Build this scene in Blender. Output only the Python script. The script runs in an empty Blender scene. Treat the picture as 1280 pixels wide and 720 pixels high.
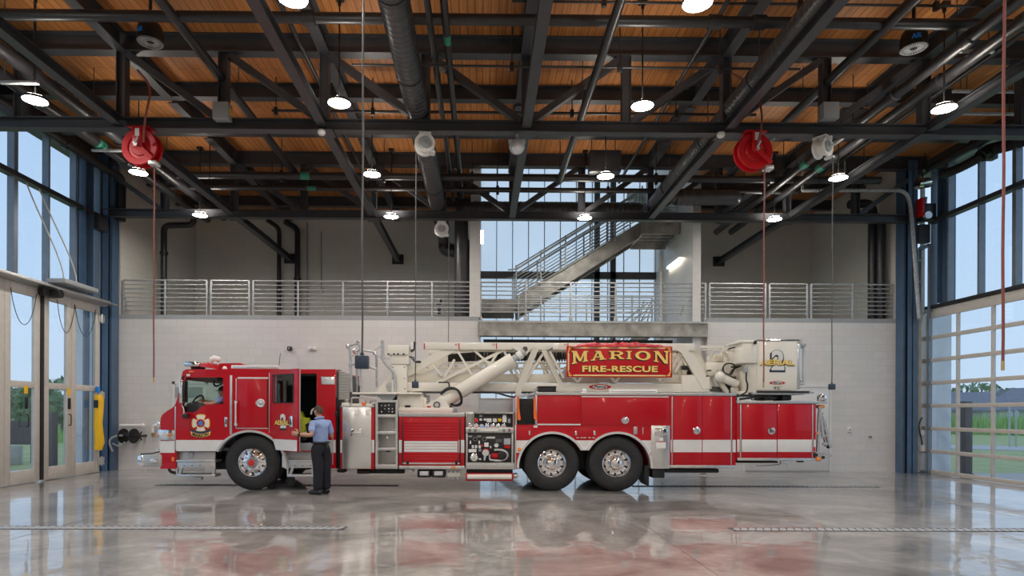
LAMP_E, UPFILL, SKY, EXPO = 122.0, 0.31, 0.75, 0.65
import bpy, bmesh, math, random
from mathutils import Vector, Matrix, Euler
from mathutils.geometry import tessellate_polygon
random.seed(7)
PI = math.pi
S = bpy.context.scene
COL = S.collection

# ---------------------------------------------------------------- camera
F, CX, CY, CZ = 780.0, 610.0, 515.0, 1.65
YAW, ROLL = 0.0104, 0.004
RC = Matrix.Rotation(-YAW, 3, 'Z') @ Matrix.Rotation(PI/2, 3, 'X') @ Matrix.Rotation(ROLL, 3, 'Z')

def ray(px, py):
    return RC @ Vector(((px-CX)/F, (CY-py)/F, -1.0))
def at(px, py, Y):
    d = ray(px, py); t = Y/d.y
    return Vector((d.x*t, Y, CZ+d.z*t))
def atx(px, py, X):
    d = ray(px, py); t = X/d.x
    return Vector((X, d.y*t, CZ+d.z*t))
def atz(px, py, Z):
    d = ray(px, py); t = (Z-CZ)/d.z
    return Vector((d.x*t, d.y*t, Z))

# ---------------------------------------------------------------- materials
def mat(name, col, rough=0.5, metal=0.0, coat=0.0, noise=0.0, nscale=6.0, bump=0.0, bscale=30.0, spec=0.5, emit=None, estr=0.0, rvar=0.0):
    m = bpy.data.materials.new(name); m.use_nodes = True
    nt = m.node_tree; b = nt.nodes['Principled BSDF']
    b.inputs['Base Color'].default_value = (*col, 1)
    b.inputs['Roughness'].default_value = rough
    b.inputs['Metallic'].default_value = metal
    b.inputs['Coat Weight'].default_value = coat
    b.inputs['Coat Roughness'].default_value = 0.04
    b.inputs['Specular IOR Level'].default_value = spec
    if emit:
        b.inputs['Emission Color'].default_value = (*emit, 1)
        b.inputs['Emission Strength'].default_value = estr
    if noise > 0 or bump > 0 or rvar > 0:
        tc = nt.nodes.new('ShaderNodeTexCoord')
        if noise > 0 or rvar > 0:
            n = nt.nodes.new('ShaderNodeTexNoise'); n.inputs['Scale'].default_value = nscale; n.inputs['Detail'].default_value = 4
            nt.links.new(tc.outputs['Object'], n.inputs['Vector'])
            if noise > 0:
                r = nt.nodes.new('ShaderNodeValToRGB')
                r.color_ramp.elements[0].position = 0.3; r.color_ramp.elements[1].position = 0.7
                r.color_ramp.elements[0].color = (*[c*(1-noise) for c in col], 1)
                r.color_ramp.elements[1].color = (*[min(1, c*(1+noise)) for c in col], 1)
                nt.links.new(n.outputs['Fac'], r.inputs['Fac']); nt.links.new(r.outputs['Color'], b.inputs['Base Color'])
            if rvar > 0:
                mr = nt.nodes.new('ShaderNodeMapRange')
                mr.inputs['To Min'].default_value = max(0.02, rough-rvar); mr.inputs['To Max'].default_value = rough+rvar
                nt.links.new(n.outputs['Fac'], mr.inputs['Value']); nt.links.new(mr.outputs['Result'], b.inputs['Roughness'])
        if bump > 0:
            n2 = nt.nodes.new('ShaderNodeTexNoise'); n2.inputs['Scale'].default_value = bscale
            nt.links.new(tc.outputs['Object'], n2.inputs['Vector'])
            bp = nt.nodes.new('ShaderNodeBump'); bp.inputs['Strength'].default_value = bump; bp.inputs['Distance'].default_value = 0.02
            nt.links.new(n2.outputs['Fac'], bp.inputs['Height']); nt.links.new(bp.outputs['Normal'], b.inputs['Normal'])
    return m

def glass_mat(name, tint=(0.9, 0.95, 0.97), refl=1.0):
    m = bpy.data.materials.new(name); m.use_nodes = True
    nt = m.node_tree; nt.nodes.remove(nt.nodes['Principled BSDF'])
    out = nt.nodes['Material Output']
    t = nt.nodes.new('ShaderNodeBsdfTransparent'); t.inputs['Color'].default_value = (*tint, 1)
    g = nt.nodes.new('ShaderNodeBsdfGlossy'); g.inputs['Roughness'].default_value = 0.01
    g.inputs['Color'].default_value = (refl, refl, refl, 1)
    fr = nt.nodes.new('ShaderNodeFresnel'); ge = nt.nodes.new('ShaderNodeNewGeometry'); io = nt.nodes.new('ShaderNodeMapRange')
    io.inputs['To Min'].default_value = 1.45; io.inputs['To Max'].default_value = 1/1.45
    nt.links.new(ge.outputs['Backfacing'], io.inputs['Value']); nt.links.new(io.outputs['Result'], fr.inputs['IOR'])
    mx = nt.nodes.new('ShaderNodeMixShader')
    nt.links.new(fr.outputs['Fac'], mx.inputs['Fac']); nt.links.new(t.outputs['BSDF'], mx.inputs[1]); nt.links.new(g.outputs['BSDF'], mx.inputs[2])
    nt.links.new(mx.outputs['Shader'], out.inputs['Surface'])
    return m

M = {}
M['red'] = mat('red_paint', (0.47, 0.002, 0.011), 0.32, coat=0.4, noise=0.03, nscale=1.5, spec=0.3)
M['redplain'] = mat('red_enamel', (0.50, 0.006, 0.012), 0.4, coat=0.15, noise=0.06, spec=0.3)
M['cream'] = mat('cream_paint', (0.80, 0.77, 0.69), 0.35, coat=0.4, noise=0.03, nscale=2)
M['creamdark'] = mat('cream_paint_darker', (0.70, 0.66, 0.57), 0.45, noise=0.08, nscale=3)  # darker cream for far, inner and tip parts of the ladder
M['stripe'] = mat('white_reflective_stripe', (0.72, 0.72, 0.71), 0.4, noise=0.03)
M['white'] = mat('white_enamel', (0.8, 0.8, 0.78), 0.4, noise=0.02)
M['brightwork'] = mat('polished_aluminium_trim', (0.82, 0.82, 0.82), 0.22, 0.55, rvar=0.05)
M['chrome'] = mat('chrome', (0.85, 0.85, 0.86), 0.07, 1.0, rvar=0.03)
M['alu'] = mat('brushed_aluminium', (0.62, 0.62, 0.61), 0.36, 0.85, noise=0.08, nscale=9)
M['galv'] = mat('galvanised_steel', (0.44, 0.46, 0.47), 0.52, 0.35, noise=0.18, nscale=14)
M['mirror'] = mat('polished_stainless', (0.74, 0.74, 0.73), 0.24, 0.85, bump=0.05, bscale=3.0, rvar=0.05)
M['black'] = mat('black_plastic', (0.012, 0.012, 0.013), 0.4, noise=0.2)
M['rubber'] = mat('tyre_rubber', (0.018, 0.018, 0.019), 0.62, noise=0.25, nscale=20, bump=0.15, bscale=60)
M['frame'] = mat('chassis_black', (0.015, 0.015, 0.017), 0.55, noise=0.3)
M['interior'] = mat('cab_interior_vinyl', (0.035, 0.036, 0.038), 0.6, noise=0.2)
M['gold'] = mat('gold_leaf', (0.88, 0.62, 0.16), 0.5, 0.0, noise=0.12, nscale=40)
M['orange'] = mat('orange_strap', (0.9, 0.16, 0.02), 0.5, noise=0.1)
M['amber'] = mat('amber_lens', (0.85, 0.25, 0.02), 0.15, coat=1.0, noise=0.05)
M['redlens'] = mat('red_lens', (0.6, 0.02, 0.02), 0.12, coat=1.0, noise=0.05)
M['lens'] = mat('clear_lens', (0.75, 0.77, 0.8), 0.1, 0.4, coat=1.0, noise=0.1, nscale=40)
M['steel'] = mat('charcoal_painted_steel', (0.046, 0.047, 0.054), 0.42, noise=0.15, nscale=3, spec=0.6)
M['steelsky'] = mat('steel_tinted_by_sky_light', (0.07, 0.125, 0.21), 0.4, noise=0.12, nscale=3)  # blue of the sky light is put into the dark grey column colour
M['mullion'] = mat('anodised_mullion', (0.20, 0.24, 0.29), 0.4, 0.3, noise=0.08)
M['duct'] = mat('black_spiral_duct_paint', (0.05, 0.05, 0.055), 0.33, noise=0.15, spec=0.7)
M['pipe'] = mat('black_pipe_paint', (0.022, 0.022, 0.025), 0.38, noise=0.2, spec=0.6)
M['doorframe'] = mat('door_aluminium', (0.58, 0.55, 0.51), 0.45, 0.1, noise=0.06)
M['yellow'] = mat('safety_yellow', (0.85, 0.50, 0.01), 0.45, noise=0.05)
M['hose'] = mat('dusty_red_hose', (0.24, 0.065, 0.055), 0.5, noise=0.1)
M['cord'] = mat('grey_rubber_cord', (0.10, 0.10, 0.10), 0.5, noise=0.1)
M['brass'] = mat('brass', (0.7, 0.5, 0.2), 0.3, 1.0, noise=0.1)
M['bluebox'] = mat('navy_plastic_box', (0.03, 0.05, 0.085), 0.45, noise=0.15)
M['grey'] = mat('grey_enclosure', (0.35, 0.37, 0.39), 0.45, noise=0.05)
M['blueprint'] = mat('blue_print', (0.02, 0.25, 0.75), 0.4, noise=0.05)
M['glass'] = glass_mat('clear_glazing', (0.93, 0.96, 0.98))
M['cabglass'] = glass_mat('tinted_cab_glass', (0.72, 0.84, 0.80))
M['green'] = mat('green_label', (0.04, 0.28, 0.19), 0.5, noise=0.05)
M['lamp'] = mat('lamp_lens_lit', (0.9, 0.85, 0.75), 0.5, emit=(1.0, 0.94, 0.86), estr=LAMP_E)
M['lampfill'] = mat('added_uplight_glow', (0.9, 0.85, 0.75), 0.5, emit=(1.0, 0.91, 0.80), estr=LAMP_E*UPFILL)  # added uplight glow, brightens the ceiling
M['sconce'] = mat('sconce_lens_lit', (0.9, 0.88, 0.8), 0.5, emit=(1.0, 0.86, 0.66), estr=9.0)

def nodes_mat(name):
    m = bpy.data.materials.new(name); m.use_nodes = True
    nt = m.node_tree
    return m, nt, nt.nodes['Principled BSDF'], nt.nodes.new, nt.links.new

def diamond():
    m, nt, b, N, L = nodes_mat('diamond_tread_plate')
    b.inputs['Base Color'].default_value = (0.55, 0.55, 0.53, 1); b.inputs['Metallic'].default_value = 0.6; b.inputs['Roughness'].default_value = 0.33
    tc = N('ShaderNodeTexCoord'); mp = N('ShaderNodeMapping'); mp.inputs['Rotation'].default_value = (0.0, PI/4, 0.0); mp.inputs['Scale'].default_value = (38, 38, 38)
    ck = N('ShaderNodeTexChecker'); ck.inputs['Scale'].default_value = 1.0
    ck.inputs['Color1'].default_value = (0.62, 0.62, 0.6, 1); ck.inputs['Color2'].default_value = (0.42, 0.42, 0.41, 1)
    L(tc.outputs['Object'], mp.inputs['Vector']); L(mp.outputs['Vector'], ck.inputs['Vector']); L(ck.outputs['Color'], b.inputs['Base Color'])
    bp = N('ShaderNodeBump'); bp.inputs['Strength'].default_value = 0.4; bp.inputs['Distance'].default_value = 0.004
    L(ck.outputs['Fac'], bp.inputs['Height']); L(bp.outputs['Normal'], b.inputs['Normal'])
    return m
M['diamond'] = diamond()

def cmu(name, col, grout, w=0.4, h=0.2, bump=0.25):
    """painted concrete block: running bond drawn from object X+Y (run) and Z (height)"""
    m, nt, b, N, L = nodes_mat(name)
    b.inputs['Roughness'].default_value = 0.42
    tc = N('ShaderNodeTexCoord'); sp = N('ShaderNodeSeparateXYZ'); ad = N('ShaderNodeMath'); ad.operation = 'ADD'; cb = N('ShaderNodeCombineXYZ')
    L(tc.outputs['Object'], sp.inputs['Vector']); L(sp.outputs['X'], ad.inputs[0]); L(sp.outputs['Y'], ad.inputs[1])
    L(ad.outputs[0], cb.inputs['X']); L(sp.outputs['Z'], cb.inputs['Y'])
    br = N('ShaderNodeTexBrick'); br.inputs['Scale'].default_value = 1.0
    br.inputs['Brick Width'].default_value = w; br.inputs['Row Height'].default_value = h; br.inputs['Mortar Size'].default_value = 0.005
    br.inputs['Mortar Smooth'].default_value = 0.3
    br.inputs['Color1'].default_value = (*col, 1); br.inputs['Color2'].default_value = (*[c*0.95 for c in col], 1); br.inputs['Mortar'].default_value = (*grout, 1)
    L(cb.outputs['Vector'], br.inputs['Vector'])
    ns = N('ShaderNodeTexNoise'); ns.inputs['Scale'].default_value = 0.7; ns.inputs['Detail'].default_value = 5
    L(tc.outputs['Object'], ns.inputs['Vector'])
    mx = N('ShaderNodeMix'); mx.data_type = 'RGBA'; mx.blend_type = 'MULTIPLY'; mx.inputs[0].default_value = 0.12
    L(br.outputs['Color'], mx.inputs[6]); L(ns.outputs['Color'], mx.inputs[7]); L(mx.outputs[2], b.inputs['Base Color'])
    bp = N('ShaderNodeBump'); bp.inputs['Strength'].default_value = bump; bp.inputs['Distance'].default_value = 0.01; bp.invert = True
    L(br.outputs['Fac'], bp.inputs['Height']); L(bp.outputs['Normal'], b.inputs['Normal'])
    return m
M['cmu'] = cmu('white_painted_block', (0.75, 0.735, 0.72), (0.62, 0.605, 0.59))
M['cmugrey'] = cmu('grey_painted_block', (0.72, 0.70, 0.64), (0.60, 0.58, 0.53), 0.6, 0.3)

def wood():
    m, nt, b, N, L = nodes_mat('cedar_plank_deck')
    b.inputs['Roughness'].default_value = 0.5
    tc = N('ShaderNodeTexCoord'); sp = N('ShaderNodeSeparateXYZ'); cb = N('ShaderNodeCombineXYZ')
    L(tc.outputs['Object'], sp.inputs['Vector']); L(sp.outputs['Y'], cb.inputs['X']); L(sp.outputs['X'], cb.inputs['Y'])
    br = N('ShaderNodeTexBrick'); br.offset = 0.37; br.inputs['Brick Width'].default_value = 2.6; br.inputs['Row Height'].default_value = 0.14
    br.inputs['Mortar Size'].default_value = 0.006; br.inputs['Scale'].default_value = 1.0
    br.inputs['Color1'].default_value = (0.57, 0.235, 0.070, 1); br.inputs['Color2'].default_value = (0.43, 0.168, 0.047, 1); br.inputs['Mortar'].default_value = (0.12, 0.042, 0.014, 1)
    L(cb.outputs['Vector'], br.inputs['Vector'])
    mp = N('ShaderNodeMapping'); mp.inputs['Scale'].default_value = (22, 0.9, 1)
    ns = N('ShaderNodeTexNoise'); ns.inputs['Scale'].default_value = 1.0; ns.inputs['Detail'].default_value = 6
    L(tc.outputs['Object'], mp.inputs['Vector']); L(mp.outputs['Vector'], ns.inputs['Vector'])
    rp = N('ShaderNodeValToRGB'); rp.color_ramp.elements[0].position = 0.3; rp.color_ramp.elements[1].position = 0.75
    rp.color_ramp.elements[0].color = (0.55, 0.5, 0.45, 1); rp.color_ramp.elements[1].color = (1.15, 1.15, 1.1, 1)
    L(ns.outputs['Fac'], rp.inputs['Fac'])
    mx = N('ShaderNodeMix'); mx.data_type = 'RGBA'; mx.blend_type = 'MULTIPLY'; mx.inputs[0].default_value = 0.75
    L(br.outputs['Color'], mx.inputs[6]); L(rp.outputs['Color'], mx.inputs[7]); L(mx.outputs[2], b.inputs['Base Color'])
    bp = N('ShaderNodeBump'); bp.inputs['Strength'].default_value = 0.4; bp.inputs['Distance'].default_value = 0.01; bp.invert = True
    L(br.outputs['Fac'], bp.inputs['Height']); L(bp.outputs['Normal'], b.inputs['Normal'])
    return m
M['wood'] = wood()

def concrete():
    m, nt, b, N, L = nodes_mat('polished_concrete')
    tc = N('ShaderNodeTexCoord')
    n1 = N('ShaderNodeTexNoise'); n1.inputs['Scale'].default_value = 0.55; n1.inputs['Detail'].default_value = 10; n1.inputs['Roughness'].default_value = 0.68; n1.inputs['Distortion'].default_value = 1.1
    n2 = N('ShaderNodeTexNoise'); n2.inputs['Scale'].default_value = 7; n2.inputs['Detail'].default_value = 6
    L(tc.outputs['Object'], n1.inputs['Vector']); L(tc.outputs['Object'], n2.inputs['Vector'])
    r1 = N('ShaderNodeValToRGB'); e = r1.color_ramp.elements
    e[0].position = 0.34; e[0].color = (0.145, 0.138, 0.127, 1); e[1].position = 0.66; e[1].color = (0.50, 0.485, 0.46, 1)
    L(n1.outputs['Fac'], r1.inputs['Fac'])
    r2 = N('ShaderNodeValToRGB'); r2.color_ramp.elements[0].color = (0.8, 0.8, 0.8, 1); r2.color_ramp.elements[1].color = (1.1, 1.1, 1.1, 1)
    r2.color_ramp.elements[0].position = 0.3; r2.color_ramp.elements[1].position = 0.7
    L(n2.outputs['Fac'], r2.inputs['Fac'])
    mx = N('ShaderNodeMix'); mx.data_type = 'RGBA'; mx.blend_type = 'MULTIPLY'; mx.inputs[0].default_value = 0.8
    L(r1.outputs['Color'], mx.inputs[6]); L(r2.outputs['Color'], mx.inputs[7]); L(mx.outputs[2], b.inputs['Base Color'])
    mr = N('ShaderNodeMapRange'); mr.inputs['To Min'].default_value = 0.22; mr.inputs['To Max'].default_value = 0.42
    L(n1.outputs['Fac'], mr.inputs['Value']); L(mr.outputs['Result'], b.inputs['Roughness'])
    b.inputs['Specular IOR Level'].default_value = 0.6
    b.inputs['Coat Weight'].default_value = 0.85; b.inputs['Coat Roughness'].default_value = 0.02
    n3 = N('ShaderNodeTexNoise'); n3.inputs['Scale'].default_value = 2.4; n3.inputs['Detail'].default_value = 3
    L(tc.outputs['Object'], n3.inputs['Vector'])
    bp = N('ShaderNodeBump'); bp.inputs['Strength'].default_value = 0.2; bp.inputs['Distance'].default_value = 0.02
    L(n3.outputs['Fac'], bp.inputs['Height']); L(bp.outputs['Normal'], b.inputs['Normal']); L(bp.outputs['Normal'], b.inputs['Coat Normal'])
    return m
M['floor'] = concrete()

def poly_panel():
    """translucent multiwall polycarbonate: daylight comes through it"""
    m, nt, b, N, L = nodes_mat('translucent_wall_panel')
    nt.nodes.remove(b)
    out = nt.nodes['Material Output']
    tr = N('ShaderNodeBsdfTranslucent'); tr.inputs['Color'].default_value = (0.97, 0.97, 0.98, 1)
    df = N('ShaderNodeBsdfDiffuse'); df.inputs['Color'].default_value = (0.8, 0.84, 0.9, 1)
    tp = N('ShaderNodeBsdfTransparent'); tp.inputs['Color'].default_value = (1, 0.98, 0.96, 1)
    tc = N('ShaderNodeTexCoord'); n = N('ShaderNodeTexNoise'); n.inputs['Scale'].default_value = 0.4; L(tc.outputs['Object'], n.inputs['Vector'])
    m1 = N('ShaderNodeMixShader'); m1.inputs['Fac'].default_value = 0.1
    L(tr.outputs[0], m1.inputs[1]); L(df.outputs[0], m1.inputs[2])
    mr = N('ShaderNodeMapRange'); mr.inputs['To Min'].default_value = 0.65; mr.inputs['To Max'].default_value = 0.9; L(n.outputs['Fac'], mr.inputs['Value'])
    m2 = N('ShaderNodeMixShader'); L(mr.outputs['Result'], m2.inputs['Fac']); L(m1.outputs[0], m2.inputs[1]); L(tp.outputs[0], m2.inputs[2])
    L(m2.outputs[0], out.inputs['Surface'])
    return m
M['poly'] = poly_panel()

# ---------------------------------------------------------------- mesh builder
class MB:
    def __init__(s):
        s.v, s.f, s.mi, s.cur = [], [], [], 0
    def add(s, vs, fs):
        b = len(s.v); s.v += [Vector(p) for p in vs]
        for f in fs:
            s.f.append([b+i for i in f]); s.mi.append(s.cur)
        return s
    def box(s, x0, x1, y0, y1, z0, z1):
        v = [(x, y, z) for x in (x0, x1) for y in (y0, y1) for z in (z0, z1)]
        return s.add(v, [(0,1,3,2), (4,6,7,5), (0,4,5,1), (2,3,7,6), (0,2,6,4), (1,5,7,3)])
    def cbox(s, x0, x1, y0, y1, z0, z1, c=0.01):
        """box with chamfered edges"""
        if x1 < x0: x0, x1 = x1, x0
        if y1 < y0: y0, y1 = y1, y0
        if z1 < z0: z0, z1 = z1, z0
        c = min(c, (x1-x0)*.45, (y1-y0)*.45, (z1-z0)*.45)
        bm = bmesh.new(); bmesh.ops.create_cube(bm, size=1)
        for v in bm.verts:
            v.co = ((x0+x1)/2+v.co.x*(x1-x0), (y0+y1)/2+v.co.y*(y1-y0), (z0+z1)/2+v.co.z*(z1-z0))
        bmesh.ops.bevel(bm, geom=bm.edges[:], offset=c, segments=2, affect='EDGES', profile=0.5)
        bm.verts.index_update()
        s.add([v.co.copy() for v in bm.verts], [[v.index for v in f.verts] for f in bm.faces]); bm.free()
        return s
    def bar(s, p0, p1, w, h, up=(0, 0, 1)):
        p0, p1 = Vector(p0), Vector(p1); d = (p1-p0).normalized(); u = Vector(up)
        r = d.cross(u)
        if r.length < 1e-4: r = d.cross(Vector((0, 1, 0)))
        r.normalize(); u = r.cross(d).normalized()
        v = [p+r*a*w/2+u*b*h/2 for p in (p0, p1) for a, b in ((-1,-1), (1,-1), (1,1), (-1,1))]
        return s.add(v, [(3,2,1,0), (4,5,6,7), (0,1,5,4), (1,2,6,5), (2,3,7,6), (3,0,4,7)])
    def ibeam(s, p0, p1, depth, width, tf=0.018, tw=0.014, up=(0, 0, 1)):
        p0, p1 = Vector(p0), Vector(p1); u = Vector(up)
        s.bar(p0+u*(depth/2-tf/2), p1+u*(depth/2-tf/2), width, tf, up)
        s.bar(p0-u*(depth/2-tf/2), p1-u*(depth/2-tf/2), width, tf, up)
        return s.bar(p0, p1, tw, depth-2*tf, up)
    def tube(s, pts, r, seg=8, caps=True, closed=False):
        pts = [Vector(p) for p in pts]; n = len(pts); rings = []
        rr = r if isinstance(r, (list, tuple)) else [r]*n
        prev = None
        for i, p in enumerate(pts):
            if closed: t = pts[(i+1) % n]-pts[i-1]
            else: t = (pts[min(i+1, n-1)]-pts[max(i-1, 0)])
            t.normalize()
            if prev is None:
                a = t.orthogonal().normalized()
            else:
                a = prev-t*prev.dot(t)
                a = a.normalized() if a.length > 1e-6 else t.orthogonal().normalized()
            prev = a; b = t.cross(a)
            rings.append([p+(a*math.cos(2*PI*k/seg)+b*math.sin(2*PI*k/seg))*rr[i] for k in range(seg)])
        v = [q for rg in rings for q in rg]; f = []
        for i in range(n if closed else n-1):
            j = (i+1) % n
            for k in range(seg):
                k2 = (k+1) % seg
                f.append((i*seg+k, i*seg+k2, j*seg+k2, j*seg+k))
        if caps and not closed:
            f.append(tuple(range(seg-1, -1, -1))); f.append(tuple((n-1)*seg+k for k in range(seg)))
        return s.add(v, f)
    def cyl(s, p0, p1, r0, r1=None, seg=16):
        return s.tube([p0, p1], [r0, r0 if r1 is None else r1], seg)
    def lathe(s, prof, org, axis=(0, 0, 1), seg=24, a0=0.0, a1=2*PI):
        """prof: list of (radius, offset along axis)"""
        org, ax = Vector(org), Vector(axis).normalized()
        a = Vector((0, 0, 1)) if abs(ax.z) < .9 else Vector((1, 0, 0))
        a = (a-ax*a.dot(ax)).normalized(); b = ax.cross(a)
        full = abs(a1-a0-2*PI) < 1e-6; n = seg if full else seg+1; v = []
        for r, t in prof:
            for k in range(n):
                th = a0+(a1-a0)*k/seg
                v.append(org+ax*t+(a*math.cos(th)+b*math.sin(th))*max(r, 1e-4))
        f = []
        for i in range(len(prof)-1):
            for k in range(seg):
                k2 = (k+1) % n
                f.append((i*n+k, i*n+k2, (i+1)*n+k2, (i+1)*n+k))
        return s.add(v, f)
    def ball(s, c, r, seg=14, sx=1, sy=1, sz=1):
        n = seg//2
        b0 = len(s.v)
        s.lathe([(r*math.sin(PI*i/n), -r*math.cos(PI*i/n)) for i in range(n+1)], (0, 0, 0), (0, 0, 1), seg)
        c = Vector(c)
        for i in range(b0, len(s.v)):
            p = s.v[i]; s.v[i] = Vector((c.x+p.x*sx, c.y+p.y*sy, c.z+p.z*sz))
        return s
    def plate(s, loops, y0, y1):
        """2-D loops (x, z), first outer then holes, extruded from y0 to y1"""
        loops = [[Vector((p[0], p[1], 0)) for p in lp] for lp in loops]
        flat = [p for lp in loops for p in lp]
        tris = tessellate_polygon(loops); n = len(flat)
        v = [(p.x, y0, p.y) for p in flat]+[(p.x, y1, p.y) for p in flat]
        f = [tuple(t) for t in tris]+[tuple(n+i for i in reversed(t)) for t in tris]
        k = 0
        for lp in loops:
            m = len(lp)
            for i in range(m):
                j = (i+1) % m
                f.append((k+i, k+j, n+k+j, n+k+i))
            k += m
        return s.add(v, f)
    def xform(s, fn, start=0):
        for i in range(start, len(s.v)): s.v[i] = Vector(fn(s.v[i]))
        return s

ORG = {}
def link_mesh(name, mb, mats, org, smooth=True, angle=35):
    me = bpy.data.meshes.new(name)
    me.from_pydata([p-org for p in mb.v], [], mb.f)
    ms = mats if isinstance(mats, (list, tuple)) else [mats]
    for m in ms: me.materials.append(M[m] if isinstance(m, str) else m)
    if any(mb.mi): me.polygons.foreach_set('material_index', mb.mi)
    bm = bmesh.new(); bm.from_mesh(me)
    bmesh.ops.recalc_face_normals(bm, faces=bm.faces[:]); bm.to_mesh(me); bm.free()
    if smooth:
        me.polygons.foreach_set('use_smooth', [True]*len(me.polygons))
        try: me.set_sharp_from_angle(angle=math.radians(angle))
        except Exception: pass
    me.update()
    o = bpy.data.objects.new(name, me); COL.objects.link(o)
    return o

def tag(o, label=None, cat=None, group=None, kind=None):
    if label: o['label'] = label
    if cat: o['category'] = cat
    if group: o['group'] = group
    if kind: o['kind'] = kind
    return o

def part(name, mb, mats, parent, label=None, **k):
    org = ORG[parent.name]
    o = link_mesh(name, mb, mats, org, **k); o.parent = parent; ORG[o.name] = org
    if label: o['label'] = label
    return o

def thing(name, mb, mats, label, cat, group=None, kind=None, org=None, **k):
    if org is None:
        xs = [p.x for p in mb.v]; ys = [p.y for p in mb.v]; zs = [p.z for p in mb.v]
        org = Vector(((min(xs)+max(xs))/2, (min(ys)+max(ys))/2, min(zs)))
    org = Vector(org)
    o = link_mesh(name, mb, mats, org, **k); o.location = org; ORG[o.name] = org
    return tag(o, label, cat, group, kind)

def root(name, loc, label, cat, group=None, kind=None):
    o = bpy.data.objects.new(name, None); COL.objects.link(o); o.location = loc; o.empty_display_size = 0.2
    ORG[o.name] = Vector(loc)
    return tag(o, label, cat, group, kind)

def struct(name, mb, mats, label=None, cat=None, **k):
    """room shell: origin stays at the world origin so procedural patterns line up"""
    return thing(name, mb, mats, label or name.replace('_', ' '), cat or name.split('_')[0], kind='structure', org=(0, 0, 0), **k)

def dup(o, loc, label=None, group=None):
    """copy of a thing, its parts and their sub-parts"""
    r = o.copy(); COL.objects.link(r); r.location = loc
    if label: r['label'] = label
    if group: r['group'] = group
    for ch in list(o.children):
        c = ch.copy(); COL.objects.link(c); c.parent = r
        for g in list(ch.children):
            d = g.copy(); COL.objects.link(d); d.parent = c
    ORG[r.name] = Vector(loc)
    return r

def text_mb(body, x0, x1, z0, z1, y, depth=0.004, bold=0.0, shear=0.0, spacing=1.0):
    """lettering fitted into the rectangle x0..x1, z0..z1, facing -Y, front at y"""
    cu = bpy.data.curves.new('lettering', 'FONT'); cu.body = body; cu.size = 1.0; cu.offset = bold; cu.shear = shear
    cu.space_character = spacing; cu.extrude = 0.01; cu.resolution_u = 4
    o = bpy.data.objects.new('lettering', cu); COL.objects.link(o)
    dg = bpy.context.evaluated_depsgraph_get(); me = bpy.data.meshes.new_from_object(o.evaluated_get(dg))
    xs = [v.co.x for v in me.vertices]; ys = [v.co.y for v in me.vertices]
    ax, bx, ay, by = min(xs), max(xs), min(ys), max(ys)
    mb = MB()
    mb.add([(x0+(v.co.x-ax)/(bx-ax)*(x1-x0), y+(depth if v.co.z < 0 else 0.0), z0+(v.co.y-ay)/(by-ay)*(z1-z0)) for v in me.vertices],
           [list(p.vertices) for p in me.polygons])
    bpy.data.objects.remove(o); bpy.data.curves.remove(cu); bpy.data.meshes.remove(me)
    return mb

def arc(cx, cz, r, a0, a1, n):
    return [(cx+r*math.cos(math.radians(a0+(a1-a0)*i/n)), cz+r*math.sin(math.radians(a0+(a1-a0)*i/n))) for i in range(n+1)]
def bez(p0, p1, p2, p3, n=10):
    p0, p1, p2, p3 = map(Vector, (p0, p1, p2, p3)); out = []
    for i in range(n+1):
        t = i/n; out.append(p0*(1-t)**3+p1*3*t*(1-t)**2+p2*3*t*t*(1-t)+p3*t**3)
    return out
def fillet(pts, r, n=5):
    """round the corners of a polyline"""
    pts = [Vector(p) for p in pts]; out = [pts[0]]
    for i in range(1, len(pts)-1):
        a, b, c = pts[i-1], pts[i], pts[i+1]
        d1 = (a-b); d2 = (c-b); rr = min(r, d1.length*.49, d2.length*.49)
        s, e = b+d1.normalized()*rr, b+d2.normalized()*rr
        for k in range(n+1):
            t = k/n; out.append(s*(1-t)**2+b*2*t*(1-t)+e*t*t)
    return out+[pts[-1]]
# ================================================================ ROOM SHELL
YB, XL, XR, XBL, XBR = 17.53, -10.4, 12.35, -10.13, 11.72
ZD = 8.75            # underside of the plank deck
YREC = 22.2          # back of the mezzanine
ZM = at(300, 398.5, YB).z   # mezzanine floor
YREAR = -6.0
OPL, OPR = at(598, 450, YB).x, at(884, 450, YB).x     # opening under the bridge
TWL0, TWL1 = at(587, 300, YB).x, at(600.5, 300, YB).x
TWR0, TWR1 = at(867, 300, YB).x, at(877, 300, YB).x
YG = 21.4            # translucent stair wall
ZT = 11.2

struct('floor', MB().box(XL-.3, XR+.3, YREAR, YREC+.3, -0.2, 0.0), 'floor', 'glossy polished grey concrete floor of the engine bay', 'floor')
struct('wall_back', MB().box(XBL, OPL, YB, YB+.2, 0, ZM-.02).box(OPR, XBR+.02, YB, YB+.2, 0, ZM-.02), 'cmu', 'white painted block wall behind the fire truck, below the railing', 'wall')
struct('wall_mezzanine', MB().box(XBL-.2, TWL0, YREC, YREC+.2, ZM, ZD+.3).box(TWR1, XBR+.2, YREC, YREC+.2, ZM, ZD+.3)
       .box(XBL-.2, XBL, YB+.05, YREC, 0, ZD).box(XBR, XBR+.2, YB+.05, YREC, 0, ZD), 'cmugrey', 'grey block walls set back above the mezzanine', 'wall')
struct('wall_stairwell', MB().box(TWL0, TWL1, YB+.05, 19.0, 0, 7.3).box(TWL0, TWL1, YB+.05, 19.0, ZD-.3, ZT).box(TWL0, TWL1, 19.0, YG+.2, 0, ZT).box(TWR0, TWR1, YB+.05, YG+.2, 0, ZT)
       .box(TWR1, OPR+.02, YB+.21, YREC, 0, ZM-.15), 'cmu', 'white block walls either side of the stair opening', 'wall')
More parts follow.
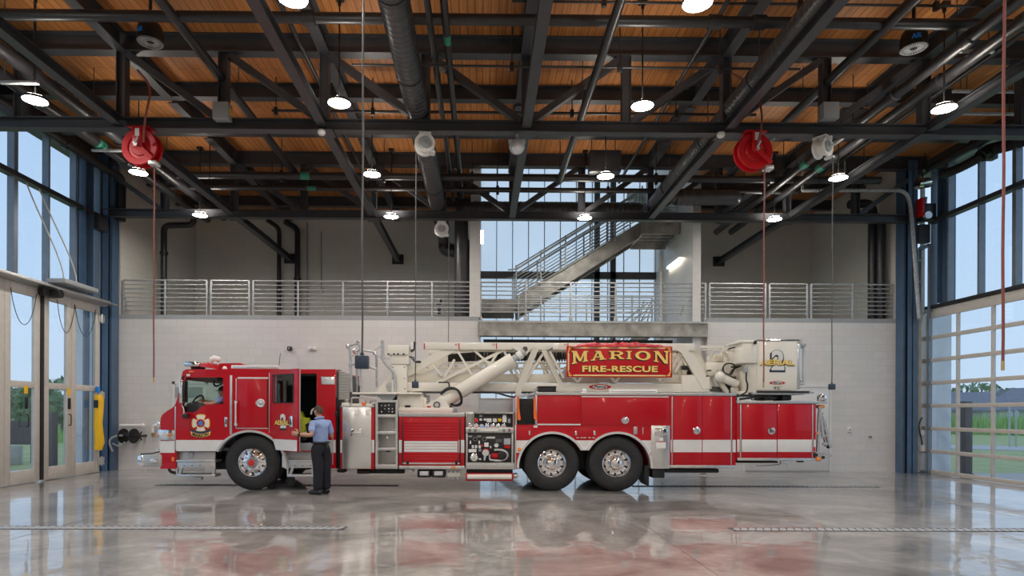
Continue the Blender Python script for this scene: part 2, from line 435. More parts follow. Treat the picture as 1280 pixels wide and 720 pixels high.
struct('mezzanine_slab', MB().box(XBL, TWL0, YB+.06, YREC, ZM-.14, ZM).box(TWR1, XBR, YB+.06, YREC, ZM-.14, ZM)
       .box(XBL, OPL, YB+.0, YB+.06, ZM-.02, ZM+.10).box(OPR, XBR, YB+.0, YB+.06, ZM-.02, ZM+.10), 'grey', 'mezzanine floor edge with grey toe plate on top of the block wall', 'slab')
DECK = MB().box(XL-.8, XR+.9, YREAR, YB+.4, ZD, ZD+.2).box(XL-.8, TWL0, YB+.4, YREC+.3, ZD, ZD+.2).box(TWR1, XR+.9, YB+.4, YREC+.3, ZD, ZD+.2)
struct('ceiling', DECK, 'wood', 'orange brown wooden plank ceiling', 'ceiling')
struct('ceiling_stairwell', MB().box(TWL0, TWR1, YB+.2, YG+.4, ZT, ZT+.2).box(TWL0, TWR1, YB+.4, YB+.5, ZD+.2, ZT), 'white', 'white ceiling high over the stair', 'ceiling')
struct('wall_rear', MB().box(XL-.5, XR+.5, YREAR-.2, YREAR, 0, ZD), 'cmu', 'white block wall of the bay opposite the truck', 'wall')
struct('wall_left', MB().box(XL-.6, XL-.1, YREAR, 17.9, ZD-.38, ZD).box(XL-.5, XL-.15, YREAR, 1.0, 0, ZD-.3), 'steel', 'dark steel edge over the tall windows on the left', 'wall')
struct('wall_right', MB().box(XR+.1, XR+.7, YREAR, 17.9, ZD-.38, ZD).box(XR+.15, XR+.5, YREAR, 1.0, 0, ZD-.3), 'steel', 'dark steel edge over the tall windows on the right', 'wall')

# corner columns and door-side columns (wide-flange, standing on the floor)
def hcol(x0, x1, y0, y1, z1):
    return MB().box(x0, x1, y0, y0+.02, 0, z1).box(x0, x1, y1-.02, y1, 0, z1).box((x0+x1)/2-.012, (x0+x1)/2+.012, y0, y1, 0, z1)
def hcol2(x0, x1, y0, y1, z0, z1):
    return MB().box(x0, x1, y0, y0+.02, z0, z1).box(x0, x1, y1-.02, y1, z0, z1).box((x0+x1)/2-.012, (x0+x1)/2+.012, y0, y1, z0, z1)
struct('column_1', hcol2(-10.70, -10.33, 16.35, 16.70, 4.62, ZD-.38).box(-10.37, -10.29, 16.4, 16.48, 0, 4.62), 'steelsky', 'dark steel column tinted by sky light rising behind the folding doors', 'column')
struct('column_2', hcol(-10.55, -10.20, 17.12, 17.45, ZD-.1).box(-10.20, -10.13, 17.2, 17.52, 0, ZD-.1), ['steelsky'], 'dark steel column tinted by sky light in the corner by the yellow guard', 'column')
struct('column_3', hcol2(12.38, 12.66, 16.55, 16.85, 4.66, ZD-.38), 'steelsky', 'dark steel column tinted by sky light above the glass sectional door', 'column')
struct('column_4', hcol(11.76, 12.02, 17.10, 17.45, ZD-.1).box(11.70, 11.76, 17.2, 17.52, 0, ZD-.1), 'steelsky', 'dark steel column tinted by sky light in the corner beside the sectional door', 'column')
struct('beam_1', MB().box(-10.56, -10.36, 1, 17.1, 6.86, 6.97).box(-10.4, -10.2, 16.7, 17.1, 6.5, 6.85), 'steel', 'dark horizontal steel girt crossing the tall windows on the left', 'beam')
struct('beam_2', MB().box(12.30, 12.50, 1, 17.1, 6.88, 6.99).box(12.0, 12.3, 17.0, 17.15, 6.35, 6.85), 'steel', 'dark horizontal steel girt crossing the tall windows on the right', 'beam')

# ---- tall glazing
def glazing(n, xg, xin, ys, z0, z1, lab):
    mb = MB()
    for y in ys: mb.box(min(xg, xin), max(xg, xin), y-.03, y+.03, z0, z1)
    mb.box(min(xg, xin), max(xg, xin), min(ys), max(ys), z0-.03, z0+.05).box(min(xg, xin), max(xg, xin), min(ys), max(ys), z1-.05, z1+.03)
    w = struct('window_%d' % n, mb, 'mullion', lab, 'window')
    part('pane', MB().box(xg-.006, xg+.006, min(ys), max(ys), z0, z1), 'glass', w)
    return w
HL, HR = 4.62, 4.36     # door heads
glazing(1, -10.56, -10.40, [14.06, 15.10, 16.1, 17.1], HL, 8.37, 'tall clear windows over the folding doors on the left')
glazing(2, -10.56, -10.40, [1, 2.1, 3.2, 4.3, 5.4, 6.4, 7.5, 8.6, 9.7, 10.8, 11.9, 12.97, 14.0], HL, 8.37, 'tall clear windows further along the left wall')
glazing(3, 12.56, 12.40, [14.45, 15.47, 16.5, 17.1], HR, 8.37, 'tall clear windows over the sectional door on the right')
glazing(4, 12.56, 12.40, [1, 2.1, 3.2, 4.3, 5.4, 6.4, 7.5, 8.6, 9.7, 10.8, 11.9, 12.97, 13.4, 14.4], HR, 8.37, 'tall clear windows further along the right wall')
# side lights between the corner columns
glazing(5, -10.62, -10.52, [16.75, 17.15], 0.02, 8.3, 'narrow side window beside the left corner column')
glazing(6, 12.36, 12.26, [17.02, 17.42], 0.02, 6.3, 'narrow side window beside the right corner column')
# neighbouring bays towards the viewer
glazing(7, -10.50, -10.40, [1, 2.2, 3.4, 4.6, 5.8, 7.0, 8.2, 9.4, 10.6, 11.8], 0.05, HL-.1, 'glazed doors of the next bays on the left')
glazing(8, 12.50, 12.40, [1, 2.2, 3.4, 4.6, 5.8, 7.0, 8.2, 9.4, 10.6, 11.6], 0.05, HR-.1, 'glazed doors of the next bays on the right')

# ---- stair wall of translucent panels
g0, g1 = TWL1, TWR0
mb = MB()
n = 11
for i in range(n+1):
    x = g0+(g1-g0)*i/n
    mb.box(x-.012, x+.012, YG-.03, YG+.03, 0, ZT)
w9 = struct('window_9', mb, 'mullion', 'translucent white panel wall behind the stair', 'window')
part('pane', MB().box(g0, g1, YG-.01, YG+.01, 0, ZT), 'poly', w9)
d0, d1 = at(746, 300, YG).x, at(766, 300, YG).x
zb = at(700, 344, YG).z
part('window_frame', MB().box(d0-.09, d0+.09, YG-.1, YG+.06, 0, at(740, 290, YG).z+3).box(d1-.09, d1+.09, YG-.1, YG+.06, 0, at(740, 290, YG).z+3)
     .box(g0, g1, YG-.1, YG+.05, zb-.13, zb+.1), 'steel', w9)

# ---- doors on the left: folding leaves
XD = -10.22
def leaf(mb, y0, y1, z0, z1):
    st, top, mid = .17, .22, .15; s2 = .27 if y1 > 16.8 else .17
    zm = 1.65+(515-487)/780*16.0
    mb.cbox(XD-.05, XD+.03, y0, y0+st, z0, z1, .008).cbox(XD-.05, XD+.03, y1-s2, y1, z0, z1, .008)
    mb.cbox(XD-.05, XD+.03, y0+st, y1-s2, z1-top, z1, .008).cbox(XD-.05, XD+.03, y0+st, y1-s2, z0, z0+top+.08, .008).cbox(XD-.05, XD+.03, y0+st, y1-s2, zm-mid/2, zm+mid/2, .008)
    for yy in (y0+.03, y0+st-.03, y1-s2+.03, y1-.03):
        for k in range(18):
            z = z0+.1+(z1-z0-.2)*k/17
            mb.cyl((XD+.03, yy, z), (XD+.036, yy, z), .009, seg=6)
    return [(y0+st, y1-s2, z0+top+.08, zm-mid/2), (y0+st, y1-s2, zm+mid/2, z1-top)]
yC1, yBC, yAB, yA0 = atx(123.5, 450, XD).y, atx(88, 450, XD).y, atx(51, 450, XD).y, atx(4, 450, XD).y
ZH = 4.45
def folding(n, ys, lab):
    mbs = MB(); panes = []
    for a, b in ys: panes += leaf(mbs, a+.005, b-.005, .012, ZH)
    d = struct('door_%d' % n, mbs, 'doorframe', lab, 'door')
    for (a, b, z0, z1) in panes: part('pane', MB().box(XD-.016, XD-.004, a, b, z0, z1), 'glass', d)
    return d
fd1 = folding(1, [(yAB+.06, yBC), (yBC, yC1)], 'pair of beige glazed folding door leaves next to the yellow guard')
fd2 = folding(2, [(yA0, yAB-.06), (yA0-1.15, yA0)], 'beige glazed folding door leaves at the left edge')
def pull(d, y):
    part('handle', MB().tube(fillet([(XD+.03, y, 1.55), (XD+.09, y, 1.55), (XD+.09, y, 1.28), (XD+.03, y, 1.28)], .03), .013, 8), 'black', d)
    part('latch', MB().cbox(XD+.03, XD+.06, y-.04, y+.04, 1.68, 1.95, .008), 'black', d)
    part('warning_label', MB().box(XD+.031, XD+.034, y-.06, y+.06, 2.02, 2.2), 'yellow', d, label='small yellow warning label')
pull(fd1, yBC-.1); pull(fd2, yAB-.16-.35)
for z in (.3, 2.05, 4.1):
    part('hinge', MB().cbox(XD+.03, XD+.07, yC1-.08, yC1+.16, z-.1, z+.1, .01).cyl((XD+.07, yC1+.02, z-.12), (XD+.07, yC1+.02, z+.12), .025), 'alu', fd1)
for d, a, b in ((fd1, yBC-.55, yBC+.1), (fd1, yBC+.1, yC1-.2), (fd2, yA0+.15, yAB-.2)):
    part('door_cable', MB().tube([(XD+.04, a+(b-a)*t, 4.3-1.0*(1-(2*t-1)**2)**.8*0.75) for t in [i/14 for i in range(15)]], .008, 5), 'black', d)
# header of the folding doors: track, folding canopy plates and the operator with its struts
hm = MB().cbox(XD-.15, XD+.02, yA0-1.5, 17.1, ZH+.02, ZH+.17, .01)
struct('trim_1', hm, 'doorframe', 'beige header over the folding doors', 'header')
op = root('door_operator', (XD+.25, yAB+.05, ZH), 'black operator and grey cover above the meeting edge of the folding doors', 'door operator')
part('motor', MB().cyl((XD+.12, yAB+.1, ZH-.08), (XD+.40, yAB+.1, ZH-.08), .10, seg=14).cbox(XD+.05, XD+.2, yAB-.18, yAB+.3, ZH-.16, ZH+.02, .02), 'black', op)
part('cover', MB().cbox(XD-.02, XD+.42, yAB+.2, yAB+1.5, ZH+.2, ZH+.31, .02), 'grey', op)
part('track', MB().cbox(XD+.02, XD+.32, yA0-1.4, 17.08, ZH+.04, ZH+.08, .01).cbox(XD+.06, XD+.12, yA0-1.4, 17.08, ZH+.08, ZH+.17, .01), 'alu', op)
part('drive_post', MB().cbox(XD-.03, XD+.05, yAB-.05, yAB+.05, .04, ZH+.02, .01), 'frame', op)
for ya, yb in ((yAB+.30, yAB-.48+1.0), (yAB+.78, yAB+1.3)):
    pass
for (p, q) in (((33, 229), (80, 352)), ((49, 236), (96, 355))):
    a, b = atx(p[0], p[1], -10.33), atx(q[0], q[1], -9.95)
    part('stay_rod', MB().tube(bez(a, a+(b-a)*.4, b+Vector((0, 0, .5)), b, 8), .016, 6), 'doorframe', op)

# ---- sectional door on the right
XS = 12.36
sy = [atx(px, 560, XS).y for px in (1159, 1197, 1241)]
step = sy[1]-sy[2]
sy = [sy[0], sy[1], sy[2], sy[2]-step, sy[2]-2*step]
zs = [0.03]+[HR*i/7 for i in range(1, 8)]
mb = MB()
for y in sy: mb.cbox(XS-.03, XS+.04, y-.035, y+.035, .02, HR, .006)
for i, z in enumerate(zs):
    a = .09 if i in (0, 7) else .05
    mb.cbox(XS-.035, XS+.04, sy[-1], sy[0], max(.01, z-a), z+a, .006)
for i in range(1, 7):
    mb.box(XS-.04, XS-.035, sy[-1], sy[0], zs[i]-.004, zs[i]+.004)
sd = struct('door_3', mb, 'doorframe', 'beige framed full-view glass sectional door on the right', 'door')
for i in range(7):
    for k in range(4):
        part('pane', MB().box(XS+.004, XS+.012, sy[k+1]+.03, sy[k]-.03, zs[i]+.05, zs[i+1]-.05), 'glass', sd)
for i in range(1, 7):
    part('hinge', MB().cbox(XS-.06, XS-.03, sy[0]-.02, sy[0]+.16, zs[i]-.06, zs[i]+.06, .008).cyl((XS-.05, sy[0], zs[i]), (XS-.05, sy[0]+.2, zs[i]), .018), 'alu', sd)
struct('trim_2', MB().cbox(XS+.0, XS+.12, sy[-1]-.1, sy[0]+.15, HR+.09, HR+.17, .01), ['doorframe'], 'beige header over the sectional door', 'header')
struct('trim_4', MB().box(XS-.06, XS+.1, sy[-1]-.1, sy[0]+.05, HR+.175, HR+.26), 'frame', 'black angle over the sectional door header', 'trim')
tr = root('door_track', (XS-.1, sy[0]+.2, 0), 'galvanised door track curving from the sectional door jamb to the roof', 'door track')
ty = sy[0]+.17
tp = [(XS-.04, ty, .05), (XS-.04, ty, 4.4), at(1139, 300, ty), at(1137, 262, ty), at(1120, 239, ty), at(1003, 237, ty)]
part('jamb_angle', MB().cbox(XS-.16, XS-.02, ty-.03, ty+.03, .02, 4.5, .01), 'doorframe', tr)
tq = 16.93
part('curved_rail', MB().tube(fillet([at(1149, 398, tq), at(1146, 360, tq), at(1139, 262, tq), at(1133, 238, tq), at(1003, 238, tq)], .7, 10), .05, 10), 'galv', tr)
part('ladder_rail', MB().bar((XS+.0, ty+.05, 4.4), (XS+.0, ty+.05, 8.3), .10, .06, (0, 1, 0)), 'doorframe', tr)
for z in (4.75, 5.35, 5.95, 6.55, 7.1):
    part('rung', MB().bar((XS-.02, ty+.04, z), (XS-.42, ty+.06, z), .05, .05), 'galv', tr)
part('rail_hanger', MB().bar(at(1003, 238, tq), at(1003, 222, tq), .05, .05).bar(at(1056, 238, tq), at(1056, 200, tq), .03, .03).bar(at(1003, 224, tq), at(1003, 195, tq), .04, .04).bar(at(1149, 398, tq), (XS-.1, ty, 4.35), .06, .06), 'galv', tr)
part('bracket_plate', MB().cbox(XS-.42, XS-.02, ty-.06, ty+.02, 7.35, 7.42, .01), 'galv', tr)
dm = root('door_hoist', (XS-.3, ty, 7.0), 'black and red hoist motor high on the right door column', 'door hoist')
part('motor_body', MB().cbox(XS-.45, XS-.08, ty-.60, ty-.34, 6.9, 7.35, .03), 'black', dm)
part('red_cover', MB().cbox(XS-.5, XS-.4, ty-.62, ty-.36, 7.0, 7.5, .03), 'redplain', dm, label='red motor cover')
part('drum', MB().cyl((XS-.35, ty-.68, 7.0), (XS-.35, ty-.58, 7.0), .1, seg=16).cyl((XS-.3, ty-.47, 7.34), (XS-.28, ty-.47, 7.55), .04, seg=12), 'alu', dm)
ds = root('door_sensor', (XS-.12, sy[0]+.06, .5), 'small grey cable and switch on the sectional door jamb', 'door switch')
part('cable', MB().tube(bez((XS-.1, sy[0]+.05, 1.55), (XS-.3, sy[0]+.05, 1.3), (XS-.12, sy[0]+.05, 1.1), (XS-.1, sy[0]+.05, .75), 10), .015, 6), 'black', ds)
part('switch_box', MB().cbox(XS-.16, XS-.06, sy[0]-.0, sy[0]+.11, .6, .78, .01), 'white', ds)
part('cable_clamp', MB().cbox(XS-.14, XS-.08, sy[0]+.01, sy[0]+.09, 1.05, 1.2, .01), 'white', ds)

# ---- doors in the back wall
def flatdoor(n, x0, x1, z1, y, leaves, lab, m='cmu'):
    d = struct('door_%d' % n, MB().box(x0-.07, x0, y-.04, y, 0, z1+.07).box(x1, x1+.07, y-.04, y, 0, z1+.07).box(x0-.07, x1+.07, y-.04, y, z1, z1+.07), 'stripe', lab, 'door')
    for i in range(leaves):
        a = x0+(x1-x0)*i/leaves; b = x0+(x1-x0)*(i+1)/leaves
        lf = part('leaf', MB().cbox(a+.006, b-.006, y-.025, y-.003, .03, z1-.006, .004), 'stripe', d)
        part('handle', MB().cyl((b-.1, y-.06, 1.0), (b-.1, y-.02, 1.0), .03).cbox(b-.22, b-.08, y-.075, y-.055, .985, 1.015, .006), 'alu', lf)
    return d
flatdoor(4, at(931, 500, YB).x, at(1036, 500, YB).x, at(980, 484, YB).z, YB, 2, 'white double door in the block wall behind the truck tail')
flatdoor(5, at(217, 500, YB).x+.05, at(257, 500, YB).x, at(240, 480, YB).z, YB, 1, 'grey door in the block wall seen through the cab windows')
part('window_pane', MB().box(at(219, 500, YB).x, at(254, 500, YB).x, YB-.035, YB-.026, at(240, 497, YB).z, at(240, 484, YB).z), 'grey', bpy.data.objects['door_5'])
struct('baseboard_back', MB().box(XBL, OPL, YB-.012, YB, 0, .1).box(OPR, at(929, 500, YB).x, YB-.012, YB, 0, .1).box(at(1039, 500, YB).x, XBR, YB-.012, YB, 0, .1), 'cmu', 'white baseboard of the back wall', 'baseboard')

# ================================================================ OUTSIDE
def grass_mat(name, a, b):
    m, nt, bs, N, L = nodes_mat(name)
    tc = N('ShaderNodeTexCoord'); n = N('ShaderNodeTexNoise'); n.inputs['Scale'].default_value = 1.3; n.inputs['Detail'].default_value = 8
    L(tc.outputs['Object'], n.inputs['Vector'])
    r = N('ShaderNodeValToRGB'); r.color_ramp.elements[0].position = .3; r.color_ramp.elements[1].position = .7
    r.color_ramp.elements[0].color = (*a, 1); r.color_ramp.elements[1].color = (*b, 1)
    L(n.outputs['Fac'], r.inputs['Fac']); L(r.outputs['Color'], bs.inputs['Base Color']); bs.inputs['Roughness'].default_value = .8
    return m
M['lawn'] = grass_mat('lawn_grass', (0.24, 0.34, 0.10), (0.46, 0.44, 0.20))
M['tall'] = grass_mat('meadow_grass', (0.20, 0.44, 0.09), (0.42, 0.60, 0.20))
M['leaf'] = grass_mat('tree_foliage', (0.09, 0.19, 0.09), (0.22, 0.33, 0.18))
M['road'] = mat('pale_road_concrete', (0.45, 0.44, 0.42), .8, noise=.1)
M['siding'] = mat('grey_house_siding', (0.44, 0.44, 0.48), .7, noise=.05)
M['sidingwhite'] = mat('white_house_siding', (0.62, 0.63, 0.65), .7, noise=.05)
M['shingle'] = mat('dark_roof_shingle', (0.20, 0.21, 0.25), .8, noise=.2)
M['stucco'] = mat('white_exterior_stucco', (0.88, 0.89, 0.91), .7, noise=.03)
struct('lawn', MB().box(-180, 180, -40, 220, -.35, -.20), 'lawn', 'green and straw coloured lawn outside the doors', 'lawn')
struct('pavement', MB().box(XL-3.2, XL-.3, YREAR, 17.5, -.19, -.02).box(XR+.3, XR+3.5, YREAR, 17.5, -.19, -.02), 'road', 'pale concrete apron outside the bay doors', 'pavement')
rd = MB()
rd.bar(Vector((15, 40, -.19)), Vector((70, 12, -.19)), 5.0, .06).bar(Vector((-15, 44, -.19)), Vector((-70, 26, -.19)), 2.5, .06)
struct('road', rd, 'road', 'pale road crossing the grass outside', 'road')
struct('wall_exterior', MB().box(XR+.35, at(1189, 515, 17.62).x, 17.62, 18.2, -.1, 4.7).box(at(93, 515, 17.62).x, -10.7, 17.62, 18.2, -.1, 4.7), 'stucco', 'white outside wall returns seen through the doors', 'wall')
rng = random.Random(3)
def blades(n, fn, h0, h1):
    mb = MB()
    for i in range(n):
        x, y = fn(); h = rng.uniform(h0, h1); a = rng.uniform(0, PI); w = rng.uniform(.05, .14); l = rng.uniform(-.3, .3)
        mb.add([(x-w*math.cos(a), y-w*math.sin(a), -.2), (x+w*math.cos(a), y+w*math.sin(a), -.2), (x+l, y+l*.5, h)], [(0, 1, 2)])
    return mb
thing('tall_grass', blades(6000, lambda: (lambda t, u: (34+t*34+u*9, 62-t*26+u*10))(rng.random(), rng.random()), .9, 2.0), 'tall', 'tall green meadow grass across the road on the right', 'grass', kind='stuff', smooth=False)
thing('tall_grass', blades(1200, lambda: (lambda t, u: (-20-t*26-u*6, 36-t*8+u*6))(rng.random(), rng.random()), .5, 1.0), 'tall', 'green meadow grass beyond the folding doors on the left', 'grass', kind='stuff', smooth=False)

def house(cx, cy, w, d, h, rh, rot, wall, lab, gable=True):
    r = root('house', (cx, cy, -.2), lab, 'house', 'houses across the meadow'); org = ORG[r.name]
    Rm = Matrix.Rotation(rot, 4, 'Z')
    def tr_(mb): return mb.xform(lambda p: Rm @ p + Vector((cx, cy, -.2)))
    wl = part('wall', tr_(MB().box(-w/2, w/2, -d/2, d/2, 0, h).add([(-w/2, -d/2, h), (w/2, -d/2, h), (0, -d/2, h+(rh*.9 if wall != 'siding' else .01))], [(0, 1, 2)]).add([(-w/2, d/2, h), (w/2, d/2, h), (0, d/2, h+(rh*.9 if wall != 'siding' else .01))], [(0, 2, 1)])), wall, r, smooth=False)
    o = .5; HIP = .45 if wall == 'siding' else 1.06
    part('roof', tr_(MB().add([(-w/2-o, -d/2-o, h-.2), (0, -d/2*HIP, h+rh), (0, d/2*HIP, h+rh), (-w/2-o, d/2+o, h-.2), (w/2+o, -d/2-o, h-.2), (w/2+o, d/2+o, h-.2),
         (-w/2-o, -d/2-o, h-.4), (0, -d/2*HIP, h+rh-.2), (0, d/2*HIP, h+rh-.2), (-w/2-o, d/2+o, h-.4), (w/2+o, -d/2-o, h-.4), (w/2+o, d/2+o, h-.4)],
         [(0, 1, 2, 3), (1, 4, 5, 2), (6, 9, 8, 7), (7, 8, 11, 10), (0, 1, 4), (3, 5, 2), (6, 10, 7), (9, 8, 11), (0, 3, 9, 6), (4, 10, 11, 5)])), 'shingle', r, smooth=False)
    for sx in (-1, 1):
        part('window', tr_(MB().box(sx*w*.25-.5, sx*w*.25+.5, -d/2-.06, -d/2+.02, 1.0, 2.2)), 'sidingwhite', r)
        part('window', tr_(MB().box(-w/2-.06, -w/2+.02, sx*d*.25-.5, sx*d*.25+.5, 1.0, 2.2)), 'sidingwhite', r)
    return r
def plant_at(px, Y): return at(px, 515, Y).x
house(plant_at(1212, 84), 84, 5.5, 9, 2.6, 2.2, .75, 'siding', 'grey house with wide dark roof, left of the two houses outside')
house(plant_at(1246, 98), 98, 5, 6, 3.2, 2.6, -.5, 'sidingwhite', 'white gabled house between the two grey ones outside')
house(plant_at(1285, 74), 74, 5, 7, 2.6, 2.4, .7, 'siding', 'grey house partly cut off by the right edge of the picture')

def tree(px, Y, h, w, lab, n=420):
    x = plant_at(px, Y)
    r = root('tree', (x, Y, -.2), lab, 'tree', 'trees outside the bay')
    part('trunk', MB().tube([(x, Y, -.2), (x+.1, Y, h*.45)], [.16, .08], 6), 'cord', r)
    mb = MB()
    for i in range(n):
        a = rng.uniform(0, 2*PI); u = rng.random()**.5; zz = rng.uniform(-1, 1); k = math.sqrt(max(0, 1-zz*zz))*u**.5
        c = Vector((x+math.cos(a)*w/2*k, Y+math.sin(a)*w/2*k, h*.58+zz*h*.42)); s = rng.uniform(.25, .55)*h/5
        d1 = Vector((rng.uniform(-1, 1), rng.uniform(-1, 1), rng.uniform(-1, 1)))*s; d2 = Vector((rng.uniform(-1, 1), rng.uniform(-1, 1), rng.uniform(-1, 1)))*s
        mb.add([c-d1, c+d2, c+d1, c-d2], [(0, 1, 2, 3)])
    part('crown', mb, 'leaf', r, smooth=False)
    return r
for px, Y, h, w, lab in ((22, 56, 3.4, 6, 'low bushy tree behind the leftmost folding door pane'), (40, 66, 4.2, 6, 'rounded tree right of the dark fence outside'),
        (77, 52, 4.2, 6, 'full green tree behind the dark post on the left'), (58, 90, 4.4, 6, 'distant tree left of the dark post'), (4, 84, 4.6, 6, 'distant tree at the left edge'),
        (1222, 122, 7.5, 12, 'tall pale tree behind the grey house'), (1272, 150, 7.6, 12, 'tree behind the white gabled house'), (1184, 150, 6.0, 12, 'hazy tree left of the grey house roof')):
    tree(px, Y, h, w, lab)
def bollard(px, Y, X, h, lab):
    thing('bollard', MB().cbox(X-.1, X+.1, Y-.1, Y+.1, -.05, h, .015).cbox(X-.13, X+.13, Y-.13, Y+.13, -.05, .02, .01), 'steel', lab, 'post', 'dark posts outside the doors')
bollard(66, 17, at(65, 515, 17).x, 1.6, 'square dark post outside the folding doors on the left')
bollard(1199, 17, at(1208, 515, 17).x, 2.0, 'square dark post outside the sectional door on the right')
fx = at(25, 540, 22)
thing('fence', MB().box(fx.x-.9, fx.x+.5, 21.9, 22.0, .45, 1.25).box(fx.x-.9, fx.x-.8, 21.95, 22.05, -.2, 1.3).box(fx.x+.4, fx.x+.5, 21.95, 22.05, -.2, 1.3), 'steel', 'dark fence panel outside the left folding door', 'fence')
thing('low_wall', MB().cbox(fx.x-1.2, fx.x+.55, 21.2, 21.4, -.2, .45, .02), 'road', 'low pale concrete wall below the dark fence outside', 'wall')
for px in (1262, 1270):
    Y = 34; x = plant_at(px, Y)
    thing('street_post', MB().cyl((x, Y, -.2), (x, Y, 2.3 if px == 1262 else 1.9), .04).cbox(x-.12, x+.12, Y-.06, Y-.04, 1.5, 1.8, .01), 'galv', 'thin grey post in the meadow, %s of the pair' % ('left' if px == 1262 else 'right'), 'post', 'thin posts by the road')
# ================================================================ ROOF STEEL
def XP(k): return 0.82+1.905*k
ZB, ZP = 7.05, 8.575
def truss(Y, label):
    r = root('roof_truss', (0.82, Y, 6.95), label, 'roof truss', 'roof trusses across the bay')
    part('bottom_chord', MB().ibeam((XP(-6)+.05, Y, ZB), (XP(6)-.05, Y, ZB), .21, .2, .022, .016), 'steel', r)
    part('top_chord', MB().ibeam((XP(-6)-.1, Y, ZP), (XP(6)+.1, Y, ZP), .35, .22, .022, .016), 'steel', r)
    for k in range(-5, 6):
        part('vertical', MB().ibeam((XP(k), Y, ZB+.10), (XP(k), Y, ZP-.17), .17, .17, .015, .015, (1, 0, 0)), 'steel', r)
    for k in range(-6, 6):
        a, b = ((XP(k), ZP-.2), (XP(k+1), ZB+.12)) if k < 0 else ((XP(k), ZB+.12), (XP(k+1), ZP-.2))
        if k == -6: a, b = (XP(-6), ZP-.2), (XP(-5), ZB+.12)
        sh = .1
        part('diagonal', MB().bar((a[0]+sh, Y, a[1]), (b[0]-sh, Y, b[1]), .15, .12, (0, 0, 1)), 'steel', r)
    return r
truss(11.86, 'front dark steel roof truss, carrying the red hose reels')
truss(17.2, 'rear dark steel roof truss just ahead of the mezzanine railing')
truss(6.5, 'dark steel roof truss nearest the viewer, above the picture')
def joist(Y, spans, label):
    mb = MB()
    for a, b in spans:
        mb.ibeam((a, Y, ZP+.02), (b, Y, ZP+.02), .31, .2, .02, .015)
        thing('roof_joist', mb, 'steel', label if len(spans) == 1 else label+(', left of the stair' if a < 0 and b < 3 else ', right of the stair'), 'roof joist', 'steel joists under the plank ceiling'); mb = MB()
full = [(XL-.5, XR+.6)]; sides = [(XBL-.1, TWL0-.02), (TWR1+.02, XBR+.1)]
joist(13.64, full, 'dark steel joist under the planks, first behind the front truss')
joist(15.42, full, 'dark steel joist under the planks, just ahead of the rear truss')
joist(18.98, sides, 'dark steel joist over the front of the mezzanine')
joist(20.75, sides, 'dark steel joist near the back wall of the mezzanine')
GL = {-4: 'far left', -2: 'left of centre', 0: 'centre', 2: 'right of centre', 4: 'far right'}
for k in (-4, -2, 0, 2, 4):
    mb = MB(); y1 = 22.15 if k in (-4, -2, 4) else 17.6
    for a, b in ((6.65, 11.74), (11.98, 13.53), (13.75, 15.31), (15.53, 17.08)) + (((17.32, 18.87), (19.09, 20.64), (20.86, y1)) if y1 > 20 else ((17.32, y1),)):
        mb.ibeam((XP(k), a, ZP), (XP(k), b, ZP), .36, .2, .022, .016)
    thing('roof_girder', mb, 'steel', 'dark steel girder under the planks running towards the back wall, %s' % GL[k], 'roof girder', 'steel girders running to the back')
for k in (-4, -2, 0, 2, 4):
    y1 = 22.125 if k in (-4, -2, 4) else 17.08
    r = root('brace_strut', (XP(k), 12, ZB-.1), 'long grey bracing strut at truss bottom level, %s of five' % {-4: 'leftmost', -2: 'second from the left', 0: 'middle one', 2: 'second from the right', 4: 'rightmost'}[k], 'bracing strut', 'long bracing struts at truss level')
    mb = MB()
    for a, b in ((6.62, 11.74), (11.98, 17.08), (17.32, y1)):
        if b > a: mb.ibeam((XP(k), a, ZB-.0), (XP(k), b, ZB-.0), .17, .17, .018, .016)
    part('beam', mb, 'steel', r)
    if y1 > 20: part('wall_plate', MB().cbox(XP(k)-.2, XP(k)+.2, 22.13, 22.19, ZB-.17, ZB+.17, .01), 'frame', r)
    for yy in (11.86, 17.2):
        if yy < y1: part('gusset_plate', MB().box(XP(k)-.18, XP(k)+.18, yy-.18, yy+.18, ZB-.135, ZB-.112), 'steel', r)

# ================================================================ DUCTS AND PIPES
def ribbed(path, rad, pitch=.13, seg=20, bump=1.035):
    pts = [Vector(p) for p in path]; out = []; rr = []
    L = [0]
    for i in range(1, len(pts)): L.append(L[-1]+(pts[i]-pts[i-1]).length)
    def samp(s):
        for i in range(1, len(pts)):
            if s <= L[i]: return pts[i-1].lerp(pts[i], (s-L[i-1])/max(1e-6, L[i]-L[i-1]))
        return pts[-1]
    n = int(L[-1]/pitch)
    for i in range(n):
        for d, k in ((0, 1.0), (.72, 1.0), (.80, bump), (.92, bump)):
            out.append(samp((i+d)*L[-1]/n)); rr.append(rad*k)
    out.append(pts[-1]); rr.append(rad)
    return MB().tube(out, rr, seg)
ZDU, ZDR = 7.38, 7.42
def hang(r, x, y, z, top=ZD-.004, w=0):
    if w: part('hanger', MB().bar((x-w, y, z), (x+w, y, z), .04, .04).cyl((x-w, y, z), (x-w, y, top), .008, seg=6).cyl((x+w, y, z), (x+w, y, top), .008, seg=6), 'steel', r)
    else: part('hanger', MB().cyl((x, y, z), (x, y, top), .009, seg=6), 'steel', r)
d1 = root('spiral_duct', (-1.24, 14, ZDU-.22), 'round black spiral duct left of centre, elbowing down behind the rear truss', 'air duct', 'round black spiral ducts')
rx = at(580, 330, 20.8).x
part('straight_run', ribbed([(-1.24, 6.0, ZDU), (-1.24, 19.7, ZDU)], .215), 'duct', d1)
part('elbow', MB().tube(fillet([(-1.24, 19.7, ZDU), (-1.24, 20.8, ZDU), (-1.24, 20.8, 7.02), (rx, 20.8, 7.02)], .4, 8), .22, 20), 'duct', d1)
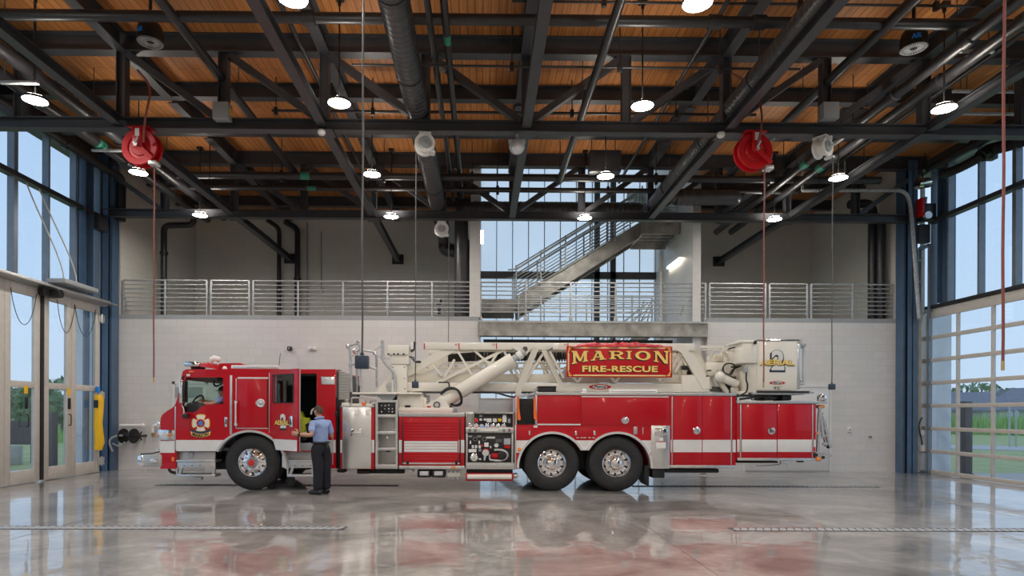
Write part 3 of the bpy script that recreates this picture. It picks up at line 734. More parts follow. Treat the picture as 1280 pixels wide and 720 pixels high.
part('riser', ribbed([(rx, 20.8, ZM+.02), (rx, 20.8, 7.35)], .215, .2), 'duct', d1)
for y in (8.5, 10.6, 13.2, 15.9, 18.4): part('band', MB().lathe([(.22, -.03), (.235, -.03), (.235, .03), (.22, .03)], (-1.24, y, ZDU), (0, 1, 0), 20).cyl((-1.24, y, ZDU+.22), (-1.24, y, ZD-.004), .01, seg=6), 'steel', d1)
d2 = root('spiral_duct', (4.78, 14, ZDR-.22), 'thick black spiral duct right of centre, above a grey strut', 'air duct', 'round black spiral ducts')
part('straight_run', ribbed([(4.78, 6.0, ZDR), (4.78, 17.9, ZDR)], .22), 'duct', d2)
for y in (8.3, 10.75, 13.2, 15.9): part('band', MB().lathe([(.225, -.03), (.24, -.03), (.24, .03), (.225, .03)], (4.78, y, ZDR), (0, 1, 0), 20).cyl((4.78, y, ZDR+.22), (4.78, y, ZD-.004), .01, seg=6), 'steel', d2)
yb = 18.3; zb_ = at(700, 262, yb).z
part('cross_run', ribbed([(4.4, yb, zb_), (TWL0+.1, yb, zb_)], .22, .15), 'duct', d2)
part('elbow', MB().tube(fillet([(4.78, 17.85, ZDR), (4.78, yb, ZDR), (4.6, yb, zb_), (4.35, yb, zb_)], .3, 6), .225, 20), 'duct', d2)
part('end_elbow', MB().tube(fillet([(TWL0+.12, yb, zb_), (TWL0-.26, yb, zb_), (TWL0-.26, yb, zb_-.5), (TWL0-.26, yb, ZM+.02)], .3, 6), .2, 16), 'duct', d2)
d3 = root('spiral_duct', (7, 17.75, 7.3), 'short black spiral duct leaving the thick one to the right', 'air duct', 'round black spiral ducts')
yc = 16.75
part('straight_run', ribbed([at(845, 247, yc), at(893, 247, yc)], .2, .15), 'duct', d3)
part('elbow', MB().tube(fillet([at(893, 247, yc), at(919, 247, yc), at(919, 247, yc)+Vector((0, .2, 0))], .25, 6), .2, 18), 'duct', d3)
part('taper', MB().tube([at(838, 244, yc), at(846, 247, yc)], [.16, .2], 18), 'duct', d3)

def ypipe(name, x, z, rad, y0, y1, label, cat='pipe', group='black pipes under the ceiling', m='pipe', couplings=(), hangers=(), labels=(), extra=None):
    r = root(name, (x, (y0+y1)/2, z-rad), label, cat, group)
    pts = [(x, y0, z), (x, y1, z)]
    part('run', MB().tube(fillet(pts+extra, .25) if extra else pts, rad, 12), m, r)
    for y in couplings: part('coupling', MB().lathe([(rad, -.09), (rad*1.28, -.08), (rad*1.28, .08), (rad, .09)], (x, y, z), (0, 1, 0), 14), m, r)
    for y in hangers: hang(r, x, y, z+rad*.9)
    for y in labels: part('marking_band', MB().lathe([(rad*1.03, -.12), (rad*1.03, .12)], (x, y, z), (0, 1, 0), 14), 'green', r, label='green pipe marking band')
    return r
ypipe('ceiling_pipe', -.86, 7.95, .055, 6, 18.6, 'slim dark pipe just right of the left spiral duct', hangers=(9, 12.6, 16))
ypipe('ceiling_pipe', -.60, 7.9, .062, 6, 18.2, 'slim dark pipe with a green band, second right of the left spiral duct', hangers=(9.3, 12.9, 16.3), labels=(10.45,))
ypipe('ceiling_pipe', 7.76, 7.65, .10, 6, 20.6, 'thick black pipe on the right, left one of a parallel pair', couplings=(9.9, 11.7, 14.3), hangers=(9, 13, 16), labels=(14.9,))
ypipe('ceiling_pipe', 8.25, 7.65, .10, 6, 20.6, 'thick black pipe on the right, right one of a parallel pair', couplings=(9.4, 11.2, 14.6), hangers=(9.3, 13.3, 16.3), labels=(15.1,))
ypipe('ceiling_pipe', -8.05, 7.68, .125, 8, 19.5, 'thick black pipe on the left beside the leftmost strut', couplings=(11.2, 14.0), hangers=(10, 13, 16), labels=(14.4,))
ypipe('ceiling_pipe', -8.55, 7.6, .11, 8, 19.5, 'thick black pipe on the left, outer one of a pair', couplings=(12.1, 15.0), hangers=(10.4, 13.3, 16.2), labels=(14.0,))
ypipe('ceiling_pipe', 2.0, 7.65, .075, 6, 16.2, 'dark round bar slanting down past the lamps right of centre', hangers=(9.0, 12.5))
ypipe('ceiling_pipe', 6.55, 7.95, .085, 6, 16.5, 'dark round pipe between the thick duct and the right pipe pair', hangers=(9.0, 12.7))
ypipe('ceiling_pipe', -4.95, 7.95, .085, 6, 16.5, 'dark round pipe left of centre above the second lamp', hangers=(9.0, 12.7))
for i, (x, z, w) in enumerate(((-9.3, 8.22, .05), (9.35, 8.24, .05), (10.2, 8.22, .06), (-3.3, 8.28, .04), (3.95, 8.3, .04))):
    ypipe('conduit', x, z, w, 7, 18, 'slim dark conduit under the planks, %s' % ('nearest the left windows', 'just outside the right lamps', 'nearest the right windows', 'beside the left of centre girder', 'right of the centre girder')[i], 'conduit', 'slim conduits')
ypipe('wall_pipe', -10.1, 8.12, .11, 8, 17.0, 'black pipe running along the top of the left windows', couplings=(12.4, 15.2), extra=[(-10.0, 17.4, 8.12), (-10.0, 17.4, 6.9)])
ypipe('wall_pipe', 11.95, 8.2, .10, 8, 16.6, 'black pipe running along the top of the right windows', couplings=(12.6, 15.0))

def xpipe(name, pts, rad, label, cat='pipe', group='black pipes crossing the bay', couplings=(), hangers=(), bands=()):
    r = root(name, (pts[0][0], pts[0][1], pts[0][2]-rad), label, cat, group)
    part('run', MB().tube(fillet(pts, .3), rad, 12), 'pipe', r)
    for x in couplings: part('coupling', MB().lathe([(rad, -.11), (rad*1.3, -.1), (rad*1.3, .1), (rad, .11)], (x, pts[0][1], pts[0][2]), (1, 0, 0), 14), 'pipe', r)
    for x in hangers: part('hanger', MB().cyl((x, pts[0][1], pts[0][2]-.02), (x, pts[0][1], ZD-.004), .012, seg=6).cbox(x-.04, x+.04, pts[0][1]-.04, pts[0][1]+.04, pts[0][2]-rad-.06, pts[0][2]+rad+.04, .01), 'pipe', r)
    for x in bands: part('marking_band', MB().lathe([(rad*1.03, -.12), (rad*1.03, .12)], (x, pts[0][1], pts[0][2]), (1, 0, 0), 14), 'green', r, label='green pipe marking band')
    return r
Y = 10.1; z1 = at(640, 25, Y).z
e = at(948, 32, Y)
xpipe('sprinkler_main', [(-9.85, Y, z1), (11.7, Y, z1)], .088, 'large black sprinkler main crossing near the top of the picture', couplings=(at(386, 25, Y).x, at(893, 25, Y).x, at(948, 25, Y).x))
Y, Y2 = 16.3, 17.03
za, zb2 = 7.78, 7.715
xpipe('sprinkler_main', [(at(205, 228, Y).x, Y, za), (at(1100, 226, Y).x, Y, za)], .095, 'black pipe crossing ahead of the rear truss, upper of two', hangers=[at(p, 222, Y).x for p in (352, 480, 590, 700, 820, 960, 1080)], bands=(at(382, 229, Y).x,))
xpipe('sprinkler_main', [(at(205, 238, Y2).x, Y2, zb2), (at(996, 238, Y2).x, Y2, zb2)], .068, 'black pipe crossing ahead of the rear truss, lower of two', hangers=[at(p, 238, Y2).x for p in (340, 470, 622, 760, 930)], bands=(at(390, 238, Y2).x,))
Y = 13.3
xpipe('sprinkler_branch', [(at(340, 140, Y).x, Y, at(640, 141, Y).z), (at(945, 141, Y).x, Y, at(640, 141, Y).z)], .03, 'slim black sprinkler branch crossing above the front truss chord', hangers=[at(p, 140, Y).x for p in (345, 466, 715, 845)])
xpipe('sprinkler_branch', [(at(440, 83, 11.2).x, 11.2, at(640, 83, 11.2).z), (at(1000, 83, 11.2).x, 11.2, at(640, 83, 11.2).z)], .022, 'thin black conduit crossing just below the front top chord', hangers=[at(p, 83, 11.2).x for p in (640, 775, 900)])
xpipe('sprinkler_branch', [(at(640, 2, 10.4).x, 10.4, at(640, 1.5, 10.4).z), (at(1240, 2, 10.4).x, 10.4, at(640, 1.5, 10.4).z)], .022, 'thin black conduit at the top edge of the picture', hangers=[at(p, 2, 10.4).x for p in (755, 1000, 1170)])

# rain and riser pipes on the mezzanine walls
def wallpipe(pts, rad, label, m='pipe', extra=()):
    r = root('riser_pipe', (Vector(pts[-1]).x, Vector(pts[-1]).y, ZM), label, 'pipe', 'riser pipes on the mezzanine walls')
    part('run', MB().tube(fillet(pts, .18), rad, 12), m, r)
    for z in extra: part('clamp', MB().lathe([(rad, -.05), (rad*1.35, -.04), (rad*1.35, .04), (rad, .05)], (Vector(pts[-1]).x, Vector(pts[-1]).y, z), (0, 0, 1), 12), m, r)
    return r
q = lambda px, py, Y: at(px, py, Y)
Y = 22.0
wallpipe([q(242, 266, 19.3), q(242, 281, 19.3), q(205, 282, 19.3), Vector((q(205, 283, 19.3).x, 19.3, ZM))], .09, 'black riser pipe bending left near the left end of the mezzanine', extra=(6.5,))
wallpipe([q(334, 275, Y), q(349, 285, Y), Vector((q(349, 300, Y).x, Y, ZM))], .075, 'slimmer black riser on the grey wall, left of a pair', extra=(5.9,))
wallpipe([q(356, 277, Y), q(372, 286, Y), Vector((q(372, 300, Y).x, Y, ZM))], .095, 'thicker black riser on the grey wall, right of a pair', extra=(6.3,))
wallpipe([Vector((10.7, 18.1, 7.75)), Vector((11.3, 18.1, 7.78)), Vector((11.4, 18.1, 7.55)), Vector((11.4, 18.1, ZM))], .125, 'thick black riser at the right end of the mezzanine, left of a pair')
wallpipe([Vector((11.0, 17.84, 7.3)), Vector((11.4, 17.84, 7.32)), Vector((11.48, 17.84, 7.1)), Vector((11.48, 17.84, ZM))], .12, 'thick black riser at the right end of the mezzanine, right of a pair')
wallpipe([q(384, 278, 22.1), q(384, 288, 22.1), Vector((q(384, 300, 22.1).x, 22.1, ZM))], .03, 'thin grey conduit beside the riser pair on the grey wall', 'grey')
wallpipe([Vector((TWL0-.12, 21.5, 7.4)), Vector((TWL0-.12, 21.5, ZM))], .08, 'black riser right beside the vertical duct')
thing('roof_drain', MB().tube(fillet([q(585, 240, 18.2), q(600, 240, 18.2), q(612, 240, 18.2)], .1), .07, 10).tube(fillet([q(575, 247, 18.2), q(572, 240, 18.2), q(585, 240, 18.2)], .1), .05, 10), 'pipe', 'short black drain pipe above the left duct elbow', 'pipe')

# ================================================================ MEZZANINE RAILING
YR = YB+.09
RZ = [at(620, y, YR).z for y in (353, 358.3, 363.7, 369, 374.3, 379.6, 385, 390.2)]
def rail_section(p0, p1, label, name='guardrail', zlist=RZ):
    r = root(name, (at((p0+p1)/2, 390, YR).x, YR, ZM), label, 'railing', 'mezzanine railing sections')
    n = max(1, round((p1-p0)/53.7)); x0, x1 = at(p0, 380, YR).x+.053, at(p1, 380, YR).x-.053
    for i in range(n+1):
        x = x0+(x1-x0)*i/n
        part('post', MB().cbox(x-.025, x+.025, YR-.025, YR+.025, ZM+.0, RZ[0], .006).cbox(x-.05, x+.05, YR-.04, YR+.04, ZM-.0, ZM+.10, .006), 'galv', r)
    for j, z in enumerate(zlist):
        part('rail', MB().tube([(x0, YR-.0, z), (x1, YR-.0, z)], .024 if j == 0 else .017, 8), 'galv', r)
    return r
rail_section(152, 261, 'galvanised mezzanine railing at the left end')
rail_section(261.5, 314, 'single galvanised railing panel, first removable one from the left', 'railing_gate')
rail_section(314.5, 598, 'long galvanised mezzanine railing over the truck cab')
rail_section(598.5, 884, 'galvanised railing of the bridge in front of the stair')
rail_section(884.5, 959, 'short galvanised mezzanine railing right of the stair opening')
rail_section(959.5, 1011, 'single galvanised railing panel, removable one on the right', 'railing_gate')
rail_section(1011.5, 1119, 'galvanised mezzanine railing at the right end')
r = root('guardrail', (2, 18.75, ZM), 'lower railing behind the bridge railing, before the stair', 'railing', 'mezzanine railing sections')
for j in range(6): part('rail', MB().tube([(at(648, 390, 18.7).x, 18.7, ZM+.15+.145*j), (at(815, 390, 18.7).x, 18.7, ZM+.15+.145*j)], .016, 8), 'galv', r)
for p in (648, 676, 733, 790, 815): part('post', MB().cbox(at(p, 390, 18.7).x-.022, at(p, 390, 18.7).x+.022, 18.68, 18.72, ZM, ZM+.9, .005), 'galv', r)

# bridge in front of the stair: mottled galvanised channel
M['mottled'] = mat('weathered_galvanised_channel', (0.36, 0.35, 0.32), 0.55, 0.35, noise=0.35, nscale=3.5)
br = root('bridge_walkway', ((OPL+OPR)/2, 18.1, ZM-.5), 'mottled grey steel bridge under the stair, above the truck sign', 'bridge')
zt, zbm = at(700, 403, YB-.1).z, at(700, 420, YB-.1).z
part('edge_channel', MB().box(OPL+.01, OPR-.01, YB-.08, YB-.06, zbm, zt).box(OPL+.01, OPR-.01, YB-.1, YB+.04, zt-.02, zt).box(OPL+.01, OPR-.01, YB-.1, YB+.04, zbm, zbm+.02), 'mottled', br)
part('deck', MB().box(TWL1+.02, TWR0-.02, YB+.06, 18.8, ZM-.1, ZM-.02).box(OPL+.01, OPR-.01, YB-.08, YB+.04, zt+.004, ZM-.02), 'galv', br)
for i in range(8):
    x = TWL1+.3+(TWR0-TWL1-.6)*i/7
    part('joist', MB().ibeam((x, YB+.06, ZM-.21), (x, 18.7, ZM-.21), .2, .12), 'galv', br)
part('rear_beam', MB().ibeam((TWL1+.02, 18.8, ZM-.21), (TWR0-.02, 18.8, ZM-.21), .2, .18), 'steel', br)
part('lower_beam', MB().bar((TWL1+.1, 19.15, 3.83), (TWR0-.1, 19.15, 3.83), .1, .09), 'steel', br)

# ---- the stair
st = root('steel_stair', (at(720, 340, 19).x, 19.3, ZM), 'galvanised steel stair climbing to the right before the translucent wall', 'staircase')
YA, YZ = 18.95, 20.1
A0, A1 = at(645, 372, YA), at(799, 279, YA); B0, B1 = at(647, 394, YA), at(799, 297.5, YA)
for y in (YA, YZ):
    part('stringer', MB().plate([[(A0.x, A0.z), (A1.x, A1.z), (B1.x, B1.z), (B0.x, B0.z)]], y-.02, y+.02).bar((A0.x, y-.05, A0.z-.01), (A1.x, y-.05, A1.z-.01), .12, .03).bar((B0.x, y-.05, B0.z+.01), (B1.x, y-.05, B1.z+.01), .12, .03), 'mottled', st)
for i in range(16):
    t = (i+.5)/16; p = A0.lerp(A1, t)
    part('tread', MB().cbox(p.x-.15, p.x+.15, YA+.03, YZ-.03, p.z-.22, p.z-.17, .01), 'galv', st)
l0 = at(601, 374, YA); l1 = at(645, 391, YA)
part('lower_landing', MB().box(l0.x, A0.x, YA, YZ, l0.z-.06, l0.z).box(l0.x, A0.x, YA-.03, YA, l1.z, l0.z).box(l0.x, A0.x, YZ, YZ+.03, l1.z, l0.z), 'mottled', st)
u0, u1 = at(799, 279, YA), at(846, 297, YA)
ld = MB().box(u0.x, TWR0-.03, 18.7, YZ+.0, u0.z-.08, u0.z).box(u0.x, TWR0-.03, 18.68, 18.72, u0.z-.4, u0.z+.02).box(u0.x, TWR0-.03, YZ-.04, YZ, u0.z-.5, u0.z).box(u0.x-.02, u0.x+.06, 18.7, YZ, u0.z-.42, u0.z).box(TWR0-.12, TWR0-.03, 18.7, YZ, u0.z-.42, u0.z)
for yy in (19.05, 19.4, 19.75): ld.box(u0.x, TWR0-.03, yy-.04, yy+.04, u0.z-.3, u0.z-.08)
part('upper_landing', ld, 'mottled', st)
for i in range(7):
    z = u0.z+.35+.19*i
    part('tread', MB().cbox(u0.x+.15, TWR0-.2, 19.0+.27*i, 19.3+.27*i, z-.05, z, .01), 'galv', st)
for x in (u0.x+.1, TWR0-.15):
    part('stringer', MB().bar((x, 18.9, u0.z+.1), (x, 20.9, u0.z+1.55), .05, .28), 'mottled', st)
# stair guards
for y in (YA-.02, YZ+.02):
    for j in range(9):
        h = .10+.105*j
        part('guard_rail', MB().tube([(A0.x, y, A0.z+h), (A1.x-.05, y, A1.z+h)], .022 if j == 8 else .012, 6), 'galv', st)
    for i in range(6):
        p = A0.lerp(A1, i/5)
        part('guard_post', MB().cbox(p.x-.022, p.x+.022, y-.02, y+.02, p.z-.1, p.z+.98, .005), 'galv', st)
    part('handrail', MB().tube(fillet([(A0.x-.25, y-.06, A0.z+.82), (A0.x, y-.06, A0.z+.85), (A1.x-.1, y-.06, A1.z+.85)], .2), .022, 8), 'galv', st)
for j in range(7): part('landing_rail', MB().tube([(u0.x, 18.72, u0.z+.15+.13*j), (TWR0-.05, 18.72, u0.z+.15+.13*j)], .014, 6), 'galv', st)
for x in (u0.x+.03, (u0.x+TWR0)/2, TWR0-.1): part('landing_post', MB().cbox(x-.02, x+.02, 18.70, 18.74, u0.z, u0.z+1.05, .005), 'galv', st)
part('support_post', MB().cyl((at(826, 340, 20.6).x, 20.6, 0), (at(826, 340, 20.6).x, 20.6, u0.z-.4), .07, seg=14).cyl((at(826, 340, 20.6).x, 20.6, 6.3), (at(826, 340, 20.6).x, 20.6, 6.4), .12, seg=14), 'white', st)
# lower flight from the ground, seen through the railings
lf = root('lower_stair', (at(760, 450, 19.5).x, 19.5, 0), 'galvanised stair rising from the ground behind the truck to the mezzanine', 'staircase')
c0, c1 = Vector((at(700, 440, 19.9).x, 19.6, 1.6)), Vector((at(805, 397, 19.9).x, 19.6, ZM-.1))
for y in (19.35, 20.4):
    part('stringer', MB().bar((c0.x-2.2, y, 0.1), (c1.x, y, c1.z), .05, .3), 'mottled', lf)
    for j in range(4): part('guard_rail', MB().tube([(c0.x-2.2, y, .45+.2*j), (c1.x, y, c1.z+.35+.2*j)], .015, 6), 'galv', lf)
for i in range(22):
    t = i/21; part('tread', MB().cbox(c0.x-2.2+(c1.x-c0.x+2.2)*t-.13, c0.x-2.2+(c1.x-c0.x+2.2)*t+.13, 19.38, 20.37, .15+(c1.z-.15)*t-.04, .15+(c1.z-.15)*t, .008), 'galv', lf)
for x, y in ((at(805, 380, 19.6).x, 19.6), (at(816, 380, 19.6).x, 19.6)):
    part('guard_post', MB().tube([(x-.25, y, ZM), (x, y, ZM+.95)], .02, 6), 'galv', lf)
part('handrail', MB().tube(fillet([(at(800, 395, 19.6).x-.1, 19.6, ZM+.05), (at(816, 366, 19.6).x, 19.6, ZM+1.0), (at(820, 371, 19.6).x, 19.6, ZM+.85)], .1), .02, 8), 'galv', lf)
wr = root('wall_handrail', (at(858, 380, 18.2).x, 18.6, ZM), 'short dark curved handrail at the foot of the white wall', 'handrail')
part('rail', MB().tube(fillet([at(851, 394, 18.4), at(856, 376, 18.4), at(866, 371, 18.4)], .2), .022, 8), 'galv', wr)
part('bracket', MB().cyl(at(862, 373, 18.4), at(866, 376, 18.4), .02, seg=8), 'galv', wr)

# wall lights of the stair
def sconce(x, y0, y1, z, side, label):
    r = root('wall_light', (x, (y0+y1)/2, z-.1), label, 'wall light', 'slim wall lights by the stair')
    part('housing', MB().cbox(x, x+side*.10, y0, y1, z-.04, z+.09, .01), 'white', r)
    part('diffuser', MB().cbox(x+side*.01, x+side*.09, y0+.02, y1-.02, z-.09, z-.042, .01), 'sconce', r, label='glowing diffuser')
sconce(TWR0, 18.5, 19.8, at(838, 325, 19.0).z, -1, 'slim glowing wall light on the white wall right of the stair')
sx = TWL1
thing('exit_light', MB().cbox(sx, sx+.09, 20.0, 20.18, at(599, 303, 20).z, at(599, 288, 20).z, .01), 'sconce', 'small glowing upright wall light at the left edge of the stair wall', 'wall light', 'slim wall lights by the stair')

# white rectangular sign on the grey wall behind the railing
wx = at(549, 383, 22.15)
ws = root('wall_sign', (wx.x, 22.17, wx.z-.35), 'small bright framed panel on the grey wall behind the long railing', 'wall panel')
part('panel', MB().cbox(wx.x-.16, wx.x+.16, 22.14, 22.2, wx.z-.33, wx.z+.33, .01), 'white', ws)
part('vent_slats', MB().box(wx.x-.06, wx.x+.06, 22.12, 22.14, wx.z-.28, wx.z-.02).box(wx.x-.1, wx.x+.08, 22.12, 22.14, wx.z+.05, wx.z+.12).box(wx.x+.02, wx.x+.1, 22.12, 22.14, wx.z+.14, wx.z+.28), 'black', ws)
wo = root('outlet_box', (at(401, 364, 22.1).x, 22.15, at(401, 366, 22.1).z), 'small grey outlet box on the grey wall with its conduit', 'outlet')
p = at(401, 364, 22.12)
part('box', MB().cbox(p.x-.06, p.x+.06, 22.1, 22.2, p.z-.07, p.z+.07, .01), 'white', wo)
part('conduit', MB().cyl((p.x, 22.16, p.z+.07), (p.x, 22.16, 8.0), .018, seg=6), 'grey', wo)
# ================================================================ LAMPS, FANS, REELS
def lamp_proto(c, label, group):
    r = root('pendant_lamp', c, label, 'pendant lamp', group)
    x, y, z = c
    part('housing', MB().lathe([(.02, .075), (.075, .07), (.08, .05), (.19, .045), (.197, .03), (.197, .0), (.187, .0), (.184, .012)], c, (0, 0, 1), 28), 'steel', r)
    part('added_uplight', MB().lathe([(.085, .056), (.18, .050)], c, (0, 0, 1), 28), 'lampfill', r, label='added glowing ring that lights the ceiling')  # uplight ring added to brighten planks and upper walls, unseen from below
    part('lens', MB().lathe([(.0, .004), (.10, .002), (.184, .006)], c, (0, 0, 1), 28), 'lamp', r, label='glowing lens')
    part('stem', MB().cyl((x, y, z+.07), (x, y, ZD-.06), .013, seg=8), 'black', r)
    part('ceiling_mount', MB().cbox(x-.07, x+.07, y-.07, y+.07, ZD-.07, ZD, .012).cyl((x, y, ZD-.16), (x, y, ZD-.07), .03, seg=10), 'black', r)
    return r
pos = [((424, 129.5), 10.7, 'lit round pendant lamp in the front row between the left reel and the white reel'),
       ((44, 126), 10.7, 'lit round pendant lamp in the front row, next to the left windows'),
       ((803, 131.5), 10.7, 'lit round pendant lamp in the front row, left of the right red reel'),
       ((1180, 134.5), 10.7, 'lit round pendant lamp in the front row, next to the right windows'),
       ((173, 217), 13.9, 'lit round pendant lamp directly below the left red reel'),
       ((465, 218), 13.9, 'lit round pendant lamp of the middle row, left of the white reel near the duct'),
       ((757, 220), 13.9, 'lit round pendant lamp of the middle row, above the truck sign'),
       ((1048, 222), 13.9, 'lit round pendant lamp below the white reel on the right'),
       ((250, 270), 16.9, 'lit round pendant lamp of the back row above the cab'),
       ((489, 271), 16.9, 'lit round pendant lamp of the back row, before the grey wall left of the duct'),
       ((731, 272), 16.9, 'lit round pendant lamp of the back row, before the stair'),
       ((968, 273.5), 16.9, 'lit round pendant lamp of the back row, before the right red hose'),
       ((366, -2), 8.0, 'lit round pendant lamp cut by the top edge of the picture, left one'),
       ((872, -1), 8.0, 'lit round pendant lamp cut by the top edge of the picture, right one')]
LG = 'round pendant lamps'
L0 = None; zl = at(424, 129.5, 10.7).z
for (p, Y, lab) in pos:
    c = at(p[0], p[1], Y)
    c.z = zl if abs(c.z-zl) < .25 else c.z
    if L0 is None: L0 = lamp_proto(c, lab, LG); L0z = c.z
    else: dup(L0, Vector((c.x, c.y, L0z)), lab)
cols = [at(p, 130, 10.7).x for p in (44, 424, 803, 1180)]
for yy in (5.1, 2.0, -1.2, -4.2):  # unseen rows continuing the lamp grid, added to light the truck front
    for x in cols: dup(L0, Vector((x, yy, L0z)), 'unseen lit round pendant lamp in the half of the bay nearer the viewer')
for x in (cols[0], cols[3]): dup(L0, Vector((x, 7.9, L0z)), 'lit round pendant lamp beside the side windows, above the picture')

def fan(px, py, Y, label):
    c = at(px, py, Y); r = root('ceiling_fan', (c.x, c.y, c.z-.13), label, 'air fan', 'black drum fans under the ceiling')
    x, y, z = c
    part('housing', MB().lathe([(.03, .2), (.12, .19), (.17, .15), (.2, .07), (.205, -.02), (.20, -.12), (.21, -.14), (.195, -.14), (.185, -.06)], c, (0, 0, 1), 28), 'black', r)
    mb = MB()
    for k in range(30):
        a = 2*PI*k/30; mb.bar((x+.07*math.cos(a), y+.07*math.sin(a), z-.125), (x+.195*math.cos(a), y+.195*math.sin(a), z-.135), .010, .010)
    for rr in (.06, .125, .195): mb.tube([(x+rr*math.cos(2*PI*k/28), y+rr*math.sin(2*PI*k/28), z-.135) for k in range(28)], .006, 5, closed=True)
    part('grille', mb, 'galv', r)
    part('hub', MB().lathe([(.0, -.145), (.04, -.14), (.045, -.1)], c, (0, 0, 1), 16), 'black', r)
    part('rod', MB().cyl((x, y, z+.19), (x, y, ZD), .028, seg=8), 'black', r)
    # blue maker's lettering wraps the drum
    t = text_mb('AIR', -.12, .02, z-.06, z+.02, 0, .004, .02)
    t.xform(lambda p: (x+.21*math.sin(p.x/.21-.15), y-.21*math.cos(p.x/.21-.15)-p.y*0+ (0.002 if p.y > .001 else -.003), p.z))
    part('lettering', t, 'blueprint', r, label='bright blue lettering')
fan(188, 43, 10.5, 'black drum fan with blue lettering hanging above the left red reel')
fan(1142, 51, 10.5, 'black drum fan with blue lettering hanging at the upper right')

def disc_reel(name, c, rad, wid, yaw, m, label, cat, group, hose_m, hose_r, hpx, hbot, end, scale=1):
    """spring reel under the truss chord: bracket, two flanges, arm, line hanging down with its end fitting"""
    c = Vector(c); Rm = Matrix.Rotation(yaw, 3, 'Z')
    T = lambda mb: mb.xform(lambda p: Rm @ (p-c)+c)
    r = root(name, (c.x, c.y, c.z-rad), label, cat, group)
    x, y, z = c; w = wid/2
    fl = lambda t, s: [(.0, t), (rad*.45, t), (rad*.5, t-s*.02), (rad*.62, t-s*.02), (rad*.66, t), (rad*.96, t+s*.015), (rad, t-s*.005), (rad*.97, t-s*.03), (rad*.6, t-s*.05), (.0, t-s*.05)]
    part('front_flange', T(MB().lathe(fl(-w, -1), c, (0, 1, 0), 36)), m, r)
    part('rear_flange', T(MB().lathe(fl(w, 1), c, (0, 1, 0), 36)), m, r)
    part('drum', T(MB().cyl(c-Vector((0, w-.03, 0)), c+Vector((0, w-.03, 0)), rad*.72, seg=28)), m, r)
    bk = MB().cbox(x-rad*.28, x+rad*.28, y-w-.07, y-w-.04, z-rad*.1, z+rad*1.02, .012).cbox(x-rad*.6, x+rad*.6, y-w-.07, y+w+.05, z+rad*1.0, z+rad*1.06, .008)
    bk.bar((x, y-w-.06, z), (x+rad*.82, y-w-.06, z-rad*.72), .03, rad*.24, (0, 0, 1)).cbox(x-rad*.28, x+rad*.28, y+w+.03, y+w+.05, z-rad*.1, z+rad*1.02, .008)
    if m == 'white':
        bk = MB().cbox(x-rad*.6, x+rad*.6, y-w-.02, y+w+.05, z+rad*1.0, z+rad*1.08, .008).cbox(x-rad*.3, x+rad*.3, y+w+.03, y+w+.06, z-rad*.1, z+rad*1.04, .008).cbox(x-rad*.1, x+rad*.1, y-w-.03, y-w-.012, z+rad*.6, z+rad*1.04, .008)
        part('hub_label', T(MB().lathe([(rad*.52, -w-.012), (rad*.5, -w-.03), (0, -w-.03)], c, (0, 1, 0), 28)), 'grey', r, label='grey hub disc')
    part('bracket', T(bk), m, r)
    part('axle', T(MB().cyl((x, y-w-.12, z), (x, y+w+.06, z), rad*.09, seg=12).cyl((x-.02, y-w-.11, z+.02), (x+.04, y-w-.11, z+rad*.4), rad*.06, seg=8)), 'alu', r)
    part('data_plate', T(MB().box(x-rad*.12, x+rad*.12, y-w-.075, y-w-.07, z+rad*.5, z+rad*.92)), 'white', r, label='white data plate')
    part('roller_guide', T(MB().cbox(x+rad*.55, x+rad*1.0, y-w-.05, y+w*.3, z-rad*1.02, z-rad*.78, .015)), 'alu' if m != 'white' else m, r)
    hx = hpx if hpx is not None else x+rad*.75
    hy = y-w*.4
    zt_ = z-rad*.8
    n = 14
    ln = part('hose' if hose_m == 'hose' else 'cord', MB().tube([(hx+.004*math.sin(i*1.1), hy, zt_+(hbot-zt_)*i/n) for i in range(n+1)], hose_r, 8), hose_m, r)
    hx = hx+.004*math.sin(n*1.1)
    if end == 'brass': part('coupling', MB().cyl((hx, hy, hbot-.07), (hx, hy, hbot+.03), .016, seg=10), 'brass', r)
    else:
        s = end
        part('connector_box', MB().cbox(hx-s, hx+s, hy-s*.7, hy+s*.7, hbot-2*s, hbot, .012).cyl((hx, hy, hbot-.01), (hx, hy, hbot+s*.45), s*.28, seg=10), 'bluebox', r)
    return r
YT1 = 11.80
r1 = disc_reel('hose_reel', at(178, 186, YT1), .345, .19, -.06, 'redplain', 'large red hose reel under the front truss, at the left', 'hose reel', 'red hose reels', 'hose', .014, at(194, 300, YT1).x, at(194, 474, YT1).z, 'brass')
r2 = disc_reel('hose_reel', at(941, 191, YT1), .345, .19, .06, 'redplain', 'large red hose reel under the front truss, right of centre', 'hose reel', 'red hose reels', 'hose', .014, at(954, 300, YT1).x, at(954, 480, YT1).z, 'brass')
part('supply_hose', MB().tube(bez(at(180, 178, 11.6), at(178, 120, 11.2), at(203, 118, 11.3), at(172, 88, 11.6), 16), .02, 8), 'hose', r1)
part('supply_hose', MB().tube(bez(at(946, 182, 11.6), at(958, 150, 11.5), at(956, 108, 11.6), at(914, 92, 11.65), 16), .02, 8), 'hose', r2)
disc_reel('cable_reel', at(531, 181, YT1), .19, .2, .15, 'white', 'white cable reel on the front truss beside the left duct', 'cable reel', 'white cable reels', 'cord', .010, at(520, 300, YT1).x, at(520, 477, YT1).z, .062)
disc_reel('cable_reel', at(1028, 185, YT1), .19, .2, .6, 'white', 'white cable reel on the front truss, right of the right red reel', 'cable reel', 'white cable reels', 'cord', .010, at(1039, 300, YT1).x, at(1039, 480, YT1).z, .055)
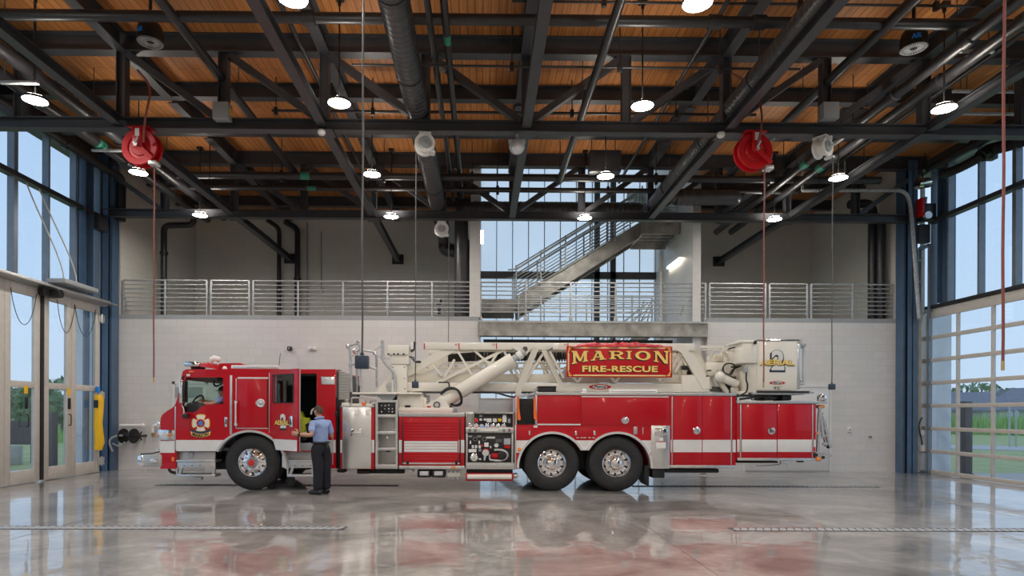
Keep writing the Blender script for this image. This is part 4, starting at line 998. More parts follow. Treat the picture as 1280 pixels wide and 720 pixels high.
disc_reel('cable_reel', at(552, 287, 17.1), .19, .2, .1, 'white', 'small white cable reel on the rear truss below the duct', 'cable reel', 'white cable reels', 'cord', .010, at(561, 350, 17.1).x, at(561, 488, 17.1).z, .06)
disc_reel('cable_reel', (at(454, 300, 6.45).x-.15, 6.45, 6.7), .19, .2, .15, 'white', 'reel above the picture whose cord ends in the navy box over the cab', 'cable reel', 'white cable reels', 'cord', .010, at(454, 300, 6.45).x, at(454, 445, 6.45).z, .068)
disc_reel('hose_reel', (at(1251, 200, 6.45).x-.2, 6.45, 6.55), .345, .17, .28, 'redplain', 'red hose reel above the picture whose hose hangs at the right edge', 'hose reel', 'red hose reels', 'hose', .014, at(1251, 200, 6.45).x, at(1249, 455, 6.45).z, 'brass')

def camera_unit(px, py, Y, m, label):
    c = at(px, py, Y); r = root('pan_camera', (c.x, c.y, c.z-.16), label, 'ceiling camera')
    part('bracket', MB().cyl((c.x, c.y, c.z+.05), (c.x, c.y, 6.91), .03, seg=10).cbox(c.x-.16, c.x+.16, c.y-.06, c.y+.06, c.z+.05, c.z+.12, .02), m, r)
    part('body', MB().ball(c, .15, 18), m, r)
    part('lens_dome', MB().ball((c.x, c.y-.05, c.z-.05), .12, 16), 'lens', r)
camera_unit(646, 183, 11.8, 'grey', 'grey dome unit under the front truss beside the middle strut')

# grey boxes fixed on the front truss and small sensors below it
for px, lab in ((278, 'grey enclosure on the front truss, right of the left red reel'), (1036, 'grey enclosure on the front truss above the right white reel')):
    c = at(px, 140, 11.70); r = root('junction_box', (c.x, c.y, c.z-.15), lab, 'junction box', 'grey enclosures on the front truss')
    part('box', MB().cbox(c.x-.15, c.x+.15, c.y-.1, c.y+.1, c.z-.16, c.z+.15, .012), 'grey', r)
    part('switch', MB().cbox(c.x+.15, c.x+.17, c.y-.05, c.y+.05, c.z-.06, c.z+.06, .006), 'yellow', r)
def sensor(px, py, Y, top, lab):
    c = at(px, py, Y); r = root('motion_sensor', (c.x, c.y, c.z-.04), lab, 'motion sensor', 'small white ceiling sensors')
    part('dome', MB().lathe([(.0, -.05), (.05, -.04), (.075, -.01), (.075, .03), (.06, .05), (.0, .05)], c, (0, 0, 1), 18), 'white', r)
    part('rod', MB().cyl((c.x, c.y, c.z+.05), (c.x, c.y, top), .012, seg=6), 'black', r)
sensor(402, 166, 11.7, 6.91, 'small white sensor where the second strut meets the front truss')
sensor(901, 169, 11.7, 6.89, 'small white sensor where the duct strut meets the front truss')
sensor(262, 247, 15.9, ZD, 'small white sensor on a rod right of the lamp under the left reel')
sensor(1024, 251, 15.9, ZD, 'small white sensor on a rod below the lamp on the right')
def dark_heater(px0, px1, py0, py1, Y, lab):
    a, b = at(px0, py1, Y), at(px1, py0, Y); r = root('unit_heater', ((a.x+b.x)/2, Y, a.z), lab, 'unit heater')
    part('casing', MB().cbox(a.x, b.x, Y, Y+.3, a.z, b.z, .03), 'duct', r)
    part('grille', MB().cbox(a.x+.08, b.x-.08, Y-.02, Y+.01, a.z+.08, b.z-.08, .01), 'steel', r)
    for x in (a.x+.1, b.x-.1): part('hanger', MB().cyl((x, Y+.3, b.z), (x, Y+.3, ZD), .012, seg=6), 'steel', r)
dark_heater(737, 777, 187, 214, 15.85, 'dark unit heater hung behind the lamp above the truck sign')
# small sprinkler heads / droppers
for i, (px, py, Y) in enumerate(((168, 135, 12.6), (345, 135, 12.6), (466, 136, 12.6), (648, 6, 10.4), (652, 8, 10.8), (803, 10, 10.8))):
    pass
for (px0, py0, px1, py1, Y, lab) in ((0, 103, 48, 102, 10.6, 'pale strut channel near the lamp by the left windows'), (1190, 64, 1242, 65, 10.6, 'short strut channel across the right pipe pair'),
        (1191, 114, 1275, 116, 12.2, 'pale strut channel beside the lamp by the right windows, upper one'), (1200, 142, 1270, 143, 12.9, 'pale strut channel beside the lamp by the right windows, lower one'),
        (115, 188, 158, 189, 14.0, 'short strut channel left of the left red reel')):
    a, b = at(px0, py0, Y), at(px1, py1, Y); r = root('strut_channel', ((a.x+b.x)/2, Y, a.z-.05), lab, 'strut channel', 'strut channels hung from the ceiling')
    part('channel', MB().cbox(a.x, b.x, Y-.03, Y+.03, a.z-.025, a.z+.025, .006), 'galv', r)
    for t in (.12, .88):
        p = a.lerp(b, t); part('hanger', MB().cyl((p.x, Y, p.z), (p.x, Y, ZD), .009, seg=6), 'steel', r)

# ---- flexible exhaust hose at the right windows
ex = root('exhaust_hose', (11.6, 14, 7.0), 'ribbed black exhaust hose sagging before the right windows', 'exhaust hose')
def rib(pts, rad): return ribbed(pts, rad, .05, 14, 1.12)
h = [at(1176, 219, 15.6), at(1195, 213, 15.4), at(1215, 203, 15.2), at(1228, 194, 15.0)]
part('hose', rib(bez(h[0], h[1], h[2], h[3], 14), .11), 'rubber', ex)
part('upper_hose', rib(bez(at(1236, 187, 15.0), at(1252, 184, 14.8), at(1268, 180, 14.4), at(1300, 168, 14.0), 12), .13), 'rubber', ex)
part('clamp', MB().cyl(at(1226, 195, 15.0), at(1238, 187, 15.0), .15, seg=14).cbox(at(1232, 200, 15).x-.05, at(1244, 200, 15).x, 14.9, 15.1, at(1232, 200, 15).z, at(1232, 192, 15).z, .02), 'black', ex)
part('cable', MB().cyl(at(1176, 219, 15.6), at(1166, 225, 16.1), .012, seg=6), 'cord', ex)
bl = at(1154, 230, 16.4); rb = root('spring_balancer', (bl.x, bl.y, bl.z-.2), 'silver spring balancer drum at the right column', 'spring balancer')
part('drum', MB().cyl((bl.x-.16, bl.y, bl.z), (bl.x+.14, bl.y-.03, bl.z+.03), .15, .13, 20), 'chrome', rb)
part('end_cap', MB().cyl((bl.x+.14, bl.y-.03, bl.z+.03), (bl.x+.19, bl.y-.035, bl.z+.035), .11, .06, 18), 'black', rb)
part('hook', MB().tube(bez((bl.x, bl.y, bl.z+.13), (bl.x-.1, bl.y, bl.z+.5), (bl.x+.1, bl.y, bl.z+.5), (bl.x+.05, bl.y, bl.z+.8), 8), .014, 6), 'black', rb)

# ================================================================ THINGS ON THE WALLS AND FLOOR
# yellow guard beside the folding doors
yg = atx(124, 550, XD+.06)
gd = root('door_guard', (XD+.08, 17.0, .55), 'yellow plastic guard on the last folding door leaf', 'door guard')
gy = atx(122.5, 550, XD+.1).y
part('guard', MB().tube([(XD+.1, gy, 0.62), (XD+.14, gy, .8), (XD+.1, gy, 1.3), (XD+.13, gy, 1.9), (XD+.1, gy, 2.05)], [.10, .12, .105, .115, .10], 10), 'yellow', gd)
part('label_plate', MB().box(XD+.06, XD+.18, gy-.135, gy-.13, 1.72, 1.92), 'black', gd, label='black warning label')
part('blue_clip', MB().cbox(XD+.06, XD+.12, gy-.06, gy+.06, 2.12, 2.28, .01), 'blueprint', gd, label='blue clip')
# hose reel on the back wall
hr = root('wall_hose_reel', (at(160, 545, 17.2).x, 17.25, at(160, 556, 17.2).z), 'black two-flange hose reel on the white wall left of the cab', 'hose reel')
hz = at(165, 545, 17.2).z; x1_, x2_, x3_ = at(153, 545, 17.2).x, at(166, 545, 17.2).x, at(177, 545, 17.2).x
for x in (x1_, x2_): part('flange', MB().lathe([(.0, -.02), (.2, -.015), (.21, 0), (.2, .015), (.0, .02)], (x, 17.25, hz), (1, -.25, 0), 28), 'black', hr)
part('drum', MB().cyl((x1_, 17.25, hz), (x2_, 17.2, hz), .09, seg=16).cyl((x2_, 17.2, hz), (x3_, 17.2, hz), .035, seg=10), 'black', hr)
part('bracket', MB().tube([(x3_, 17.2, hz+.12), (x3_-.06, 17.2, hz), (x3_, 17.2, hz-.12)], .02, 8).cyl((x3_-.05, 17.2, hz), (x3_-.05, YB, hz), .03, seg=8), 'black', hr)
part('hose', MB().tube(bez((x1_+.05, 17.12, hz+.02), (x1_-.45, 17.05, hz-.0), (x1_-.25, 17.1, hz-.3), (x1_-.2, 17.1, hz-.42), 12), .028, 8), 'grey', hr)
part('tail', MB().tube(bez((x1_-.2, 17.1, hz-.2), (x1_, 17.05, hz-.32), (x1_+.1, 17.05, hz-.25), (x1_+.15, 17.05, hz-.15), 10), .02, 8), 'grey', hr)
part('supply_pipe', MB().cyl((at(149, 532, 17.3).x, 17.35, at(149, 532, 17.3).z), (at(177, 532, 17.3).x, 17.35, at(177, 532, 17.3).z), .045, seg=12).ball((at(177, 532, 17.3).x, 17.35, at(177, 532, 17.3).z), .06), 'white', hr, label='white supply pipe above the reel')
fb = at(190, 540, 17.35); fp = root('wall_faucet', (fb.x, 17.4, fb.z-.1), 'white wall pipe elbow with a brass tap left of the cab nose', 'wall tap')
part('pipe', MB().tube(fillet([(at(196, 533, 17.35).x+.35, 17.4, at(195, 532, 17.35).z), (fb.x, 17.4, at(195, 532, 17.35).z), (fb.x, 17.4, at(190, 541, 17.35).z)], .08), .045, 10), 'white', fp)
part('tap', MB().cyl((fb.x, 17.4, at(190, 546, 17.35).z), (fb.x, 17.4, at(190, 541, 17.35).z), .04, seg=10), 'brass', fp)
part('spout', MB().cyl((fb.x, 17.4, at(190, 551, 17.35).z), (fb.x, 17.4, at(190, 546, 17.35).z), .018, seg=8), 'lens', fp)
def wallbox(px, py, w, h, m, lab, name='outlet_box', cat='outlet', d=.06):
    c = at(px, py, YB); r = root(name, (c.x, YB, c.z-h/2), lab, cat)
    part('plate', MB().cbox(c.x-w/2, c.x+w/2, YB-d, YB, c.z-h/2, c.z+h/2, .008), m, r)
    part('face', MB().cbox(c.x-w*.2, c.x+w*.2, YB-d-.012, YB-d, c.z-h*.25, c.z+h*.25, .004), 'grey' if m != 'grey' else 'black', r)
wallbox(1061, 537, .09, .14, 'white', 'white outlet plate on the white wall right of the truck')
wallbox(1087, 546, .07, .06, 'grey', 'tiny grey wall box near the right corner')
wallbox(1091, 437, .01, .01, 'grey', 'tiny grey dot on the white wall at upper right') if False else None
wallbox(363, 436, .10, .11, 'black', 'small dark wall camera above the cab roof', 'wall_camera', 'wall camera', .14)
wallbox(391, 436, .20, .08, 'white', 'small white emergency light on the wall above the cab', 'emergency_light', 'wall light', .10)
# trench drains
def drain(x0, x1, y, lab):
    r = root('trench_drain', ((x0+x1)/2, y, 0), lab, 'floor drain', 'slotted drains in the floor')
    w = .12
    part('frame', MB().box(x0, x1, y-w, y-w+.02, .001, .006).box(x0, x1, y+w-.02, y+w, .001, .006).box(x0, x0+.03, y-w, y+w, .001, .006).box(x1-.03, x1, y-w, y+w, .001, .006), 'cord', r)
    n = int((x1-x0)/.11); mb = MB()
    for i in range(n):
        x = x0+.03+(x1-x0-.06)*i/n; mb.bar((x, y-w+.02, .0045), (x+.09, y+w-.02, .0045), .082, .003)
    part('grate', mb, 'grey', r, smooth=False)
    part('channel', MB().box(x0+.02, x1-.02, y-w+.01, y+w-.01, .0008, .0016), 'cord', r)
a = atz(432, 660.5, 0); drain(-9.6, a.x, a.y, 'slotted floor drain in the left foreground')
a = atz(914, 662, 0); drain(a.x, 11.5, a.y, 'slotted floor drain in the right foreground')
a = atz(193, 607, 0); drain(a.x, atz(497, 608, 0).x, 13.95, 'slotted floor drain under the truck cab')
a = atz(1093, 608, 0); drain(atz(790, 608, 0).x, a.x, 13.95, 'slotted floor drain under the truck tail')
# saw-cut joints in the slab
struct('trim_3', MB().box(-10.2, 12.2, 15.95, 15.958, .0003, .0012).box(2.40, 2.408, -5, 17.4, .0003, .0012).box(-6.0, -5.992, -5, 17.4, .0003, .0012).box(8.6, 8.608, -5, 17.4, .0003, .0012), 'cord', 'saw-cut joints in the concrete floor', 'joint')
# ================================================================ FIRE TRUCK
YT, YF = 13.0, 15.5
TR = root('fire_truck', (at(610, 613, 14.2).x, 14.25, 0), 'long red and white aerial ladder fire truck parked across the bay', 'fire truck')
def P2(lst, Y=YT): return [(at(x, y, Y).x, at(x, y, Y).z) for x, y in lst]
def pxarc(cx, cy, r, a0, a1, n=20): return [(cx+r*math.cos(math.radians(a0+(a1-a0)*i/n)), cy-r*math.sin(math.radians(a0+(a1-a0)*i/n))) for i in range(n+1)]
def RB(mb, x0, y0, x1, y1, ya, yb, c=.008, Y=None):
    """box whose near face covers the pixel rectangle at depth ya"""
    Y = ya if Y is None else Y
    xm, ym = (x0+x1)/2, (y0+y1)/2
    return mb.cbox(at(x0, ym, Y).x, at(x1, ym, Y).x, ya, yb, at(xm, y1, Y).z, at(xm, y0, Y).z, c)
def R(name, x0, y0, x1, y1, ya, yb, m, c=.008, par=None, label=None, Y=None):
    return part(name, RB(MB(), x0, y0, x1, y1, ya, yb, c, Y), m, par or TR, label)
def PL(name, pts, ya, yb, m, par=None, holes=(), Y=None, label=None):
    return part(name, MB().plate([P2(pts, Y or ya)]+[P2(h, Y or ya) for h in holes], ya, yb), m, par or TR, label)
def TB(name, pts, Y, r, m, par=None, seg=8, rnd=0, label=None):
    q = [at(x, y, Y) for x, y in pts]
    return part(name, MB().tube(fillet(q, rnd) if rnd else q, r, seg), m, par or TR, label)

# ---------------- chassis and wheels
R('chassis_frame', 226, 556, 916, 588, YT+.75, YT+1.75, 'frame', .03, Y=YT)
R('wheel_well_liner', 268, 540, 360, 588, YT+.52, YT+.75, 'frame', .02, Y=YT)
R('wheel_well_liner', 646, 540, 818, 590, YT+.72, YT+.76, 'frame', .01, Y=YT)
R('axle', 250, 576, 380, 590, YT+.5, YT+2.0, 'frame', .05, Y=YT)
M['sidewall'] = mat('raised_tyre_rubber', (0.034, 0.034, 0.035), .6, noise=.1)
R('tail_frame', 921, 556, 1012, 577, YT+.75, YT+1.75, 'frame', .03, Y=YT)
def wheel(px, front, far=False):
    c = at(px, 583, YT); r = .578
    y0 = YT+.03 if not far else YF-.03; s = 1 if not far else -1
    w = .38 if front else .30
    prof = [(.30, .03), (.33, .005), (.40, -.006), (.47, -.004), (.53, .008), (.562, .03), (.576, .055), (r, .08)]
    for g in (.13, .19, .25):
        if g < w-.06: prof += [(r, g-.012), (r-.014, g-.009), (r-.014, g+.009), (r, g+.012)]
    prof += [(r, w-.06), (.565, w-.03), (.5, w-.004), (.38, w), (.30, w-.02), (.295, w*.5), (.30, .03)]
    org = Vector((c.x, y0, r)); ax = (0, s, 0)
    tb = MB().lathe(prof, org, ax, 56)
    if not front:
        o2 = org+Vector((0, s*.34, 0)); tb.lathe([(r, .03), (r, .27), (.5, .3), (.2, .3), (.2, 0), (.5, 0), (r, .03)], o2, ax, 40)
    t = part('wheel', tb, 'rubber', TR)
    if far: return t
    if front: rp = [(.305, .035), (.295, .01), (.285, .004), (.272, .02), (.26, .045), (.245, .05), (.20, .035), (.175, .02), (.16, .015), (.12, .012), (.11, -.02), (.09, -.045), (.0, -.045)]
    else: rp = [(.305, .035), (.295, .01), (.285, .004), (.27, .03), (.262, .10), (.245, .135), (.20, .145), (.165, .14), (.135, .12), (.13, .06), (.10, .03), (.075, .012), (.0, .005)]
    part('rim', MB().lathe(rp, org, ax, 48), 'chrome', t)
    hr, hd = (.222, .04) if front else (.225, .138)
    for k in range(10):
        a = 2*PI*(k+.5)/10; q = org+Vector((hr*math.cos(a), s*(hd-.006), hr*math.sin(a)))
        part('hand_hole', MB().cyl(q-Vector((0, .004, 0)), q+Vector((0, .004, 0)), .022, seg=12), 'black', t)
    for k in range(10):
        a = 2*PI*k/10; q = org+Vector((.165*math.cos(a), s*(.015 if front else .13), .165*math.sin(a)))
        part('lug_nut', MB().lathe([(.02, .02), (.02, -.012), (.012, -.035), (.0, -.038)], q, ax, 8), 'chrome', t)
    part('hub_cap', MB().lathe([(.072, -.02), (.070, -.052), (.05, -.06), (.0, -.06)] if front else [(.12, .06), (.115, .0), (.07, -.02), (.0, -.025)], org, ax, 22), 'redlens' if front else 'chrome', t, label='red hub cap' if front else None)
    # raised maker's name low on the sidewall
    tx = text_mb('GOODYEAR', 0, 1, 0, 1, 0, .004, .02)
    def bend(p):
        a = math.radians(250+100*p.x); rr = .475-.07*p.z
        return (org.x+rr*math.cos(a), org.y-.011*s+p.y*.5, org.z+rr*math.sin(a))
    if front: part('sidewall_lettering', tx.xform(bend), 'sidewall', t)
    return t
wheel(314.5, True); wheel(690, False); wheel(771, False)
for px in (314.5, 690, 771): wheel(px, px < 400, True)
def fender(cx, cy, r, a0, a1, name='wheel_arch_trim'):
    pts = pxarc(cx, cy, r+2.6, a0, a1, 26)+pxarc(cx, cy, r-.2, a1, a0, 26)
    return PL(name, pts, YT-.05, YT+.10, 'brightwork', Y=YT)

# ---------------- cab
CAB = [(200.5, 586), (200.5, 523), (203, 518), (209, 513.5), (215, 510), (219, 506), (222, 497), (226, 474), (228.5, 464), (233, 461.5), (419.5, 461.5), (419.5, 585.5), (396.6, 585.5), (396.6, 564.6), (353, 564.6)]
AR1 = pxarc(313, 584, 44, 26, 152, 20)
bodyp = CAB+AR1[1:]+[(269, 564), (220, 564), (220, 586)]
win = [(232, 471.8), (277.5, 471.8), (279, 473.5), (279, 505), (256, 506), (251, 509), (246, 513.5), (242.5, 515.2), (227.5, 515.2)]
opening = [(339, 467), (396, 467), (396, 563.5), (361, 563.5), (352, 552), (343, 544.5), (339, 542.5)]
cab = PL('cab_body', bodyp, YT, YT+.07, 'red', holes=[win, opening])
farwin = [(230, 471), (274, 471), (276, 473), (276, 503), (243, 513), (230, 513)]
PL('cab_far_side', [(x, y) for x, y in CAB if x < 230 or y < 500]+[(419.5, 564), (220, 564)], YF-.07, YF, 'red', holes=[[(236, 471), (286, 471), (286, 512), (236, 512)]], Y=YT)
part('far_window', MB().box(at(236, 500, YT).x, at(286, 500, YT).x, YF-.04, YF-.03, at(250, 512, YT).z, at(250, 471, YT).z), 'cabglass', TR)
# front shell: lower nose, windscreen, roof, rear wall
def strip(name, pts, m, t=.05, ya=YT+.07, yb=YF-.07):
    q = P2(pts, YT); mb = MB()
    for (a, b) in zip(q[:-1], q[1:]):
        d = Vector((b[0]-a[0], 0, b[1]-a[1])); nrm = Vector((d.z, 0, -d.x)).normalized()*t
        mb.add([(a[0], ya, a[1]), (b[0], ya, b[1]), (b[0], yb, b[1]), (a[0], yb, a[1]), (a[0]+nrm.x, ya, a[1]+nrm.z), (b[0]+nrm.x, ya, b[1]+nrm.z), (b[0]+nrm.x, yb, b[1]+nrm.z), (a[0]+nrm.x, yb, a[1]+nrm.z)],
               [(0, 1, 2, 3), (7, 6, 5, 4), (0, 4, 5, 1), (1, 5, 6, 2), (2, 6, 7, 3), (3, 7, 4, 0)])
    return part(name, mb, m, TR)
strip('nose_panel', [(200.5, 586), (200.5, 523), (203, 518), (209, 513.5), (215, 510), (219, 506)], 'red')
strip('windscreen', [(219, 506), (222, 497), (226, 474)], 'cabglass', .012)
strip('roof_edge', [(226, 474), (228.5, 464), (233, 461.5)], 'red')
R('roof', 230, 461.7, 419.3, 464.5, YT+.07, YF-.07, 'red', .01, Y=YT)
R('cab_rear_wall', 416.5, 464, 419.3, 586, YT+.07, YF-.07, 'interior', .006, Y=YT)
R('headliner', 231, 466, 416, 469, YT+.08, YF-.08, 'interior', .005, Y=YT)
R('cab_floor', 228, 560, 417, 564, YT+.08, YF-.08, 'interior', .01, Y=YT)
R('engine_cover', 292, 515, 352, 561, YT+.75, YF-.75, 'interior', .05, Y=YT)
R('crew_divider', 288, 466, 291, 561, YT+.9, YF-.9, 'interior', .01, Y=YT)
R('crew_far_wall', 292, 466, 417, 562, YF-.14, YF-.08, 'interior', .01, Y=YT)
R('crew_seat', 383, 528, 414, 560, YT+.5, YT+1.15, 'interior', .05, Y=YT)
R('crew_seat_back', 384, 476, 397, 530, YT+.7, YT+1.2, 'grey', .04, Y=YT, label='dark grey crew seat back')
R('door_pillar', 395, 467, 399.5, 507, YT+.05, YT+.12, 'alu', .006, Y=YT)
TB('grab_handle', [(401, 499), (401, 508), (390, 512), (389, 518)], YT+.12, .02, 'stripe', rnd=.06)
# dash, wheel, driver seat
R('dashboard', 228, 503, 252, 520, YT+.12, YF-.12, 'interior', .06, Y=YT)
sw = at(247, 503, YT+.55)
stw = part('steering_wheel', MB().tube([sw+Vector((.10*math.cos(2*PI*k/24)*.75, .22*math.sin(2*PI*k/24), .20*math.cos(2*PI*k/24)*.75)) for k in range(24)], .017, 8, closed=True).cyl(sw, sw+Vector((-.25, 0, -.2)), .04, seg=10).bar(sw+Vector((0, -.2, 0)), sw+Vector((0, .2, 0)), .03, .02), 'black', TR)
R('driver_seat', 262, 519, 288, 560, YT+.3, YT+.85, 'interior', .06, Y=YT)
R('driver_seat_back', 277, 489, 287, 524, YT+.32, YT+.85, 'interior', .06, Y=YT)
R('overhead_console', 263, 471, 279, 476, YT+.3, YT+.9, 'black', .02, Y=YT)
TB('radio_microphone', [(268, 475), (267, 481), (271, 483), (277, 480)], YT+.5, .02, 'black', rnd=.06)
R('radio', 271, 477, 277, 482, YT+.45, YT+.6, 'black', .015, Y=YT)
# stripes
PL('white_stripe', [(220, 550), (281, 550), (275.5, 557), (271.5, 564), (220, 564)], YT-.004, YT, 'stripe', Y=YT)
PL('white_stripe', [(396.5, 550), (419.5, 550), (419.5, 566), (396.5, 566)], YT-.004, YT, 'stripe', Y=YT)
PL('white_stripe', [(199.5, 551), (218.5, 551), (218.5, 566), (199.5, 566)], YT-.006, YT+.3, 'stripe', Y=YT)
# nose details
R('headlight_bezel', 197, 537, 218, 550.5, YT-.03, YT+.5, 'chrome', .02)
R('headlight', 199, 539.5, 208, 548.5, YT-.045, YT+.1, 'lens', .015)
R('turn_lamp', 195.5, 540, 199, 547, YT-.02, YT+.2, 'amber', .015, label='amber turn lamp')
part('side_marker', MB().ball(at(211.5, 543.5, YT-.04), .035, 14, 1, .5, 1), 'amber', TR, label='round amber lamp')
R('mirror_lamp', 195, 526, 200.5, 535, YT-.02, YT+.15, 'chrome', .04)
R('reflector', 214.5, 571.5, 217.5, 577, YT-.012, YT+.0, 'amber', .006, label='orange reflector')
R('front_bumper', 173.5, 568.5, 202, 583.5, YT-.02, YF+.02, 'diamond', .02)
bp = part('bumper_end', MB().cbox(at(173, 575, YT).x, at(182, 575, YT).x, YT-.04, YT+.5, at(176, 584, YT).z, at(176, 568, YT).z, .06).cbox(at(170, 575, YT).x, at(176, 575, YT).x, YT+.02, YT+.5, at(176, 582.5, YT).z, at(176, 569, YT).z, .08), 'chrome', TR)
R('bumper_lamp', 187, 573.5, 197, 579, YT-.05, YT, 'chrome', .03)
part('bumper_lamp_lens', MB().ball(at(192, 576.3, YT-.05), .05, 14, 1.2, .4, .7), 'lens', TR)
TB('bumper_rail', [(176, 567.5), (190, 566.8), (200, 564.5)], YT-.01, .012, 'black')
R('bumper_step', 194.5, 561, 199.5, 564.5, YT-.02, YT+.2, 'chrome', .02)
TB('air_hose', [(211, 585), (213, 590), (220, 591.5)], YT+.1, .03, 'black', rnd=.1)
# mirror
mr = R('side_mirror', 223, 474.5, 228, 504.5, YT-.30, YT-.12, 'chrome', .05)
TB('mirror_arm', [(231, 470.5), (228.5, 471), (229, 505), (230.5, 516)], YT-.1, .018, 'black', mr, rnd=.05)
R('mirror_face', 228, 476, 231, 503, YT-.28, YT-.13, 'black', .02, mr)
R('mirror_lower', 227, 517, 234, 523, YT-.2, YT-.06, 'black', .03, mr)
TB('mirror_stem', [(227.5, 506), (230, 511), (230, 518)], YT-.12, .018, 'chrome', mr)
# side trim
R('pillar_trim', 287, 469, 290, 543, YT-.015, YT, 'alu', .005)
R('cab_corner_trim', 218, 508, 219.6, 562, YT-.012, YT, 'alu', .004)
R('door_handle', 280.5, 521, 284, 534, YT-.025, YT+.0, 'chrome', .015)
R('door_handle_recess', 281.4, 524, 283.3, 530, YT-.03, YT-.02, 'black', .006)
hp = R('compartment_door', 295.5, 472.8, 333.5, 534.8, YT-.014, YT+.0, 'red', .006)
R('door_trim', 297, 471.5, 335, 473.5, YT-.022, YT-.0, 'stripe', .004, hp)
R('door_edge', 334.0, 473, 335, 535, YT-.016, YT, 'frame', .003, hp)
R('door_edge', 294.4, 473, 295.4, 535, YT-.016, YT, 'alu', .003, hp)
R('door_edge', 295, 534.9, 335, 536, YT-.016, YT, 'alu', .003, hp)
TB('grab_rail', [(294.5, 501), (294.5, 532)], YT-.06, .017, 'stripe', hp)
for yy in (502.5, 530.5): R('grab_rail_foot', 292.6, yy-2, 296.6, yy+2, YT-.07, YT, 'chrome', .012, hp)
part('round_latch', MB().lathe([(.09, 0), (.088, -.02), (.07, -.03), (.045, -.018), (.03, -.03), (0, -.032)], at(326, 504, YT-.014), (0, 1, 0), 24).cbox(at(320, 504, YT).x, at(324, 504, YT).x, YT-.03, YT-.014, at(321, 506, YT).z, at(321, 502, YT).z, .01), 'alu', hp)
R('door_gap', 336.2, 466, 337.4, 541, YT-.006, YT, 'alu', .002)
R('scene_light', 402, 471, 418, 480, YT-.03, YT, 'lens', .02)
R('scene_light_bezel', 401.3, 470.4, 418.7, 480.7, YT-.012, YT, 'chrome', .012)
R('marker_light', 236, 463.6, 241.5, 465.6, YT-.02, YT, 'amber', .006, label='amber marker light')
R('clip_plate', 233, 467.5, 237.5, 470.5, YT-.015, YT, 'stripe', .008)
R('rear_handrail', 415.2, 535, 416.4, 581, YT-.06, YT-.04, 'alu', .006)
# roof gear
lb = R('light_bar', 228.5, 451.8, 249, 458.4, YT+.08, YT+.35, 'chrome', .04)
lbm = MB(); a_, b_ = at(248.5, 455, YT+.15), at(268, 458, YT+.15)
PL('light_bar_red', [(248, 453.3), (268.5, 457), (268.5, 461), (248, 458)], YT+.12, YT+.35, 'redlens', lb, label='red lens of the light bar')
R('light_bar_far', 238, 453, 262, 458, YT+.35, YF-.2, 'redlens', .03, lb)
R('light_bar_foot', 238, 457.5, 252, 461.5, YT+.2, YT+.4, 'black', .02, lb)
PL('roof_pod', [(268, 461.6), (270, 454), (272, 453.4), (297, 453.2), (304, 456), (312, 461.6)], YT+.35, YF-.35, 'red', Y=YT+.2)
R('led_strip', 288.5, 456.5, 348.5, 461, YT+.03, YT+.10, 'stripe', .015)
R('led_strip_lens', 291, 457.8, 346, 459.8, YT+.02, YT+.05, 'lens', .006)
sp = part('spotlight', MB().tube([at(264, 450, YT+.6), at(268, 448.5, YT+.6), at(275.5, 449.5, YT+.6)], [.06, .075, .05], 14).ball(at(267, 446.3, YT+.6), .035), 'white', TR)
part('spotlight_mount', MB().cyl(at(270, 449, YT+.6), at(270, 455, YT+.6), .05, seg=10), 'white', sp)
TB('antenna', [(348.8, 457), (350.5, 441)], YT+.9, .006, 'black')
part('roof_dome', MB().ball(at(281, 460.8, YT+.1), .05, 14), 'white', TR)
# emblem: cross with banner
em = at(251, 529, YT-.004)
def sc(p): return p*YT/F
cr = []
for k in range(4):
    a = k*90
    for da, rr in ((-33, 11.2), (-20, 11.6), (0, 11.2), (20, 11.6), (33, 11.2), (45, 5.2)):
        cr.append((em.x+sc(rr)*math.cos(math.radians(a+da)), em.z+sc(rr)*math.sin(math.radians(a+da))))
ce = part('cross_emblem', MB().plate([cr], YT-.006, YT-.001), 'gold', TR, label='gold edged fire department cross')
cr2 = [(em.x+(x-em.x)*.88, em.z+(z-em.z)*.88) for x, z in cr]
part('emblem_field', MB().plate([cr2], YT-.009, YT-.005), 'cream', ce)
part('emblem_ring', MB().lathe([(.0, -.012), (sc(5.8), -.012), (sc(5.8), 0)], (em.x, YT, em.z), (0, 1, 0), 28), 'gold', ce)
part('emblem_disc', MB().lathe([(.0, -.015), (sc(5), -.015), (sc(5), 0)], (em.x, YT, em.z), (0, 1, 0), 28), 'redplain', ce)
st6 = MB()
for k in range(3):
    a = math.radians(90+60*k); d = Vector((math.cos(a), 0, math.sin(a)))*sc(3.4); o_ = Vector((em.x, YT-.017-.0012*k, em.z)); st6.bar(o_-d, o_+d, sc(1.5), .004, (0, 1, 0))
part('emblem_star', st6, 'blueprint', ce)
for a in (45, 135, 225, 315):
    pass
bn = [(238.5, 539)]+[(238.5+25*t, 539+3.6*math.sin(PI*t)) for t in (.2, .4, .6, .8)]+[(263.5, 539), (262.5, 544)]+[(262.5-23*t, 544+3.0*math.sin(PI*t)) for t in (.2, .4, .6, .8)]+[(239.5, 544)]
PL('emblem_banner', bn, YT-.012, YT-.002, 'gold', ce, Y=YT)
part('emblem_ribbon', MB().plate([P2([(x, y-3.2) for x, y in bn[:6]]+[(x, y-.3) for x, y in reversed(bn[:6])])], YT-.011, YT-.004), 'bluebox', ce)
tm = text_mb('MARION', at(241, 545, YT).x, at(261, 545, YT).x, 0, sc(4.0), YT-.019, .005, .03)
x0_, x1_ = at(241, 545, YT).x, at(261, 545, YT).x; zt_ = at(251, 546.8, YT).z
part('emblem_lettering', tm.xform(lambda p: (p.x, p.y, zt_+p.z+sc(2.6)*(1-math.sin(PI*(p.x-x0_)/(x1_-x0_))))), 'black', ce)

